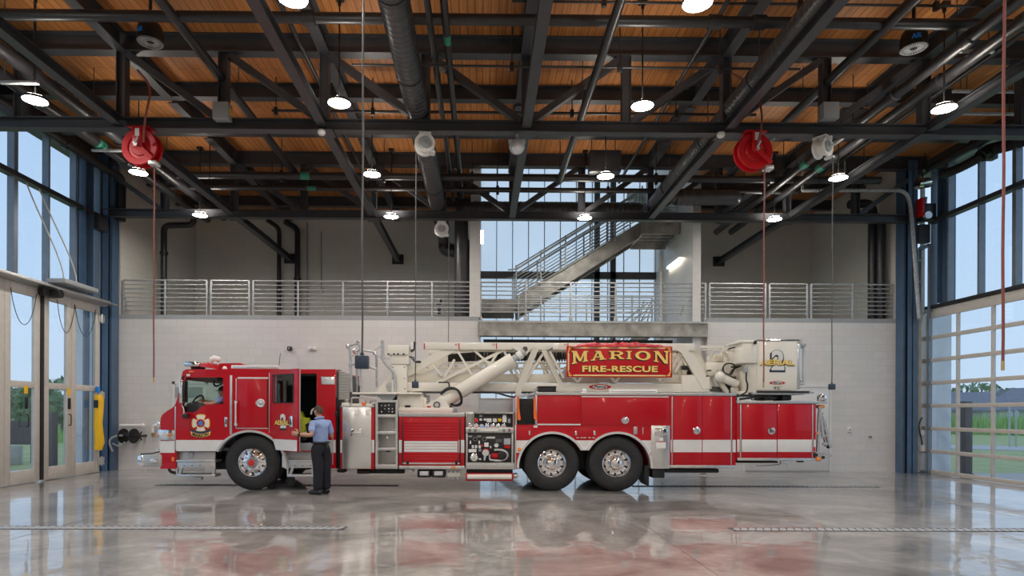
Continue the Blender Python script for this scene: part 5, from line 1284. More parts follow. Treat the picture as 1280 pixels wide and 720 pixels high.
# cab steps
def steps(x0, x1, plate_x1):
    s_ = R('cab_step', x0, 564.5, plate_x1, 575.5, YT+.10, YT+.13, 'diamond', .004)
    R('step_tread', x0, 575, x1, 578, YT-.0, YT+.35, 'alu', .01, s_)
    R('step_riser', x0+1, 578, x1, 585, YT+.02, YT+.05, 'alu', .004, s_)
    for xx in (x0+30, x0+20, x0+10):
        if xx < x1-4: part('step_bolt', MB().cyl(at(xx, 582, YT+.015), at(xx, 582, YT+.03), .012, seg=8), 'black', s_)
    R('lower_tread', x0, 593, x1, 596.3, YT-.0, YT+.3, 'alu', .01, s_)
    R('step_leg', x0, 584.5, x0+2, 594, YT+.02, YT+.06, 'alu', .004, s_)
    part('step_leg', MB().bar(at(x0+4.5, 594, YT+.04), at(x0+7.5, 584, YT+.04), .05, .05), 'alu', s_)
    part('step_leg', MB().bar(at(x1-2, 594, YT+.03), at(x1-1, 584, YT+.03), .05, .05), 'alu', s_)
    return s_
s1 = steps(220, 269, 269); R('step_lamp', 240.5, 596.8, 252, 600, YT+.02, YT+.12, 'grey', .02, s1)
R('fuel_cap', 235, 565, 241, 572.5, YT+.06, YT+.1, 'grey', .03, s1)
s2 = steps(358.5, 393, 393); part('tow_ring', MB().tube([at(362, 601, YT+.1)+Vector((.07*math.cos(2*PI*k/18), 0, .06*math.sin(2*PI*k/18))) for k in range(18)], .008, 6, closed=True).box(at(357, 600, YT).x, at(366, 600, YT).x, YT+.12, YT+.14, at(360, 607, YT).z, at(360, 596, YT).z), 'frame', s2)
R('door_sill', 358, 554, 395.5, 563.8, YT+.02, YT+.3, 'grey', .01, label='grey door sill')
fender(313, 584, 44, -2, 154)
R('fender_return', 352.5, 565, 356.5, 584.5, YT-.02, YT+.1, 'brightwork', .01)

# open crew door, hinged at its front edge
ang = math.radians(40); hx = at(337.2, 500, YT).x; DW = .99
dm0 = at(337, 464, YT).z
def DU(px): return (px-337.2)/33.8*DW
def DZ(py): return 1.65+(515.5-py)/F*12.75
def door_part(name, mb, m, par=None, label=None):
    ca, sa = math.cos(ang), math.sin(ang)
    mb.xform(lambda p: (hx+p.x*ca+p.y*sa, YT-.01-p.x*sa+p.y*ca, p.z))
    return part(name, mb, m, par or TR, label)
do = [(0.0, DZ(464)), (DW, DZ(464)), (DW, DZ(564)), (DU(345.5), DZ(564)), (DU(343), DZ(555)), (DU(340.5), DZ(547)), (0.0, DZ(541.5))]
dwin = [(DU(341.8), DZ(470.5)), (DU(365.5), DZ(470.5)), (DU(366), DZ(472)), (DU(366), DZ(504.5)), (DU(341.8), DZ(504.5))]
cd = door_part('crew_door', MB().plate([do, dwin], 0, .05), 'red')
door_part('inner_lining', MB().plate([do, dwin], .05, .075), 'grey', cd, 'dark grey inner face of the open door')
door_part('window_pane', MB().box(DU(341.8), DU(366), .02, .03, DZ(504.5), DZ(470.5)), 'cabglass', cd)
door_part('window_gasket', MB().plate([[(DU(340.8), DZ(469.5)), (DU(366.9), DZ(469.5)), (DU(366.9), DZ(505.5)), (DU(340.8), DZ(505.5))], dwin], -.008, 0), 'black', cd)
door_part('white_stripe', MB().plate([[(DU(341.6), DZ(550.5)), (DW, DZ(550.5)), (DW, DZ(564)), (DU(345.5), DZ(564)), (DU(343), DZ(555))]], -.004, 0), 'stripe', cd)
door_part('door_handle', MB().cbox(DU(362.5), DU(366.8), -.03, 0, DZ(535), DZ(521), .02), 'chrome', cd)
door_part('handle_recess', MB().cbox(DU(364), DU(365.4), -.035, -.025, DZ(532), DZ(525), .01), 'black', cd)
door_part('number_shadow', text_mb('2', DU(350.2), DU(358.4), DZ(539), DZ(518.5), -.006, .004, .06), 'black', cd)
door_part('number', text_mb('2', DU(351.2), DU(358.2), DZ(536.5), DZ(518.8), -.011, .004, .045), 'stripe', cd, 'white number 2')
door_part('lettering_shadow', text_mb('AERIAL', DU(345.0), DU(362.7), DZ(533), DZ(526.5), -.016, .004, .05), 'black', cd)
door_part('lettering', text_mb('AERIAL', DU(344.8), DU(362.3), DZ(532.6), DZ(526.8), -.021, .004, .03), 'gold', cd, 'gold lettering')

# slatted guard behind the cab
sg = PL('slatted_guard', [(420, 462.5), (424, 462), (436.5, 468), (436.5, 500), (420, 500)], YT+.35, YT+.38, 'cord', Y=YT+.35)
for i in range(19):
    yy = 464.5+i*1.9; x1 = min(436.5, 424+(yy-462)*2.1)
    R('slat', 420, yy-.6, x1, yy+.6, YT+.29, YT+.36, 'stripe', .01, sg)
R('gap_panel', 419.6, 500, 426, 586, YT+.25, YT+.5, 'frame', .02)
TB('gap_handle', [(421, 497), (421, 512), (421, 540)], YT+.05, .016, 'black')
R('door_stop', 418.5, 514, 422, 520, YT-.03, YT+.1, 'black', .015)
R('gap_hose', 420.5, 586, 432, 591, YT+.2, YT+.4, 'frame', .05)

# ---------------- front body: polished stainless compartment
b1 = R('front_body', 425.5, 508.5, 468.2, 586.5, YT+.02, YF-.02, 'red', .01)
for x0, x1 in ((425.3, 427.5), (464.5, 468)):
    R('white_stripe', x0, 550, x1, 566, YT+.012, YT+.02, 'stripe', .002, b1)
cdm = R('stainless_door', 428, 509, 464, 586, YT-.02, YT+.03, 'mirror', .008)
R('paddle_handle', 438, 536.5, 453.3, 545.3, YT-.05, YT-.015, 'chrome', .02, cdm)
R('paddle_grip', 439.5, 540, 452, 543.2, YT-.065, YT-.04, 'alu', .01, cdm)
for x0 in (443, 457): R('label', x0, 513.2, x0+5.2, 518.8, YT-.024, YT-.02, 'white', .002, cdm, label='white label')
R('body_top', 425.5, 507, 468, 509, YT+.0, YF-.0, 'diamond', .008)
R('top_box', 426.5, 503.2, 436.5, 508, YT+.1, YT+.4, 'cream', .02)
R('top_box', 439, 504.5, 466, 508, YT+.15, YT+.6, 'cream', .02)
part('beacon', MB().ball(at(454.8, 505, YT+.08), .045, 16), 'orange', TR, label='orange ball cap')
TB('folding_step', [(439.5, 506), (439.5, 497), (457, 497), (457, 506)], YT+.2, .02, 'alu', rnd=.04)
TB('folding_step', [(463, 506), (463, 500.5), (470, 500.5)], YT+.3, .02, 'alu', rnd=.04)
R('top_bracket', 430, 499, 436, 503.5, YT+.3, YT+.4, 'alu', .03)
# ---------------- shelf ladder bay
sb = part('step_ladder_bay', MB().plate([P2([(469.3, 500), (497.2, 500), (497.2, 586), (469.3, 586)]), P2([(472.3, 503), (494.5, 503), (494.5, 580.5), (472.3, 580.5)])], YT, YT+.35), 'alu', TR)
R('bay_back', 470, 501, 497, 586, YT+.33, YF-.1, 'diamond', .005, sb, Y=YT)
for y0 in (518, 539, 559.5): R('step_shelf', 472, y0, 495, y0+3.8, YT+.0, YT+.34, 'alu', .008, sb)
R('bay_bottom', 470, 580.4, 496.5, 586.3, YT-.01, YT+.3, 'diamond', .008, sb)
sp_ = R('switch_panel', 472.8, 503.5, 494.2, 517.4, YT+.05, YT+.1, 'black', .006, sb, label='black switch panel')
for i, (x, y) in enumerate(((477, 507), (481.5, 507), (486, 506.5), (481, 511), (486, 511), (490.5, 511), (486, 514.7), (490.5, 514.7), (477, 514.7))):
    part('switch', MB().cyl(at(x, y, YT+.03), at(x, y, YT+.05), .014, seg=8), ('grey', 'white', 'lens')[i % 3], sb)
R('latch', 482, 544.5, 485, 548, YT+.28, YT+.33, 'chrome', .01, sb); R('latch', 482, 563, 488, 565, YT+.28, YT+.33, 'black', .01, sb)

# ---------------- roll-up door
rb_ = part('rollup_body', RB(MB(), 498.6, 515.5, 580.5, 586, YT, YF, .012), 'red', TR)
R('tread_top', 498.3, 515.6, 581, 521, YT-.02, YF-.02, 'diamond', .012)
rdr = R('rollup_door', 504, 524.5, 573, 580, YT-.008, YT+.0, 'red', .003)
for i in range(15):
    yy = 527+i*3.5
    if yy < 579:
        R('slat', 505.2, yy, 572, yy+3.15, YT-.014, YT-.006, 'stripe' if 550 < yy+1.3 < 565.5 else 'red', .003, rdr)
for x0 in (502.3, 574.4): R('door_rail', x0, 524, x0+1.6, 581.5, YT-.02, YT, 'black', .004, rdr)
R('bottom_bar', 503, 578.5, 574.5, 580.4, YT-.03, YT, 'alu', .006, rdr)
R('bar_latch', 508, 575.5, 511, 580.5, YT-.04, YT-.02, 'black', .008, rdr); R('bar_latch', 569, 575, 572, 580.5, YT-.04, YT-.02, 'black', .008, rdr)
R('white_stripe', 498.6, 550, 503.8, 566, YT-.005, YT, 'stripe', .002, rb_); R('white_stripe', 573.3, 550, 580.4, 566, YT-.005, YT, 'stripe', .002, rb_)
R('rub_rail', 498.5, 582.3, 581, 586.6, YT-.02, YT+.06, 'alu', .01)
R('reflector', 564.2, 583, 569, 585.6, YT-.03, YT-.02, 'amber', .004, label='orange reflector'); R('reflector_base', 508, 583.2, 512, 585.2, YT-.03, YT-.02, 'grey', .004)
for x0 in (521.5, 539.5):
    sl = R('step_light', x0, 587, x0+17, 597, YT+.05, YT+.5, 'black', .02)
    R('light_lens', x0+3, 589, x0+14, 594.5, YT+.03, YT+.06, 'lens', .02, sl)
R('hydraulic_box', 506, 586.6, 516.5, 590.5, YT+.1, YT+.4, 'alu', .01)
vb = R('valve_block', 558.5, 587, 575.5, 596, YT+.1, YT+.4, 'cream', .015)
for i in range(3): part('valve', MB().cyl(at(561.5+i*5.2, 596, YT+.12), at(561.5+i*5.2, 599, YT+.12), .02, seg=8), 'alu', vb); R('valve_tag', 559.6+i*5.2, 588.6, 563+i*5.2, 591, YT+.09, YT+.1, 'grey', .004, vb)
R('undercarriage', 446, 586, 506, 592, YT+.3, YT+.8, 'frame', .03); R('undercarriage_box', 446, 588, 462, 592.5, YT+.15, YT+.5, 'frame', .02)

# ---------------- pump panel
pb = R('pump_body', 581.5, 515, 644, 587, YT+.12, YF-.1, 'alu', .01, Y=YT)
R('pump_cover', 599.3, 498, 641, 515.5, YT+.3, YT+.34, 'grey', .01, label='grey hinged cover'); R('cover_trim', 599, 497.4, 641, 498.6, YT+.28, YT+.36, 'alu', .004)
R('upper_gauge_panel', 592.5, 516.5, 641, 533.5, YT+.08, YT+.13, 'black', .006, pb)
R('panel_hood', 591.5, 515, 642, 517.4, YT-.0, YT+.14, 'mottled', .006, pb)
R('side_box', 583, 517, 591, 533, YT+.05, YT+.2, 'mottled', .02, pb)
R('panel_ledge', 582, 534.2, 642.5, 540.8, YT-.03, YT+.15, 'alu', .012, pb)
R('label_strip', 600, 536.5, 623, 539, YT-.034, YT-.03, 'white', .002, pb, label='white label strip')
for x in (587, 594, 630, 637): R('pull_tag', x-1.6, 536.4, x+1.6, 537.7, YT-.036, YT-.03, 'green' if x != 637 else 'redplain', .002, pb); R('pull_tag', x-1.6, 538.4, x+1.6, 539.5, YT-.036, YT-.03, 'black', .002, pb)
R('lower_gauge_panel', 584.5, 541.5, 639.5, 578, YT+.05, YT+.12, 'black', .006, pb)
for x0, x1 in ((582.6, 584.6), (639.4, 641.6)): R('panel_frame', x0, 541, x1, 579, YT+.02, YT+.13, 'alu', .006, pb)
R('pump_tread', 582, 578.5, 643.5, 586.8, YT-.05, YT+.15, 'diamond', .012, pb)
def gauge(x, y, r, Y, face='white', rim='chrome', name='gauge'):
    g = part(name, MB().lathe([(sc(r), .01), (sc(r), -.03), (sc(r)*.85, -.035), (sc(r)*.8, -.02), (.0, -.02)], at(x, y, Y), (0, 1, 0), 20), rim, pb)
    part('gauge_face', MB().lathe([(sc(r)*.78, 0), (sc(r)*.78, -.024), (.0, -.024)], at(x, y, Y), (0, 1, 0), 18), face, pb)
    return g
for i in range(7): gauge(588.5+i*6.8, 532.2, 2.9, YT+.03, ('lens', 'white', 'lens', 'white', 'lens', 'white', 'lens')[i], ('chrome', 'white')[i == 1])
cols7 = ['redlens', 'redlens', 'blueprint', 'blueprint', 'orange', 'green', 'orange']
for i in range(7): R('control_knob', 586.8+i*6.8, 533.4, 590.2+i*6.8, 534.8, YT-.03, YT+.05, cols7[i], .008, pb)
for (x, y, w, h, m) in ((595.5, 525.5, 4.5, 5, 'redlens'), (601, 524.5, 3.5, 3, 'white'), (606.5, 524.5, 4, 3, 'white'), (611.5, 525.5, 6, 5, 'white'), (618.5, 525.5, 5, 5, 'stripe'), (624.7, 525, 4.5, 4, 'yellow'), (630.6, 524.3, 5.2, 7.5, 'white'), (636.5, 526, 3.2, 5.5, 'grey'), (601, 520, 3.6, 2.4, 'grey'), (630.5, 519.6, 4.5, 2, 'white'), (594.5, 523, 1.5, 1.5, 'yellow')):
    R('indicator', x-w/2, y-h/2, x+w/2, y+h/2, YT+.05, YT+.09, m, .012, pb)
gauge(592.8, 571.5, 5.0, YT+.05, 'white'); part('intake_cap', MB().lathe([(sc(2), -.03), (sc(2), -.06), (0, -.065)], at(592.8, 571.5, YT+.05), (0, 1, 0), 14), 'chrome', pb)
gauge(620.5, 556.5, 3.0, YT+.05, 'stripe'); gauge(594, 548.8, 2.6, YT+.05, 'black', 'grey'); gauge(605.4, 548.8, 2.6, YT+.05, 'black', 'grey')
for (x, y, w, h, m) in ((613.5, 547, 11, 2.4, 'stripe'), (608, 556, 5.5, 5.5, 'white'), (590.5, 563.5, 10, 4, 'white'), (634, 552, 8.5, 8, 'grey'), (634, 558.6, 7.5, 3.5, 'redplain'), (623.5, 551, 8, 4, 'cord'), (591, 558.5, 2.6, 4, 'stripe'), (595, 558.5, 3, 4, 'stripe'), (599.5, 558.5, 3, 4, 'stripe'), (588, 553, 1.8, 4, 'white'), (599, 553, 1.8, 4, 'white'), (600, 563, 3.5, 3, 'grey'), (600, 574, 3, 2, 'white'), (587.8, 545.5, 5, 2, 'grey'), (599, 545.5, 5, 2, 'grey'), (613.2, 559, 1.8, 3, 'stripe'), (603, 557, 2, 3, 'redlens')):
    R('indicator', x-w/2, y-h/2, x+w/2, y+h/2, YT+.03, YT+.06, m, .006, pb)
for i in range(3): R('display_bar', 631.3+i*2.4, 549.5, 632.6+i*2.4, 555, YT+.022, YT+.032, 'lens', .003, pb)
R('valve_handle', 603.5, 561, 611.5, 568, YT-.02, YT+.06, 'redplain', .03, pb, label='red valve handle')
part('discharge_outlet', MB().cyl(at(607, 566, YT-.06), at(607, 566, YT+.08), .07, .05, 14).cyl(at(606, 570, YT-.04), at(605.5, 575.5, YT-.04), .035, .015, 10), 'chrome', pb)
R('discharge_valve', 614, 566.5, 624, 573, YT-.02, YT+.08, 'redplain', .03, pb, label='red discharge valve')
part('large_cap', MB().lathe([(.09, 0), (.092, -.07), (.07, -.09), (0, -.095)], at(627.5, 569, YT+.03), (0, 1, 0), 22), 'black', pb)
part('outlet_elbow', MB().tube([at(622+12.5*math.sin(math.radians(a)), 569-7*math.cos(math.radians(a))*.98, YT+.0) for a in range(-20, 201, 20)], .028, 10), 'alu', pb)
part('outlet_pipe', MB().tube(fillet([at(612, 568, YT+.02), at(612, 575, YT), at(622, 575.5, YT)], .04), .022, 8), 'alu', pb)
tray = R('hose_tray', 582.2, 591.3, 641.5, 601.3, YT+.0, YT+.03, 'redplain', .008, label='red tray under the pump panel'); 
part('tray_roll', MB().cyl(at(584, 596, YT-.02), at(639.5, 596, YT-.02), .055, seg=14), 'cream', tray)
R('tray_end', 641, 592.5, 647.5, 598, YT+.05, YT+.3, 'alu', .02, tray); R('tray_box', 583, 586.8, 641, 591.5, YT+.05, YT+.5, 'frame', .02, tray)

# ---------------- rear body with double wheel arches
a2 = pxarc(771.5, 583.5, 41.5, 2, 150.5, 22); a1 = pxarc(690, 583.5, 41.5, 29.5, 180, 22)
RBODY = [(643.8, 494), (645, 494), (645, 531), (670, 531), (670, 494), (919.5, 494), (919.5, 582.3), (813, 582.3)]+a2+a1+[(648.5, 586), (643.8, 586)]
rbody = PL('rear_body', RBODY, YT, YF, 'red')
S1 = [(643.8, 550.5), (665.5, 550.5), (656, 560), (653, 566), (643.8, 566)]
PL('white_stripe', S1, YT-.004, YT, 'stripe', rbody, Y=YT)
PL('white_stripe', [(715, 550.5), (746, 550.5), (738, 557), (735, 562.8), (726.5, 562.8), (722, 556.5)], YT-.004, YT, 'stripe', rbody, Y=YT)
PL('white_stripe', [(797, 550.5), (815, 550.5), (815, 566), (809.5, 566), (805, 558)], YT-.004, YT, 'stripe', rbody, Y=YT)
for x0, x1 in ((838, 840), (841.2, 877), (878, 913.5), (915.2, 919.4)): PL('white_stripe', [(x0, 549.8), (x1, 549.8), (x1, 565.2), (x0, 565.2)], YT-.014, YT-.008, 'stripe', rbody, Y=YT)
R('tread_top', 669.5, 490.6, 920.5, 494.5, YT-.02, YF-.02, 'diamond', .012)
R('compartment_door', 672, 495.5, 725.8, 529.8, YT-.012, YT, 'red', .005, rbody); R('door_sill', 672, 529.8, 726, 531.6, YT-.025, YT, 'stripe', .005, rbody)
cdr = R('compartment_door', 726.8, 496.2, 836, 532, YT-.012, YT, 'red', .005, rbody); R('door_trim', 727, 495.4, 836, 496.6, YT-.02, YT, 'stripe', .003, rbody)
for x0, x1 in ((841.5, 877.2), (878, 913.3)): R('compartment_door', x0, 495.5, x1, 580.8, YT-.010, YT, 'red', .005, rbody)
for x in (840.3, 914.2): R('door_trim', x-.6, 495.5, x+.6, 581, YT-.02, YT, 'alu', .004, rbody)
R('rub_rail', 837, 581.6, 919.5, 585.3, YT-.02, YT+.05, 'alu', .008, rbody)
def dlatch(x, y, r=4.6):
    part('round_latch', MB().lathe([(sc(r), 0), (sc(r), -.018), (sc(r)*.8, -.028), (sc(r)*.66, -.01), (sc(r)*.5, -.012), (sc(r)*.4, -.03), (0, -.032)], at(x, y, YT-.008), (0, 1, 0), 24).bar(at(x-r*.6, y, YT-.03), at(x+r*.6, y, YT-.03), .02, .012), 'chrome', rbody)
dlatch(781.3, 525.3); dlatch(870.5, 538.3)
pstl = R('stainless_panel', 814, 532, 837.2, 586, YT-.025, YT+.01, 'mirror', .006, rbody)
R('paddle_handle', 819, 535.5, 834.5, 544.2, YT-.055, YT-.02, 'chrome', .025, rbody)
R('label', 820.3, 552, 832.3, 560.5, YT-.03, YT-.024, 'white', .002, rbody, label='white instruction label'); R('label_heading', 820.3, 552, 832.3, 552.8, YT-.033, YT-.028, 'redplain', .001, rbody); R('label', 824.5, 547.3, 829, 551, YT-.03, YT-.024, 'white', .002, rbody)
for x0, x1, y0, y1 in ((644.8, 664, 533.5, 549), (717.5, 744.5, 534.5, 549)): R('small_door', x0, y0, x1, y1, YT-.008, YT, 'red', .004, rbody)
for x, y, w, h in ((662, 541, 2.6, 5.5), (720, 541.3, 2.8, 6), (743.3, 541.3, 2.8, 6)): R('latch', x-w/2, y-h/2, x+w/2, y+h/2, YT-.02, YT, 'chrome', .01, rbody)
R('lamp_cover', 792, 533.5, 796.8, 543, YT-.03, YT, 'alu', .012, rbody); R('latch_bar', 803.2, 534, 804.3, 543, YT-.02, YT, 'alu', .006, rbody)
for x in (722, 727, 731, 737, 742): R('hinge_clip', x-1.6, 546.6, x+1.6, 547.8, YT-.016, YT, 'alu', .003, rbody)
part('side_marker', MB().ball(at(649.2, 562, YT-.01), .04, 14, 1, .5, 1), 'amber', rbody, label='round amber lamp')
R('door_plate', 667, 531.8, 672, 534.6, YT-.015, YT, 'white', .004, rbody)
fender(690, 583.5, 41.5, 29.5, 182); fender(771.5, 583.5, 41.5, -2, 150.5)
R('tail_panel', 643.6, 531, 645.2, 587, YT-.012, YT+.05, 'alu', .003)
# netted bay with orange straps
nb = R('net_bay', 645, 498, 669.5, 531, YT+.18, YF-.2, 'frame', .01, Y=YT)
net = MB()
for i in range(8): net.bar(at(647+i*2.9, 500.5, YT+.04), at(647+i*2.9, 530.5, YT+.04), .022, .012, (0, 1, 0))
for i in range(9): net.bar(at(646.5, 501.5+i*3.5, YT+.045), at(668.5, 501.5+i*3.5, YT+.045), .022, .012, (0, 1, 0))
part('cargo_net', net, 'black', nb)
for x0, y1 in ((647.5, 524.5), (668, 524.0)): TB('strap', [(x0, 496.5), (x0+.3, 510), (x0+1.6, y1-4), (x0+2.4, y1), (x0+.4, y1-1), (x0+.2, 512)], YT-.02, .025, 'orange', nb, label='orange pull strap', rnd=.05)
part('bay_roof', MB().bar(at(646, 497.5, YT+.02), at(660, 493, YT+.02), .10, .07).bar(at(656, 495, YT+.3), at(672, 491, YT+.3), .3, .06), 'galv', nb)
R('bay_frame', 644.2, 496, 646.2, 531, YT-.01, YT+.2, 'alu', .006, nb); R('bay_frame', 669, 493, 671.4, 531.5, YT-.01, YT+.2, 'alu', .006, nb)
# under the rear body
PL('mud_flap', [(806.5, 582), (812, 582), (812, 608), (810, 607.5), (806.5, 601)], YT+.05, YT+.6, 'black', Y=YT)
R('under_box', 815.5, 586, 831, 597.6, YT+.05, YT+.5, 'frame', .02); R('under_rail', 831, 586, 899, 591, YT+.15, YT+.4, 'frame', .02)
TB('drain_handle', [(872.5, 591), (872.5, 595), (883, 595), (883, 591)], YT+.1, .012, 'alu', rnd=.03)
# low tail section
tl = R('tail_body', 920.5, 503, 1020, 575, YT+.01, YF-.02, 'red', .01)
R('tail_gap', 918.8, 494, 921.4, 577, YT+.03, YT+.4, 'frame', .01)
R('tread_top', 920.5, 501, 1023, 504.6, YT-.015, YF-.0, 'diamond', .012, tl)
for x0, x1 in ((927.2, 971), (972, 1014.8)):
    R('compartment_door', x0, 505.5, x1, 572, YT-.004, YT+.01, 'red', .005, tl)
    R('white_stripe', x0, 549.5, x1, 565, YT-.008, YT-.002, 'stripe', .002, tl)
for x0, x1 in ((921.5, 925), (1017, 1019.8)): R('white_stripe', x0, 549.5, x1, 565, YT+.004, YT+.01, 'stripe', .002, tl)
for x in (926, 1015.9): R('door_trim', x-.7, 505.5, x+.7, 572, YT-.016, YT+.01, 'alu', .004, tl)
R('rub_rail', 922, 572.6, 1020.5, 576, YT-.02, YT+.05, 'alu', .008, tl); R('rail_plate', 976, 576, 985.5, 580, YT+.0, YT+.05, 'alu', .006, tl)
part('round_latch', MB().lathe([(sc(4.6), 0), (sc(4.6), -.018), (sc(3.6), -.028), (sc(3), -.01), (sc(2), -.03), (0, -.032)], at(964, 538.5, YT-.004), (0, 1, 0), 24).bar(at(961, 538.5, YT-.028), at(967, 538.5, YT-.028), .02, .012), 'chrome', tl)
R('tail_lamp', 1017, 558.8, 1019.6, 563.8, YT-.01, YT+.01, 'redlens', .004, tl, label='small red lamp')
R('under_rail', 921, 576.5, 973, 578.8, YT+.15, YT+.4, 'frame', .02, tl); TB('brake_line', [(945, 580), (946, 582.5), (955, 582.5), (975, 580.5)], YT+.2, .012, 'alu', tl, rnd=.05)
R('under_hook', 998, 576, 1005, 578, YT+.1, YT+.2, 'frame', .008, tl)
# folding rear ladder, beacon and bumper
rl = part('rear_ladder', MB().bar(at(1024, 508, YT+.05), at(1029, 545, YT+.05), .05, .05, (0, 1, 0)).bar(at(1024, 515, YT+.06), at(1022, 565, YT+.06), .05, .05, (0, 1, 0)), 'galv', TR)
part('ladder_leg', MB().bar(at(1030, 528, YT+.05), at(1037.5, 560, YT+.05), .05, .07, (0, 1, 0)), 'galv', rl); part('ladder_leg', MB().bar(at(1027, 520, YT+.6), at(1033, 558, YT+.6), .06, .06, (0, 1, 0)), 'galv', rl)
for i in range(5): part('ladder_rung', MB().bar(at(1023+i*1.4, 519+i*9, YT+.05), at(1029+i*2, 517+i*9, YT+.05), .04, .05).bar(at(1026+i*1.4, 519+i*9, YT+.05), at(1026+i*1.4, 519+i*9, YT+.9), .03, .03), 'galv', rl)
R('ladder_foot', 1036, 557.5, 1039, 560.5, YT+.02, YT+.12, 'black', .01, rl)
bc = part('tail_beacon', MB().lathe([(.0, .15), (.07, .145), (.095, .11), (.10, .04), (.09, .02), (.1, .0), (.0, .0)], at(1027.3, 501.6, YT+.15), (0, 0, 1), 22), 'chrome', TR)
R('beacon_base', 1021, 501.8, 1034.5, 504, YT+.05, YT+.35, 'alu', .01, bc); R('amber_lamp', 1023.5, 506, 1031.5, 510.5, YT+.1, YT+.25, 'amber', .02, bc, label='amber lamp under the beacon')
tb_ = PL('tail_bumper', [(1020, 568), (1038, 567), (1040.5, 570), (1036, 573), (1026, 574.5), (1020, 575)], YT+.0, YF-.02, 'galv', Y=YT)
part('tail_light', MB().ball(at(1023, 574, YT-.02), .05, 14), 'amber', TR, label='amber tail light'); R('tail_hook', 1017.5, 566.5, 1023, 570.5, YT-.05, YT+.1, 'black', .02); R('tail_bracket', 1028, 570, 1031.5, 573.5, YT-.03, YT+.05, 'black', .015)
R('side_reflector', 1020.2, 540, 1022.6, 543.5, YT+.0, YT+.15, 'amber', .02, label='amber side lamp')
# ================================================================ AERIAL: turntable, ladder, basket
YL, YL2 = 13.62, 14.92
tt = R('turntable_deck', 440, 490.4, 527, 492.8, 13.08, 15.4, 'cream', .01)
PL('turntable_skirt', [(469, 493), (496, 493), (490, 500.5), (478, 500.5)], 13.2, 15.2, 'grey', Y=13.2)
R('turntable_base', 495, 493, 528, 511.5, 13.25, 15.2, 'cream', .03, Y=13.15)
R('turntable_plinth', 497, 509.5, 566, 516, 13.1, 15.3, 'cream', .02, Y=13.1)
R('pinion_box', 526.5, 497, 533, 511, 13.3, 13.6, 'cream', .03); R('dark_gap', 506, 506.5, 513, 511.5, 13.22, 13.26, 'black', .01)
PL('cylinder_pedestal', [(530.5, 514), (532, 506.5), (540, 501), (551, 497), (556.5, 499), (561, 507), (562.5, 514)], 13.18, 13.34, 'cream')
PL('pedestal_far', [(530.5, 514), (532, 506.5), (540, 501), (551, 497), (556.5, 499), (561, 507), (562.5, 514)], 14.9, 15.06, 'cream', Y=13.18)
for rr, mm in ((.075, 'cord'), (.045, 'alu')): part('pivot_pin', MB().cyl(at(546, 506.2, 13.13 if mm == 'alu' else 13.15), at(546, 506.2, 13.2), rr, seg=18), mm, TR)
R('warning_label', 533.5, 507.5, 538.5, 509.5, 13.17, 13.18, 'redplain', .001)
# lift cylinders
def cylinder(Y):
    c = part('lift_cylinder', MB().tube([at(551, 504.5, Y), at(554.5, 502, Y), at(641, 449.5, Y)], [.13, .155, .155], 26), 'cream', TR)
    part('piston_rod', MB().cyl(at(640, 450, Y), at(656, 440, Y), .075, seg=18), 'galv', c)
    part('rod_end', MB().cyl(at(647, 445.8, Y), at(652, 442.5, Y), .095, seg=18), 'white', c)
    return c
cylinder(13.42); cylinder(14.95)
hl = MB()
for k in range(3):
    hl.tube(fillet([at(551, 493-k*.6, 13.3), at(560, 486-k, 13.25), at(572, 486, 13.2), at(577, 495+k, 13.2), at(577, 504+k, 13.25), at(568, 507.5, 13.3), at(562, 503.5, 13.35)], .25, 6), .025, 8)
part('hydraulic_hose', hl, 'black', TR); TB('hydraulic_line', [(548, 478), (561.5, 478), (561.5, 489), (552, 492)], 13.5, .015, 'black', rnd=.05)
# operator tower
tw = R('operator_tower', 489.3, 455, 508.2, 491, 13.45, 13.95, 'cream', .02)
R('tower_head', 489, 443.5, 511, 455.2, 13.42, 13.95, 'cream', .02, tw); R('tower_console', 484, 431.3, 511.3, 443.5, 13.38, 13.98, 'cream', .02, tw)
for x in (485.5, 492.5, 497.5, 504.5): part('bolt', MB().ball(at(x, 442.7, 13.37), .022, 10), 'frame', tw)
for x, y in ((491, 459), (505.5, 459), (491, 473), (505.5, 473), (506, 486)): part('bolt', MB().ball(at(x, y, 13.44), .013, 8), 'frame', tw)
TB('tower_tube', [(478, 425.5), (478.2, 449), (484, 457), (492, 465), (494, 473), (494, 490)], 13.35, .035, 'galv', tw, 10, rnd=.25)
PL('tower_gusset', [(470, 490), (488, 467), (489.5, 467), (489.5, 490)], 13.6, 13.66, 'cream', tw); part('tower_motor', MB().cyl(at(487.5, 483, 13.5), at(487.5, 483, 13.66), .09, seg=14), 'galv', tw)
sl_ = R('tower_lamp', 513, 427, 517, 437, 13.4, 13.6, 'white', .03, tw); PL('lamp_back', [(516.5, 427), (519.5, 427.5), (518, 437), (514, 440), (512.5, 438), (516.5, 436)], 13.42, 13.58, 'black', tw)
TB('cable', [(508, 446), (517.5, 446.5), (517.5, 452)], 13.5, .012, 'black', tw, rnd=.03); TB('cable', [(508, 444), (514, 447), (519, 453)], 13.45, .012, 'black', tw)
R('cable_clamp', 519, 450.8, 526, 453.5, 13.4, 13.5, 'black', .015, tw)
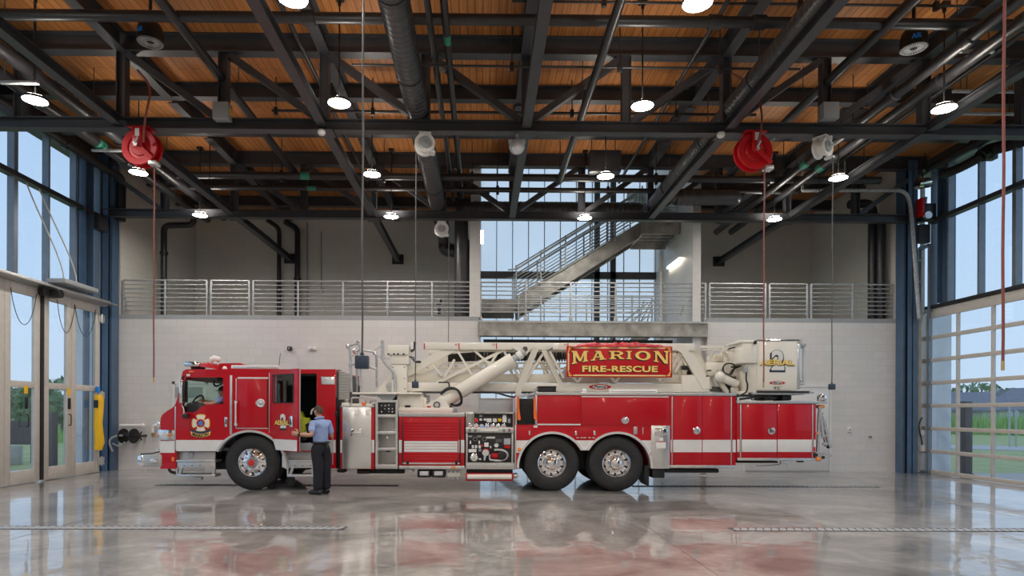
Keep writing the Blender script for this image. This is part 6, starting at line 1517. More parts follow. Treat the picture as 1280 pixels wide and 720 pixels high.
# guard rails on the turntable
gr = TB('deck_guardrail', [(439, 490), (438, 437.5), (434.5, 433), (447, 428.5), (451, 434), (451.5, 490)], 13.25, .03, 'galv', rnd=.12, seg=10)
TB('guard_tube', [(446, 490), (446, 437), (466, 439.5), (470.5, 444), (471, 484)], 13.8, .025, 'galv', gr, rnd=.12); TB('guard_tube', [(438, 456.5), (446.5, 454.5), (471, 461.5)], 13.5, .025, 'galv', gr); TB('guard_tube', [(444, 440), (449, 437.5), (466, 439.8)], 13.3, .02, 'galv', gr)
TB('guard_chain', [(468, 438), (474, 434), (477.5, 431)], 13.6, .012, 'galv', gr); TB('guard_chain', [(469, 443), (476, 447.5), (487, 448.5)], 13.55, .012, 'galv', gr); TB('guard_chain', [(436.5, 437), (440, 446), (444.5, 441)], 13.3, .008, 'black', gr)
for x_, y_, d_, r_ in ((434.5, 433, 13.25, .045), (447.5, 428.5, 13.25, .045), (443.6, 438.5, 13.5, .06), (468.5, 442, 13.6, .045), (438, 456, 13.3, .045)): part('guard_knob', MB().ball(at(x_, y_, d_), r_, 12), 'chrome', gr)
TB('guard_tube', [(434.5, 433), (437.5, 437.5), (438, 456)], 13.25, .02, 'galv', gr); R('far_tower_pod', 446, 482, 449, 496, 13.9, 14.0, 'black', .01, gr)

# ---- ladder: base section, both sides
LAD = R('ladder_bottom_rail', 508, 478.8, 886, 489.8, YL, YL+.16, 'cream', .012)
LBN = [0]
def lbar(name, p, q, w, Y, m='cream', d=.07, par=None):
    a, b = at(p[0], p[1], Y), at(q[0], q[1], Y)
    LBN[0] += 1; a.y += .0017*(LBN[0] % 9); b.y += .0017*(LBN[0] % 9)
    return part(name, MB().bar(a, b, d, sc(w)*Y/YT, (0, 0, 1)) if abs(b.x-a.x) > abs(b.z-a.z)*.05 else MB().bar(a, b, sc(w), d, (0, 1, 0)), m, par or LAD)
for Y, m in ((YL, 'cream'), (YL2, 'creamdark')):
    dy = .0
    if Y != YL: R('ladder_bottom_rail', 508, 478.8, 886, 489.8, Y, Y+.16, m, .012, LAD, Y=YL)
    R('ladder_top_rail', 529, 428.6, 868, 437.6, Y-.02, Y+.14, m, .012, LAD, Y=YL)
    nb_ = [0]
    def lb_(p, q, w, d=.09):
        nb_[0] += 1; a, b = at(p[0], p[1], YL), at(q[0], q[1], YL); a.y = b.y = Y+.06+.0035*nb_[0]
        return part('ladder_diagonal', MB().bar(a, b, d, sc(w)*1.05, (0, 0, 1)), m, LAD)
    lb_((508, 466), (570, 432.5), 10); lb_((671.5, 431), (648, 487), 7.5, .17); lb_((677, 431.5), (704, 487), 6, .15)
    lb_((571, 437), (592, 472), 2.6); lb_((568, 449), (555, 472), 2.6); lb_((592, 437), (612, 455), 2.6); lb_((622, 441), (608, 462), 2.8); lb_((630, 438), (652, 476), 3); lb_((682, 437), (656, 478), 3); lb_((686, 438), (704, 470), 3.2); lb_((537, 450), (552, 470), 2.6)
    lb_((532, 485.5), (645, 429.5), 3.4)
    lb_((843, 441), (850, 436), 2); lb_((841, 462), (851, 440), 3); lb_((845, 465), (856, 446), 3)
    R('ladder_end_block', 852, 469, 887, 489.8, Y-.015, Y+.19, m, .012, LAD, Y=YL)
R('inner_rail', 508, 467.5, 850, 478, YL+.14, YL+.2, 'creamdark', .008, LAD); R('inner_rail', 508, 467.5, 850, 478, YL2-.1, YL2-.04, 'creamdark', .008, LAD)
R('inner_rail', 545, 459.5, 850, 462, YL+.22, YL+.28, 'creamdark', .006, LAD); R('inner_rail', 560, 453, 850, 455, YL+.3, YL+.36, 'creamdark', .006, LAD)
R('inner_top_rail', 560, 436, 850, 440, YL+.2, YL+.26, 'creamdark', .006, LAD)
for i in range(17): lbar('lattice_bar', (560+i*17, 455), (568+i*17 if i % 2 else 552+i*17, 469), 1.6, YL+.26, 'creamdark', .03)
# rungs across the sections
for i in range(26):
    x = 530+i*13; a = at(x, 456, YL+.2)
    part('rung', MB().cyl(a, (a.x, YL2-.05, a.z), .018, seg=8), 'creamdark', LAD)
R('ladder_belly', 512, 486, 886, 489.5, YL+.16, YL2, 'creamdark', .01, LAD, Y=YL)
# dark hose bundle along the ladder
for j in range(5): TB('hose_bundle', [(560, 444+j*1.9), (600, 441+j*2.1), (640, 441.5+j*2.0), (712, 440+j*2.0)], YL+.42+.04*j, .026, 'black', LAD)
for i in range(34): R('hose_link', 590+i*3.6, 440.2, 592.2+i*3.6, 451.5, YL+.36, YL+.42, 'cord' if i % 3 else 'black', .006, LAD)
# mounting plate with pin over the cylinder end
PL('cylinder_mount', [(645, 429.5), (664, 429.5), (664, 436), (659, 442.5), (652, 443.5), (648, 439), (640, 434.5)], YL-.2, YL+.0, 'cream', LAD)
part('mount_pin', MB().cyl(at(656.5, 436.2, YL-.24), at(656.5, 436.2, YL-.2), .055, seg=16), 'cord', LAD)
PL('ladder_foot', [(644.5, 485), (652.5, 485), (650.5, 500), (644.5, 500)], YL-.05, YL+.15, 'cream', LAD)
for x, t in ((530.3, None), (573.8, '40'), (620.6, '50'), (710, '70')):
    R('extension_mark', x-.6, 429, x+.6, 436.3, YL-.03, YL-.02, 'redplain', .001, LAD, label='red extension mark')
    if t: part('extension_number', text_mb(t, at(x-5.5, 430, YL-.03).x, at(x-1.6, 430, YL-.03).x, at(x, 431.9, YL-.03).z, at(x, 429.4, YL-.03).z, YL-.024, .003), 'redplain', LAD)
R('ladder_bracket', 691, 430.5, 697, 437, YL-.1, YL-.02, 'white', .01, LAD); TB('bracket_cable', [(684, 439), (690, 435.5), (692, 435)], YL-.08, .014, 'cord', LAD); lbar('stay', (687, 439), (704, 472), 2.6, YL-.1, 'creamdark')
PL('stay_plate', [(703, 467), (707.5, 462), (708, 472.5), (703, 473)], YL-.12, YL-.06, 'galv', LAD)
R('tool_box', 673, 483, 695.3, 490.6, YL-.35, YL-.05, 'black', .02); R('tool_box_lid', 672.5, 482.6, 695.8, 484.4, YL-.37, YL-.03, 'black', .01)
lw = R('led_strip', 761.5, 487, 822, 491.2, YT+.06, YT+.14, 'white', .02); R('led_lens', 763.5, 488, 820, 489.8, YT+.05, YT+.07, 'lens', .006, lw)
R('bracket', 728, 486, 733.5, 492, YT+.15, YT+.3, 'white', .02)
# under-ladder dark line
TB('ladder_conduit', [(528, 490.7), (620, 490.5), (634, 495), (648, 497.5), (672, 491)], YL-.1, .02, 'black', rnd=.1)
# stacked section ends at the ladder tip
for i in range(4):
    Y = YL+.08*i; ox = i*6.5
    PL('section_end', [(846+ox, 430+i*.4), (855+ox, 430+i*.4), (858+ox*.95, 435), (887+ox*.55, 479), (887+ox*.55, 486), (878+ox*.55, 486), (851+ox, 441), (846+ox, 437.5)], Y-.03, Y+.06, 'cream' if i < 2 else 'creamdark', LAD, Y=YL)
    PL('section_end', [(846+ox, 430+i*.4), (855+ox, 430+i*.4), (858+ox*.95, 435), (887+ox*.55, 479), (887+ox*.55, 486), (878+ox*.55, 486), (851+ox, 441), (846+ox, 437.5)], YL2-.1*i, YL2-.1*i+.06, 'creamdark', LAD, Y=YL)
for x, y in ((887.5, 463), (884.5, 470)): R('wear_pad', x-2, y-.8, x+2, y+.8, YL-.02, YL+.1, 'black', .006, LAD)
hb = MB()
for j in range(5): hb.tube(fillet([at(845+j*1.3, 440-j*.2, YL+.2), at(855+j*1.6, 443-j, YL+.2), at(861+j*1.8, 452, YL+.2), at(862+j*1.4, 458, YL+.2), at(859+j*2, 468, YL+.25)], .12, 5), .02, 6)
part('hose_loop', hb, 'black', LAD); R('hose_clamp', 854, 457, 867, 462, YL+.1, YL+.3, 'black', .02, LAD)
# linkage between ladder tip and basket
LK = R('tip_frame', 886, 452, 926, 470, YL+.15, YL2-.1, 'cream', .03, Y=YL)
lbar('tip_rail', (876, 433.5), (904, 433.5), 3, YL+.1, 'cream', .06, LK); lbar('tip_rail', (877, 437), (925, 439), 1.6, YL, 'creamdark', .04, LK); lbar('tip_stay', (903, 433), (906, 452), 2.5, YL+.1, 'cream', .06, LK)
lbar('tip_brace', (883, 440), (894, 452), 1.6, YL+.2, 'creamdark', .03, LK); lbar('tip_brace', (895, 438), (884, 454), 1.6, YL+.2, 'creamdark', .03, LK); lbar('tip_brace', (905, 440), (915, 452), 2.2, YL+.2, 'creamdark', .03, LK)
lbar('tip_brace', (910, 436.5), (925, 432.5), 1.6, YL-.05, 'black', .03, LK)
R('tip_column', 909, 440, 915.5, 470, YL+.3, YL+.9, 'creamdark', .02, LK); R('tip_block', 893, 443, 906, 452, YL+.5, YL+1.0, 'creamdark', .02, LK)
part('level_cylinder', MB().cyl(at(900, 471, YL-.1), at(921.5, 480.5, YL-.1), .09, seg=16).ball(at(900, 471, YL-.1), .12, 14), 'cream', LK)
lbar('tip_arm', (896, 472), (910, 492), 5, YL, 'creamdark', .1, LK); lbar('tip_arm', (918, 480), (912, 494), 6, YL+.1, 'creamdark', .12, LK)
for pts in ([(903, 462), (905, 456), (912, 453.5), (919, 456), (917, 464), (913, 469)], [(904, 458), (904, 465), (912, 469.5), (917, 462), (919, 457)], [(905, 477), (902, 470), (910, 470), (920, 473)], [(908, 478), (911, 470), (915, 462), (926, 457.5)]): TB('control_hose', pts, YL-.12, .016, 'black', LK, rnd=.12)
lbar('bracket_arm', (914, 459), (926, 457.5), 1.8, YL-.15, 'black', .03, LK); R('tip_plate', 898, 462, 904, 466, YL-.1, YL, 'galv', .01, LK)
R('tip_motor', 911, 478, 915, 492, YL-.05, YL+.3, 'black', .03, LK); R('tip_foot', 914, 484, 924, 491.5, YL-.1, YL+.5, 'creamdark', .03, LK); lbar('tip_shaft', (886, 486), (903, 487), 6, YL+.2, 'cord', .15, LK)
# basket
YB1, YB2 = 13.25, 15.3
bk = R('platform_basket', 946.5, 426.5, 996.5, 488, YB1, YB1+.05, 'cream', .012)
R('basket_far_side', 946.5, 426.5, 996.5, 488, YB2-.05, YB2, 'cream', .012, bk, Y=YB1); R('basket_front', 993.5, 428, 996.5, 488, YB1+.05, YB2-.05, 'cream', .01, bk, Y=YB1)
R('control_cabinet', 927.5, 426.5, 946.8, 453.8, YB1-.05, YB1+.7, 'cream', .02, bk); R('cabinet_lid', 924.5, 425, 947, 428.6, YB1-.08, YB1+.7, 'cream', .03, bk); R('basket_rear_panel', 932.5, 453, 947, 491, YB1+.02, YB2-.05, 'creamdark', .02, bk)
R('cabinet_hinge', 943, 425.5, 946.3, 430, YB1-.1, YB1-.04, 'black', .01, bk); R('basket_box', 926, 430, 931, 452, YB1+.2, YB1+1.2, 'cream', .03, bk)
R('basket_floor', 941, 489.4, 1006, 493.4, YB1-.03, YB2, 'galv', .015, bk); R('floor_edge', 947, 488.6, 1012, 491, YB1-.06, YB1+.02, 'frame', .01, bk)
PL('front_bumper', [(1003, 489), (1012, 489), (1018.5, 490.4), (1017, 492), (1003, 493)], YB1-.04, YB2, 'grey', bk)
for x0 in (955, 978): R('floor_mount', x0, 493.5, x0+12, 500.5, YB1+.1, YB1+.6, 'black', .03, bk)
lbar('floor_brace', (925, 499), (960, 494.5), 2.5, YB1+.1, 'frame', .06, bk); R('rear_hook', 925, 489, 936, 493.5, YB1+.05, YB1+.4, 'cream', .02, bk); TB('floor_ring', [(938, 497), (940, 500), (943, 499.5), (944, 496)], YB1+.1, .012, 'black', bk, rnd=.03)
TB('top_rail', [(946, 426), (1000, 426)], YB1+.02, .03, 'chrome', bk, 10); TB('top_rail', [(1000, 423.5), (1000.5, 430)], YB1+.02, .035, 'galv', bk, 10)
bd = R('basket_door', 996.5, 428.5, 1001, 486.5, YB1+.0, YB1+.5, 'mirror', .02, bk)
TB('gate_tube', [(1000, 434), (1004.8, 434), (1004.5, 480), (1000, 480)], YB1+.1, .03, 'alu', bk, 10, rnd=.05); R('gate_cap', 1000.5, 429.5, 1008.5, 433, YB1+.0, YB1+.4, 'grey', .02, bk); R('gate_latch', 1001, 474, 1003, 478, YB1-.0, YB1+.1, 'chrome', .02, bk)
R('inlet_box', 931.5, 457, 935.5, 465.5, YB1-.08, YB1+.05, 'grey', .01, bk); TB('inlet_cable', [(933, 465), (932.5, 475), (934.5, 480), (934, 490), (922, 496)], YB1-.05, .018, 'black', bk, rnd=.1)
# basket lettering
def LT(name, body, x0, y0, x1, y1, Y, m, par, bold=.02, shear=0, label=None, depth=.004, sp=1.0):
    c = at((x0+x1)/2, y1, Y).z, at((x0+x1)/2, y0, Y).z
    return part(name, text_mb(body, at(x0, y0, Y).x, at(x1, y0, Y).x, c[0], c[1], Y, depth, bold, shear, sp), m, par, label)
LT('number_shadow', '2', 962, 438.6, 981.8, 465.4, YB1-.006, 'bluebox', bk, .06)
LT('number', '2', 964.4, 437.4, 980.6, 462.8, YB1-.012, 'stripe', bk, .045, label='white number 2')
LT('number_outline', '2', 963.8, 436.9, 981.3, 463.4, YB1-.009, 'black', bk, .075)
LT('lettering_shadow', 'AERIAL', 949.8, 449.9, 993.4, 457.3, YB1-.018, 'black', bk, .05)
LT('lettering', 'AERIAL', 950.3, 449.6, 993.0, 456.4, YB1-.024, 'gold', bk, .035, label='gold lettering')
LT('height_number', "95'", 967, 483, 976, 487, YB1-.006, 'black', bk, .0)
def pierce(cx, cy, w, h, Y, par):
    e = lambda k: [(cx+w/2*k*math.cos(2*PI*i/32), cy+h/2*k*math.sin(2*PI*i/32)) for i in range(32)]
    f = part('maker_oval', MB().plate([P2([(cx+w/2*(abs(math.cos(2*PI*i/32))**1.5*math.copysign(1, math.cos(2*PI*i/32))), cy+h/2*math.sin(2*PI*i/32)) for i in range(32)], Y)], Y-.004, Y), 'redplain', par, label='red and white maker oval')
    part('oval_field', MB().plate([P2([(cx+w*.33*math.cos(2*PI*i/32), cy+h*.36*math.sin(2*PI*i/32)) for i in range(32)], Y)], Y-.008, Y-.003), 'stripe', par)
    LT('oval_lettering', 'Pierce', cx-w*.27, cy-h*.3, cx+w*.27, cy+h*.27, Y-.011, 'black', par, .02, .35)
pierce(971.5, 478.6, 20, 4.8, YB1-.003, bk); pierce(750, 483.6, 28, 7.0, YL-.004, LAD)

# ---- sign panel on the ladder side
YS = 13.36
sg_ = R('sign_board', 708.3, 432.8, 840.4, 471.5, YS, YS+.06, 'redplain', .008, label='red MARION FIRE-RESCUE sign board')
def frame_lines(m, ins, w, dy):
    mb = MB(); x0, y0, x1, y1 = 708.3+ins, 432.8+ins*.9, 840.4-ins, 471.5-ins*.9; g = 6.5
    for a in ((x0+g, y0, x1-g, y0+w), (x0+g, y1-w, x1-g, y1), (x0, y0+g, x0+w, y1-g), (x1-w, y0+g, x1, y1-g)): RB(mb, *a, YS-dy, YS, .001)
    return part('border_line', mb, m, sg_)
frame_lines('gold', 1.4, 1.2, .004); frame_lines('stripe', 2.7, .5, .004)
for cx, cy, sx, sy in ((710.5, 435, 1, 1), (838.2, 435, -1, 1), (710.5, 469.3, 1, -1), (838.2, 469.3, -1, -1)):
    part('corner_scroll', MB().tube([at(cx+sx*t[0], cy+sy*t[1], YS-.002) for t in ((4.5, 0), (2, -.6), (.4, .4), (1.6, 1.4), (2.8, .9), (1.4, 2), (.4, 3.5), (.2, 5))], .011, 6), 'gold', sg_)
# serif capitals of the sign: strokes in a unit box, then fitted and flared downwards towards both ends
def q(*p): return list(p)
GL_ = {
 'M': [q((.10, 0), (.24, 0), (.24, 1), (.08, 1)), q((.06, 1), (.30, 1), (.60, .12), (.46, .12)), q((.46, .12), (.58, .12), (.86, 1), (.74, 1)), q((.74, 0), (.92, 0), (.92, 1), (.74, 1)), q((0, 0), (.34, 0), (.30, .10), (.04, .10)), q((.64, 0), (1, 0), (.98, .10), (.68, .10)), q((0, .9), (.28, .9), (.28, 1), (0, 1)), q((.74, .9), (1, .9), (1, 1), (.74, 1))],
 'A': [q((.08, 0), (.20, 0), (.54, 1), (.42, 1)), q((.64, 0), (.90, 0), (.62, 1), (.42, 1)), q((.24, .28), (.72, .28), (.70, .40), (.28, .40)), q((0, 0), (.30, 0), (.28, .12), (.02, .12)), q((.54, 0), (1, 0), (.98, .12), (.58, .12)), q((.32, .9), (.62, .9), (.66, 1), (.30, 1))],
 'R': [q((.12, 0), (.34, 0), (.34, 1), (.12, 1)), q((0, 0), (.46, 0), (.44, .12), (.02, .12)), q((0, .88), (.5, .88), (.5, 1), (0, 1)), q((.34, .42), (.55, .42), (.55, .54), (.34, .54)), q((.48, .46), (.66, .46), (.96, .05), (.74, .05)), q((.68, 0), (1.02, 0), (1.0, .12), (.68, .12))],
 'I': [q((.25, 0), (.75, 0), (.75, 1), (.25, 1)), q((0, 0), (1, 0), (.95, .12), (.05, .12)), q((0, .88), (1, .88), (1, 1), (0, 1))],
 'N': [q((.10, 0), (.22, 0), (.22, 1), (.10, 1)), q((.04, 1), (.30, 1), (.94, 0), (.70, 0)), q((.80, 0), (.93, 0), (.93, 1), (.80, 1)), q((0, 0), (.32, 0), (.30, .10), (.02, .10)), q((0, .9), (.28, .9), (.28, 1), (0, 1)), q((.70, .9), (1, .9), (1, 1), (.70, 1))]}
def ringp(cx, cz, rx, rz, tx, tz, a0, a1, n=18):
    o = [(cx+rx*math.cos(math.radians(a0+(a1-a0)*i/n)), cz+rz*math.sin(math.radians(a0+(a1-a0)*i/n))) for i in range(n+1)]
    i_ = [(cx+(rx-tx)*math.cos(math.radians(a1+(a0-a1)*i/n)), cz+(rz-tz)*math.sin(math.radians(a1+(a0-a1)*i/n))) for i in range(n+1)]
    return o, i_
def sign_word(dx, dy, Y, m, name, label=None):
    mb = MB()
    ext = [('M', 714.6, 735.2), ('A', 738.5, 758), ('R', 761.5, 780), ('I', 783, 789.7), ('O', 794, 813.2), ('N', 817.2, 836)]
    top, mid, hm, he = 438.7, 775.2, 10.0, 16.6
    def W(x0, x1, p):
        x = x0+(x1-x0)*p[0]; u = (x-mid)/61.0; h = hm+(he-hm)*u*u
        if p[1] > 0.98: y = top
        else: y = top+h*(1-p[1])
        return (x+dx, y+dy)
    def sub(poly, k=4):
        out = []
        for a, b in zip(poly, poly[1:]+poly[:1]):
            for i in range(k): out.append((a[0]+(b[0]-a[0])*i/k, a[1]+(b[1]-a[1])*i/k))
        return out
    for ch, x0, x1 in ext:
        if ch == 'O':
            o = [(.5+.5*math.cos(2*PI*i/32), .5+.5*math.sin(2*PI*i/32)) for i in range(32)]; i_ = [(.5+.27*math.cos(2*PI*i/32), .5+.36*math.sin(2*PI*i/32)) for i in range(32)]
            mb.plate([P2([W(x0, x1, p) for p in o], Y), P2([W(x0, x1, p) for p in i_], Y)], Y, Y+.004); continue
        for j, pl in enumerate(GL_[ch]): mb.plate([P2([W(x0, x1, p) for p in sub(pl)], Y)], Y-.0005*j, Y+.004)
        if ch == 'R':
            o, i_ = ringp(.52, .71, .42, .29, .22, .13, -90, 90)
            mb.plate([P2([W(x0, x1, p) for p in o+i_], Y)], Y-.005, Y+.004)
    return part(name, mb, m, sg_, label)
sign_word(-1.3, 1.3, YS-.006, 'black', 'lettering_shadow'); sign_word(-.65, .65, YS-.007, 'black', 'lettering_shadow'); sign_word(0, 0, YS-.016, 'gold', 'lettering', 'gold serif lettering')
LT('lettering_shadow', 'FIRE-RESCUE', 726.8, 457.9, 821.6, 465.9, YS-.006, 'black', sg_, .05, sp=1.06); LT('lettering', 'FIRE-RESCUE', 727.8, 457.2, 822.3, 465, YS-.012, 'gold', sg_, .035, sp=1.06)
for x in (722, 769, 827): part('sign_bracket', MB().bar(at(x-5, 471.5, YS+.05), at(x, 477.5, YS+.2), .04, .04).bar(at(x+5, 471.5, YS+.05), at(x, 477.5, YS+.2), .04, .04), 'cream', sg_)
# red tarp folded on top of the sign
tp = MB(); rng2 = random.Random(11); n = 46; rows = []
x0, x1 = at(712, 430, YS).x, at(838, 430, YS).x; zb0 = at(775, 433.4, YS).z
prof = [0, .06, .11, .115, .10, .105, .13, .12, .125, .10, .075, .05, .0]
for i in range(n+1):
    t = i/n; h = (prof[int(t*11.999)]*(1-(t*12) % 1)+prof[min(12, int(t*11.999)+1)]*((t*12) % 1))*.9
    w = .22+.05*math.sin(i*.7)
    ring = []
    for k in range(10):
        a = PI*k/9; j = rng2.uniform(-.018, .018)+.015*math.sin(i*1.3+k*2)
        ring.append((x0+(x1-x0)*t+j, YS+.16-w*math.cos(a)*.9, zb0-.01+max(0, h+j*.8)*math.sin(a)**.7))
    rows.append(ring)
v = [p for r_ in rows for p in r_]; f = [(i*10+k, i*10+k+1, (i+1)*10+k+1, (i+1)*10+k) for i in range(n) for k in range(9)]+[(i*10, (i+1)*10, (i+1)*10+9, i*10+9) for i in range(n)]
tp.add(v, f)
M['tarp'] = mat('red_tarp', (0.45, 0.015, 0.025), .45, noise=.2, nscale=8, bump=.5, bscale=14)
part('red_tarp', tp, 'tarp', sg_, label='crumpled red tarp', angle=80)
# ================================================================ PEOPLE
M['skin'] = mat('skin', (0.50, 0.27, 0.18), .5, noise=.06, nscale=20)
M['shirt'] = mat('light_blue_shirt', (0.27, 0.36, 0.62), .8, noise=.07, nscale=12, bump=.35, bscale=22)
M['trousers'] = mat('navy_trousers', (0.006, 0.008, 0.016), .8, noise=.2, nscale=10, bump=.3, bscale=18)
M['hair'] = mat('short_brown_hair', (0.065, 0.045, 0.032), .7, noise=.4, nscale=60, bump=.4, bscale=150)
M['shoe'] = mat('black_leather', (0.012, 0.012, 0.012), .4, noise=.2)
M['capcloth'] = mat('dark_cap_cloth', (0.015, 0.015, 0.02), .8, noise=.2)
M['hivis'] = mat('turnout_yellow', (0.55, 0.60, 0.03), .6, noise=.15, bump=.4, bscale=20)

def skin(verts, edges, radii, rootv=0, sub=2):
    me = bpy.data.meshes.new('figure'); me.from_pydata([tuple(v) for v in verts], edges, [])
    o = bpy.data.objects.new('figure', me); COL.objects.link(o)
    sm = o.modifiers.new('skin', 'SKIN'); sm.use_smooth_shade = True
    for i, r in enumerate(radii):
        sv = me.skin_vertices[0].data[i]; sv.radius = r if isinstance(r, tuple) else (r, r); sv.use_root = (i == rootv)
    ss = o.modifiers.new('sub', 'SUBSURF'); ss.levels = sub; ss.render_levels = sub
    dg = bpy.context.evaluated_depsgraph_get(); dg.update()
    ev = bpy.data.meshes.new_from_object(o.evaluated_get(dg))
    mb = MB(); mb.add([v.co.copy() for v in ev.vertices], [list(p.vertices) for p in ev.polygons])
    bpy.data.objects.remove(o); bpy.data.meshes.remove(ev); bpy.data.meshes.remove(me)
    return mb
def chain(paths):
    """paths: lists of (key, pos, radius); equal keys are shared"""
    idx, V, Rr, E = {}, [], [], []
    for path in paths:
        prev = None
        for key, pos, rad in path:
            if key not in idx:
                idx[key] = len(V); V.append(Vector(pos)); Rr.append(rad)
            if prev is not None: E.append((prev, idx[key]))
            prev = idx[key]
    return V, E, Rr
def basis(fwd, up=(0, 0, 1)):
    f = Vector(fwd).normalized(); u = Vector(up); s = u.cross(f).normalized(); u = f.cross(s).normalized()   # s: the person's left
    return f, s, u
def head(mb, c, fwd, up=(0, 0, 1), h=.235):
    """head as one surface: skull, jaw, nose, brow, mouth, ears; c is the middle of the head"""
    f, s, u = basis(fwd, up); c = Vector(c); n, m = 22, 26; k = h/2; b0 = len(mb.v); vs = []
    for i in range(n+1):
        th = PI*i/n; zz = math.cos(th)
        for j in range(m):
            ph = 2*PI*j/m; x = math.sin(th)*math.cos(ph); y = math.sin(th)*math.sin(ph)
            dx, dy, dz = x*.82, y*.66, zz
            if zz < 0: w = 1-.30*(-zz)**1.5; dy *= w; dx = dx*(1-.12*(-zz)) + .06*(-zz)
            if x < 0 and zz < -.3: dx *= 1-.55*(-zz-.3)
            front = max(0, x)
            if front > .3:
                g = lambda a, b, wa, wb: math.exp(-((y-a)/wa)**2-((zz-b)/wb)**2)
                dx += .17*g(0, -.14, .13, .13)+.06*g(0, .0, .10, .16)     # nose
                dx += .035*g(0, .20, .5, .08)                              # brow
                dx -= .05*(g(.32, .06, .14, .08)+g(-.32, .06, .14, .08))   # eye sockets
                dx += .03*g(0, -.46, .25, .06)-.025*g(0, -.53, .22, .03)+.03*g(0, -.60, .22, .05)   # lips
                dx += .05*g(0, -.84, .3, .14)                              # chin
            vs.append(c+f*dx*k+s*dy*k+u*dz*k)
    fs = [(i*m+j, i*m+(j+1) % m, (i+1)*m+(j+1) % m, (i+1)*m+j) for i in range(n) for j in range(m)]
    mb.add(vs, fs)
    for sg in (-1, 1):
        e = c+s*sg*.66*k-f*.05*k-u*.05*k
        mb.tube([e-u*.20*k, e-u*.1*k-f*.06*k+s*sg*.06*k, e+u*.1*k-f*.1*k+s*sg*.09*k, e+u*.24*k-f*.06*k+s*sg*.05*k], [.05*k, .11*k, .15*k, .07*k], 8)
    return mb
def hair_cap(c, fwd, up=(0, 0, 1), h=.235, low=-.35):
    f, s, u = basis(fwd, up); c = Vector(c); k = h/2*1.045; n, m = 16, 26; vs = []; fs = []
    for i in range(n+1):
        for j in range(m):
            ph = 2*PI*j/m; back = (1-math.cos(ph))/2
            zmin = .42*(1-back)+(-.42)*back; th = math.acos(max(-1, zmin))*i/n
            x = math.sin(th)*math.cos(ph); y = math.sin(th)*math.sin(ph); zz = math.cos(th)
            dx, dy = x*.82, y*.67
            if zz < 0: dy *= 1-.30*(-zz)**1.5
            vs.append(c+f*dx*k+s*dy*k+u*zz*k)
    for i in range(n):
        for j in range(m): fs.append((i*m+j, i*m+(j+1) % m, (i+1)*m+(j+1) % m, (i+1)*m+j))
    return MB().add(vs, fs)
def eyes(c, fwd, up=(0, 0, 1), h=.235):
    f, s, u = basis(fwd, up); k = h/2; mb = MB()
    for sg in (-1, 1): mb.ball(Vector(c)+f*.70*k+s*sg*.27*k+u*.05*k, .055*k*1.6, 8, 1, 1, .7)
    return mb
def hand(mb, wrist, d, palm, scale=1.0, curl=.5, thumb_side=1):
    """palm and five separate fingers; d: pointing direction, palm: the way the palm faces"""
    d = Vector(d).normalized(); p = Vector(palm); p = (p-d*p.dot(d)).normalized(); sd = d.cross(p)*thumb_side; w = Vector(wrist); q_ = scale
    mb.tube([w-d*.02*q_, w+d*.02*q_, w+d*.055*q_, w+d*.092*q_], [.026*q_, .033*q_, .040*q_, .034*q_], 10)
    b0 = len(mb.v)
    for i, (off, L) in enumerate(((.030, .070), (.010, .080), (-.010, .074), (-.029, .058))):
        a = w+d*.088*q_+sd*off*q_; pts = [a]; ang_ = 0
        for t in (.42, .32, .26):
            ang_ += curl*(.8 if t == .42 else 1.0)
            a = a+(d*math.cos(ang_)+p*math.sin(ang_)+sd*off*.8)*L*t*q_; pts.append(a)
        mb.tube(pts, [.0098*q_, .0095*q_, .0085*q_, .007*q_], 8)
    t0 = w+d*.02*q_+sd*.030*q_
    mb.tube([t0, t0+(sd*.75+d*.6+p*.25)*.032*q_, t0+(sd*.8+d*1.0+p*.5)*.05*q_, t0+(sd*.6+d*1.5+p*.8)*.062*q_], [.015*q_, .012*q_, .0105*q_, .008*q_], 8)
    return mb

# ---------------- firefighter standing at the crew door
PY = 12.42
def Bp(px, py, dy=0): v = at(px, py, PY); v.y += dy; return v
hx_, hy_ = Bp(400, 600).x, PY
man = root('person', (hx_, hy_, 0), 'man in light blue shirt and navy trousers standing at the open crew door', 'person', 'people at the fire truck')
fw = Vector((-.62, .78, 0)).normalized(); lf_ = Vector((-fw.y, fw.x, 0))     # his left
pel = Vector((hx_+.01, hy_, .98)); chest = Vector((hx_+.0, hy_, 1.36)); shL = Bp(392.3, 529, -.10); shR = Bp(409.3, 530, .10); shL.z = shR.z = 1.415
elL = Bp(393.5, 543.5, -.25); wrL = Bp(377.2, 542.5, -.21); elR = shR+Vector((.05, .06, -.27)); wrR = elR+Vector((-.10, .24, .06))
hipL, hipR = pel+lf_*.09, pel-lf_*.09
knL = Vector((hipL.x+.045, hipL.y, .52)); anL = Bp(398, 613, -.05); anL.z = .10
knR = Vector((hipR.x+.01, hipR.y+.03, .52)); anR = Bp(405.5, 611, .14); anR.z = .10
nk = chest+Vector((-.02, .01, .17)); hc = Bp(397.6, 514.2, .02)
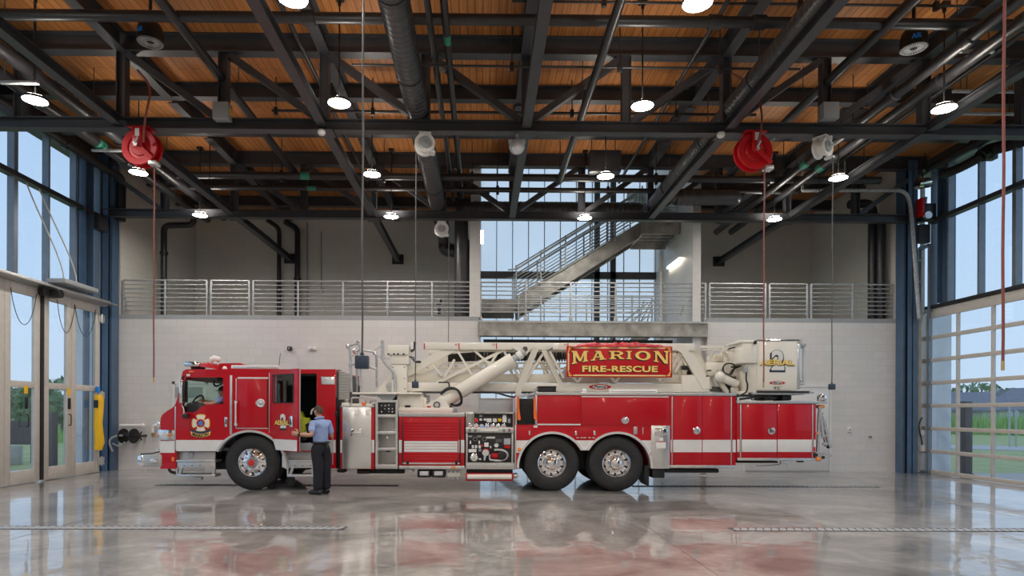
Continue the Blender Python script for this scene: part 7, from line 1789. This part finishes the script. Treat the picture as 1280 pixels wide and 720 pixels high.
body = chain([[('pel', pel, (.10, .085)), ('sp', (pel+chest)/2+Vector((0, 0, .02)), (.09, .07)), ('ch', chest, (.09, .07)), ('nk', nk, .062), ('hd', hc+Vector((0, 0, -.06)), .06)],
    [('ch', chest, .15), ('sl', shL, .065), ('ul', shL.lerp(elL, .5), .052), ('el', elL, .044), ('fl', elL.lerp(wrL, .4), .043), ('wl', wrL, .029)],
    [('ch', chest, .15), ('sr', shR, .065), ('ur', shR.lerp(elR, .5), .052), ('er', elR, .044), ('fr', elR.lerp(wrR, .4), .043), ('wr', wrR, .029)],
    [('pel', pel, .13), ('hl', hipL-Vector((0, 0, .06)), .09), ('kl', knL, .06), ('al', anL, .042)],
    [('pel', pel, .13), ('hr', hipR-Vector((0, 0, .06)), .09), ('kr', knR, .06), ('ar', anR, .042)]])
bm_ = skin(*body)
hf = Vector((-.85, .52, -.02))
head(bm_, hc, hf)
dL = (wrL-elL).normalized()
hand(bm_, wrL, dL+Vector((0, .1, .12)), (.35, 1, 0), 1.15, .3, -1)
hand(bm_, wrR, (wrR-elR), (0, .3, -1), 1.05, .5, 1)
part('body', bm_, 'skin', man, angle=180)
part('hair', hair_cap(hc, hf), 'hair', man, angle=180); part('eyes', eyes(hc, hf), 'black', man, angle=180)
tors = chain([[('pel', pel+Vector((0, 0, -.07)), (.168, .135)), ('w', pel+Vector((0, 0, .16)), (.158, .125)), ('c', chest-Vector((0, 0, .08)), (.18, .135)), ('u', chest+Vector((0, 0, .04)), (.155, .115)), ('t', chest+Vector((-.005, .005, .105)), (.105, .085)), ('n', nk-Vector((0, 0, .02)), .07)],
    [('u', chest, .15), ('sl', shL, .074), ('ul', shL.lerp(elL, .5), .070), ('ul2', shL.lerp(elL, .80), .072)],
    [('u', chest, .15), ('sr', shR, .074), ('ur', shR.lerp(elR, .5), .070), ('ur2', shR.lerp(elR, .85), .072)]])
shirt = part('shirt', skin(*tors), 'shirt', man, angle=180)
part('collar', MB().tube([nk+Vector((.078*math.cos(2*PI*k/18), .078*math.sin(2*PI*k/18), -.01+.012*math.cos(2*PI*k/18))) for k in range(18)], .022, 8, closed=True), 'shirt', shirt, angle=180)
ps = shL+Vector((-.032, -.058, -.085))
part('shoulder_patch', MB().ball(ps, .045, 12, .75, .35, 1.0), 'gold', shirt, label='gold shoulder patch')
part('patch_centre', MB().ball(ps+Vector((-.008, -.012, 0)), .026, 12, .75, .4, 1.0), 'redplain', shirt)
tro = chain([[('p', pel+Vector((0, 0, .06)), (.165, .14)), ('q', pel-Vector((0, 0, .02)), (.175, .15))],
    [('q', pel, .15), ('hl', hipL-Vector((0, 0, .10)), .132), ('ml', hipL.lerp(knL, .6), .122), ('kl', knL, .112), ('cl', knL.lerp(anL, .5), .104), ('al', anL+Vector((0, 0, -.03)), .10)],
    [('q', pel, .15), ('hr', hipR-Vector((0, 0, .10)), .132), ('mr', hipR.lerp(knR, .6), .122), ('kr', knR, .112), ('cr', knR.lerp(anR, .5), .104), ('ar', anR+Vector((0, 0, -.03)), .10)]])
trs = part('trousers', skin(*tro), 'trousers', man, angle=180)
part('belt', MB().tube([pel+Vector((0, 0, .05))+(fw*.135*math.cos(2*PI*k/24)+lf_*.168*math.sin(2*PI*k/24)) for k in range(24)], .022, 8, closed=True), 'shoe', trs, angle=180)
part('radio_pouch', MB().cbox(pel.x+.12, pel.x+.17, pel.y-.10, pel.y-.04, pel.z-.08, pel.z+.08, .015), 'black', trs)
for a, d in ((anL, Vector((-.75, .35, 0))), (anR, Vector((-.55, .7, 0)))):
    d.normalize(); b = Vector((a.x, a.y, 0))
    part('shoe', MB().tube([b-d*.085+Vector((0, 0, .05)), b-d*.03+Vector((0, 0, .062)), b+d*.07+Vector((0, 0, .055)), b+d*.16+Vector((0, 0, .043)), b+d*.205+Vector((0, 0, .036))], [.04, .052, .046, .046, .03], 12).tube([b-d*.10+Vector((0, 0, .014)), b+d*.05+Vector((0, 0, .014)), b+d*.21+Vector((0, 0, .014))], [.013, .014, .013], 8), 'shoe', man, angle=180)
part('watch', MB().tube([wrL-dL*.02+Vector((0, .034*math.cos(2*PI*k/14), .034*math.sin(2*PI*k/14))) for k in range(14)], .012, 8, closed=True).cbox(wrL.x-.01, wrL.x+.03, wrL.y-.05, wrL.y-.03, wrL.z-.02, wrL.z+.02, .008), 'black', man, label='dark wristwatch', angle=180)

# ---------------- driver
DY = 13.42
def Dp(px, py, dy=0): v = at(px, py, DY); v.y += dy; return v
drv = root('person', Dp(284, 545), 'driver in dark cap and light blue shirt at the cab window, arm on the sill', 'person', 'people at the fire truck')
dpel = Dp(277, 527, .08); dch = Dp(281.5, 503, .08); dhc = Dp(277.6, 489.8, .06); dnk = Dp(280, 497, .08)
sN, sF_ = Dp(281.5, 499, -.13), Dp(281, 499, .29); eN = Dp(272, 505.2, -.27); wN = Dp(257.5, 504.4, -.20); eF = Dp(268, 506, .34); wF = Dp(250.5, 501, .22)
knn = Dp(257, 530, -.02); knf = Dp(256, 530, .2); ann = Dp(251, 556, -.02); anf = Dp(250, 556, .2)
bd_ = chain([[('p', dpel, (.10, .085)), ('s', dpel.lerp(dch, .5), (.09, .07)), ('c', dch, (.09, .07)), ('n', dnk, .06), ('h', dhc+Vector((0, 0, -.05)), .06)],
    [('c', dch, .14), ('sn', sN, .06), ('en', eN, .046), ('fn', eN.lerp(wN, .4), .044), ('wn', wN, .029)],
    [('c', dch, .14), ('sf', sF_, .06), ('ef', eF, .044), ('ff', eF.lerp(wF, .4), .042), ('wf', wF, .028)],
    [('p', dpel, .14), ('k1', knn, .075), ('a1', ann, .045)], [('p', dpel, .14), ('k2', knf, .075), ('a2', anf, .045)]])
db = skin(*bd_)
dfw = Vector((-1, .06, -.03)); head(db, dhc, dfw)
hand(db, wN, (-1, .25, .05), (0, .1, -1), 1.0, .5, 1); hand(db, wF, (-1, -.05, .28), (.1, -.1, -1), 1.0, .75, 1)
part('body', db, 'skin', drv, angle=180)
part('hair', hair_cap(dhc, dfw), 'hair', drv, angle=180); part('eyes', eyes(dhc, dfw), 'black', drv, angle=180)
dsh = chain([[('p', dpel+Vector((0, 0, .02)), (.165, .14)), ('s', dpel.lerp(dch, .5), (.16, .13)), ('c', dch, (.165, .125)), ('n', dnk-Vector((0, 0, .03)), .075)],
    [('c', dch, .14), ('sn', sN, .082), ('en', sN.lerp(eN, .75), .072)], [('c', dch, .14), ('sf', sF_, .08), ('ef', sF_.lerp(eF, .7), .07)]])
part('shirt', skin(*dsh), 'shirt', drv, angle=180)
dtr = chain([[('p', dpel+Vector((0, 0, .03)), (.16, .14)), ('q', dpel-Vector((0, 0, .03)), (.16, .14))], [('q', dpel, .15), ('k1', knn, .092), ('a1', ann, .07)], [('q', dpel, .15), ('k2', knf, .092), ('a2', anf, .07)]])
part('trousers', skin(*dtr), 'trousers', drv, angle=180)
f, s, u = basis(dfw); k = .1175
cp = MB(); vs = []
for i in range(9):
    for j in range(24):
        th = PI/2*i/8*.98; ph = 2*PI*j/24
        vs.append(dhc+u*k*(.28+.86*math.cos(th))+f*k*.90*math.sin(th)*math.cos(ph)+s*k*.76*math.sin(th)*math.sin(ph))
cp.add(vs, [(i*24+j, i*24+(j+1) % 24, (i+1)*24+(j+1) % 24, (i+1)*24+j) for i in range(8) for j in range(24)])
bv = [dhc+u*k*(.34-.12*(r-.8))+f*k*r*math.cos(a)+s*k*.72*math.sin(a)*(1.05 if r < 1 else 1.0) for r in (.80, 1.45) for a in [(-PI/2*.85)+PI*.85*t/12 for t in range(13)]]
bv2 = [p-u*.006 for p in bv]
cp.add(bv+bv2, [(i, i+1, 14+i, 13+i) for i in range(12)]+[(26+i, 39+i, 40+i, 27+i) for i in range(12)]+[(13+i, 14+i, 40+i, 39+i) for i in range(12)])
part('cap', cp, 'capcloth', drv, angle=180, label='dark baseball cap')
part('wristband', MB().tube([wN+Vector((.02, .032*math.cos(2*PI*k_/14), .032*math.sin(2*PI*k_/14))) for k_ in range(14)], .008, 6, closed=True), 'cord', drv, angle=180)

# ---------------- turnout gear in the crew cab
CYp = 13.45
tc = root('turnout_coat', at(379, 545, CYp), 'yellow striped firefighting coat inside the open crew door', 'coat')
rr3 = random.Random(5); mb = MB()
mb.tube([at(378, 549, CYp), at(379, 540, CYp), at(381, 532, CYp), at(382, 522, CYp)], [.13, .16, .15, .09], 14).tube([at(383, 528, CYp), at(386, 535, CYp-.05), at(383, 542, CYp-.1)], [.07, .085, .07], 12).tube([at(377, 530, CYp), at(375, 521, CYp+.05), at(375.5, 515, CYp+.1)], [.09, .1, .05], 12)
for i in range(len(mb.v)): mb.v[i] += Vector((rr3.uniform(-.012, .012), rr3.uniform(-.012, .012), rr3.uniform(-.012, .012)))
part('coat_body', mb, 'hivis', tc, angle=180)
part('dark_panels', MB().tube([at(384, 530, CYp-.1), at(388, 537, CYp-.12), at(385, 545, CYp-.12)], [.05, .08, .06], 10).tube([at(374, 546, CYp-.05), at(380, 549, CYp-.1), at(387, 548, CYp-.05)], [.06, .08, .06], 10), 'frame', tc, angle=180, label='dark panels of the coat')
part('reflective_band', MB().tube([at(375, 543, CYp-.165), at(380, 541.5, CYp-.175), at(384, 540, CYp-.17)], .02, 8), 'stripe', tc, angle=180, label='silver reflective band')
# ================================================================ LIGHT, SKY, CAMERA
w = bpy.data.worlds.new('sky'); S.world = w; w.use_nodes = True
nt = w.node_tree; bg = nt.nodes['Background']
tc = nt.nodes.new('ShaderNodeTexCoord'); sp_ = nt.nodes.new('ShaderNodeSeparateXYZ'); rp = nt.nodes.new('ShaderNodeValToRGB')
nt.links.new(tc.outputs['Generated'], sp_.inputs['Vector']); nt.links.new(sp_.outputs['Z'], rp.inputs['Fac'])
e = rp.color_ramp.elements
e[0].position = 0.0; e[0].color = (0.58, 0.71, 0.86, 1); e[1].position = 0.75; e[1].color = (0.42, 0.60, 0.88, 1)
e2 = rp.color_ramp.elements.new(0.22); e2.color = (0.52, 0.69, 0.91, 1)
nz = nt.nodes.new('ShaderNodeTexNoise'); nz.inputs['Scale'].default_value = 2.2; nz.inputs['Detail'].default_value = 5
nt.links.new(tc.outputs['Generated'], nz.inputs['Vector'])
mx = nt.nodes.new('ShaderNodeMix'); mx.data_type = 'RGBA'; mx.blend_type = 'SOFT_LIGHT'; mx.inputs[0].default_value = 0.35
nt.links.new(rp.outputs['Color'], mx.inputs[6]); nt.links.new(nz.outputs['Fac'], mx.inputs[7]); nt.links.new(mx.outputs[2], bg.inputs['Color'])
bg.inputs['Strength'].default_value = SKY

cam = bpy.data.cameras.new('camera'); co = bpy.data.objects.new('camera', cam); COL.objects.link(co)
co.matrix_world = Matrix.Translation((0, 0, CZ)) @ RC.to_4x4()
cam.sensor_fit = 'HORIZONTAL'; cam.sensor_width = 36.0; cam.lens = 36.0*F/1280
cam.shift_x = (640-CX)/1280; cam.shift_y = (CY-360)/1280
cam.clip_start = 0.05; cam.clip_end = 500
S.camera = co
S.view_settings.view_transform = 'Standard'; S.view_settings.look = 'None'; S.view_settings.gamma = 1.0; S.view_settings.exposure = EXPO
S.view_settings.use_curve_mapping = False
S.cycles.use_denoising = True
S.cycles.max_bounces = 10; S.cycles.diffuse_bounces = 5; S.cycles.glossy_bounces = 4; S.cycles.transparent_max_bounces = 12
S.cycles.sample_clamp_indirect = 6.0
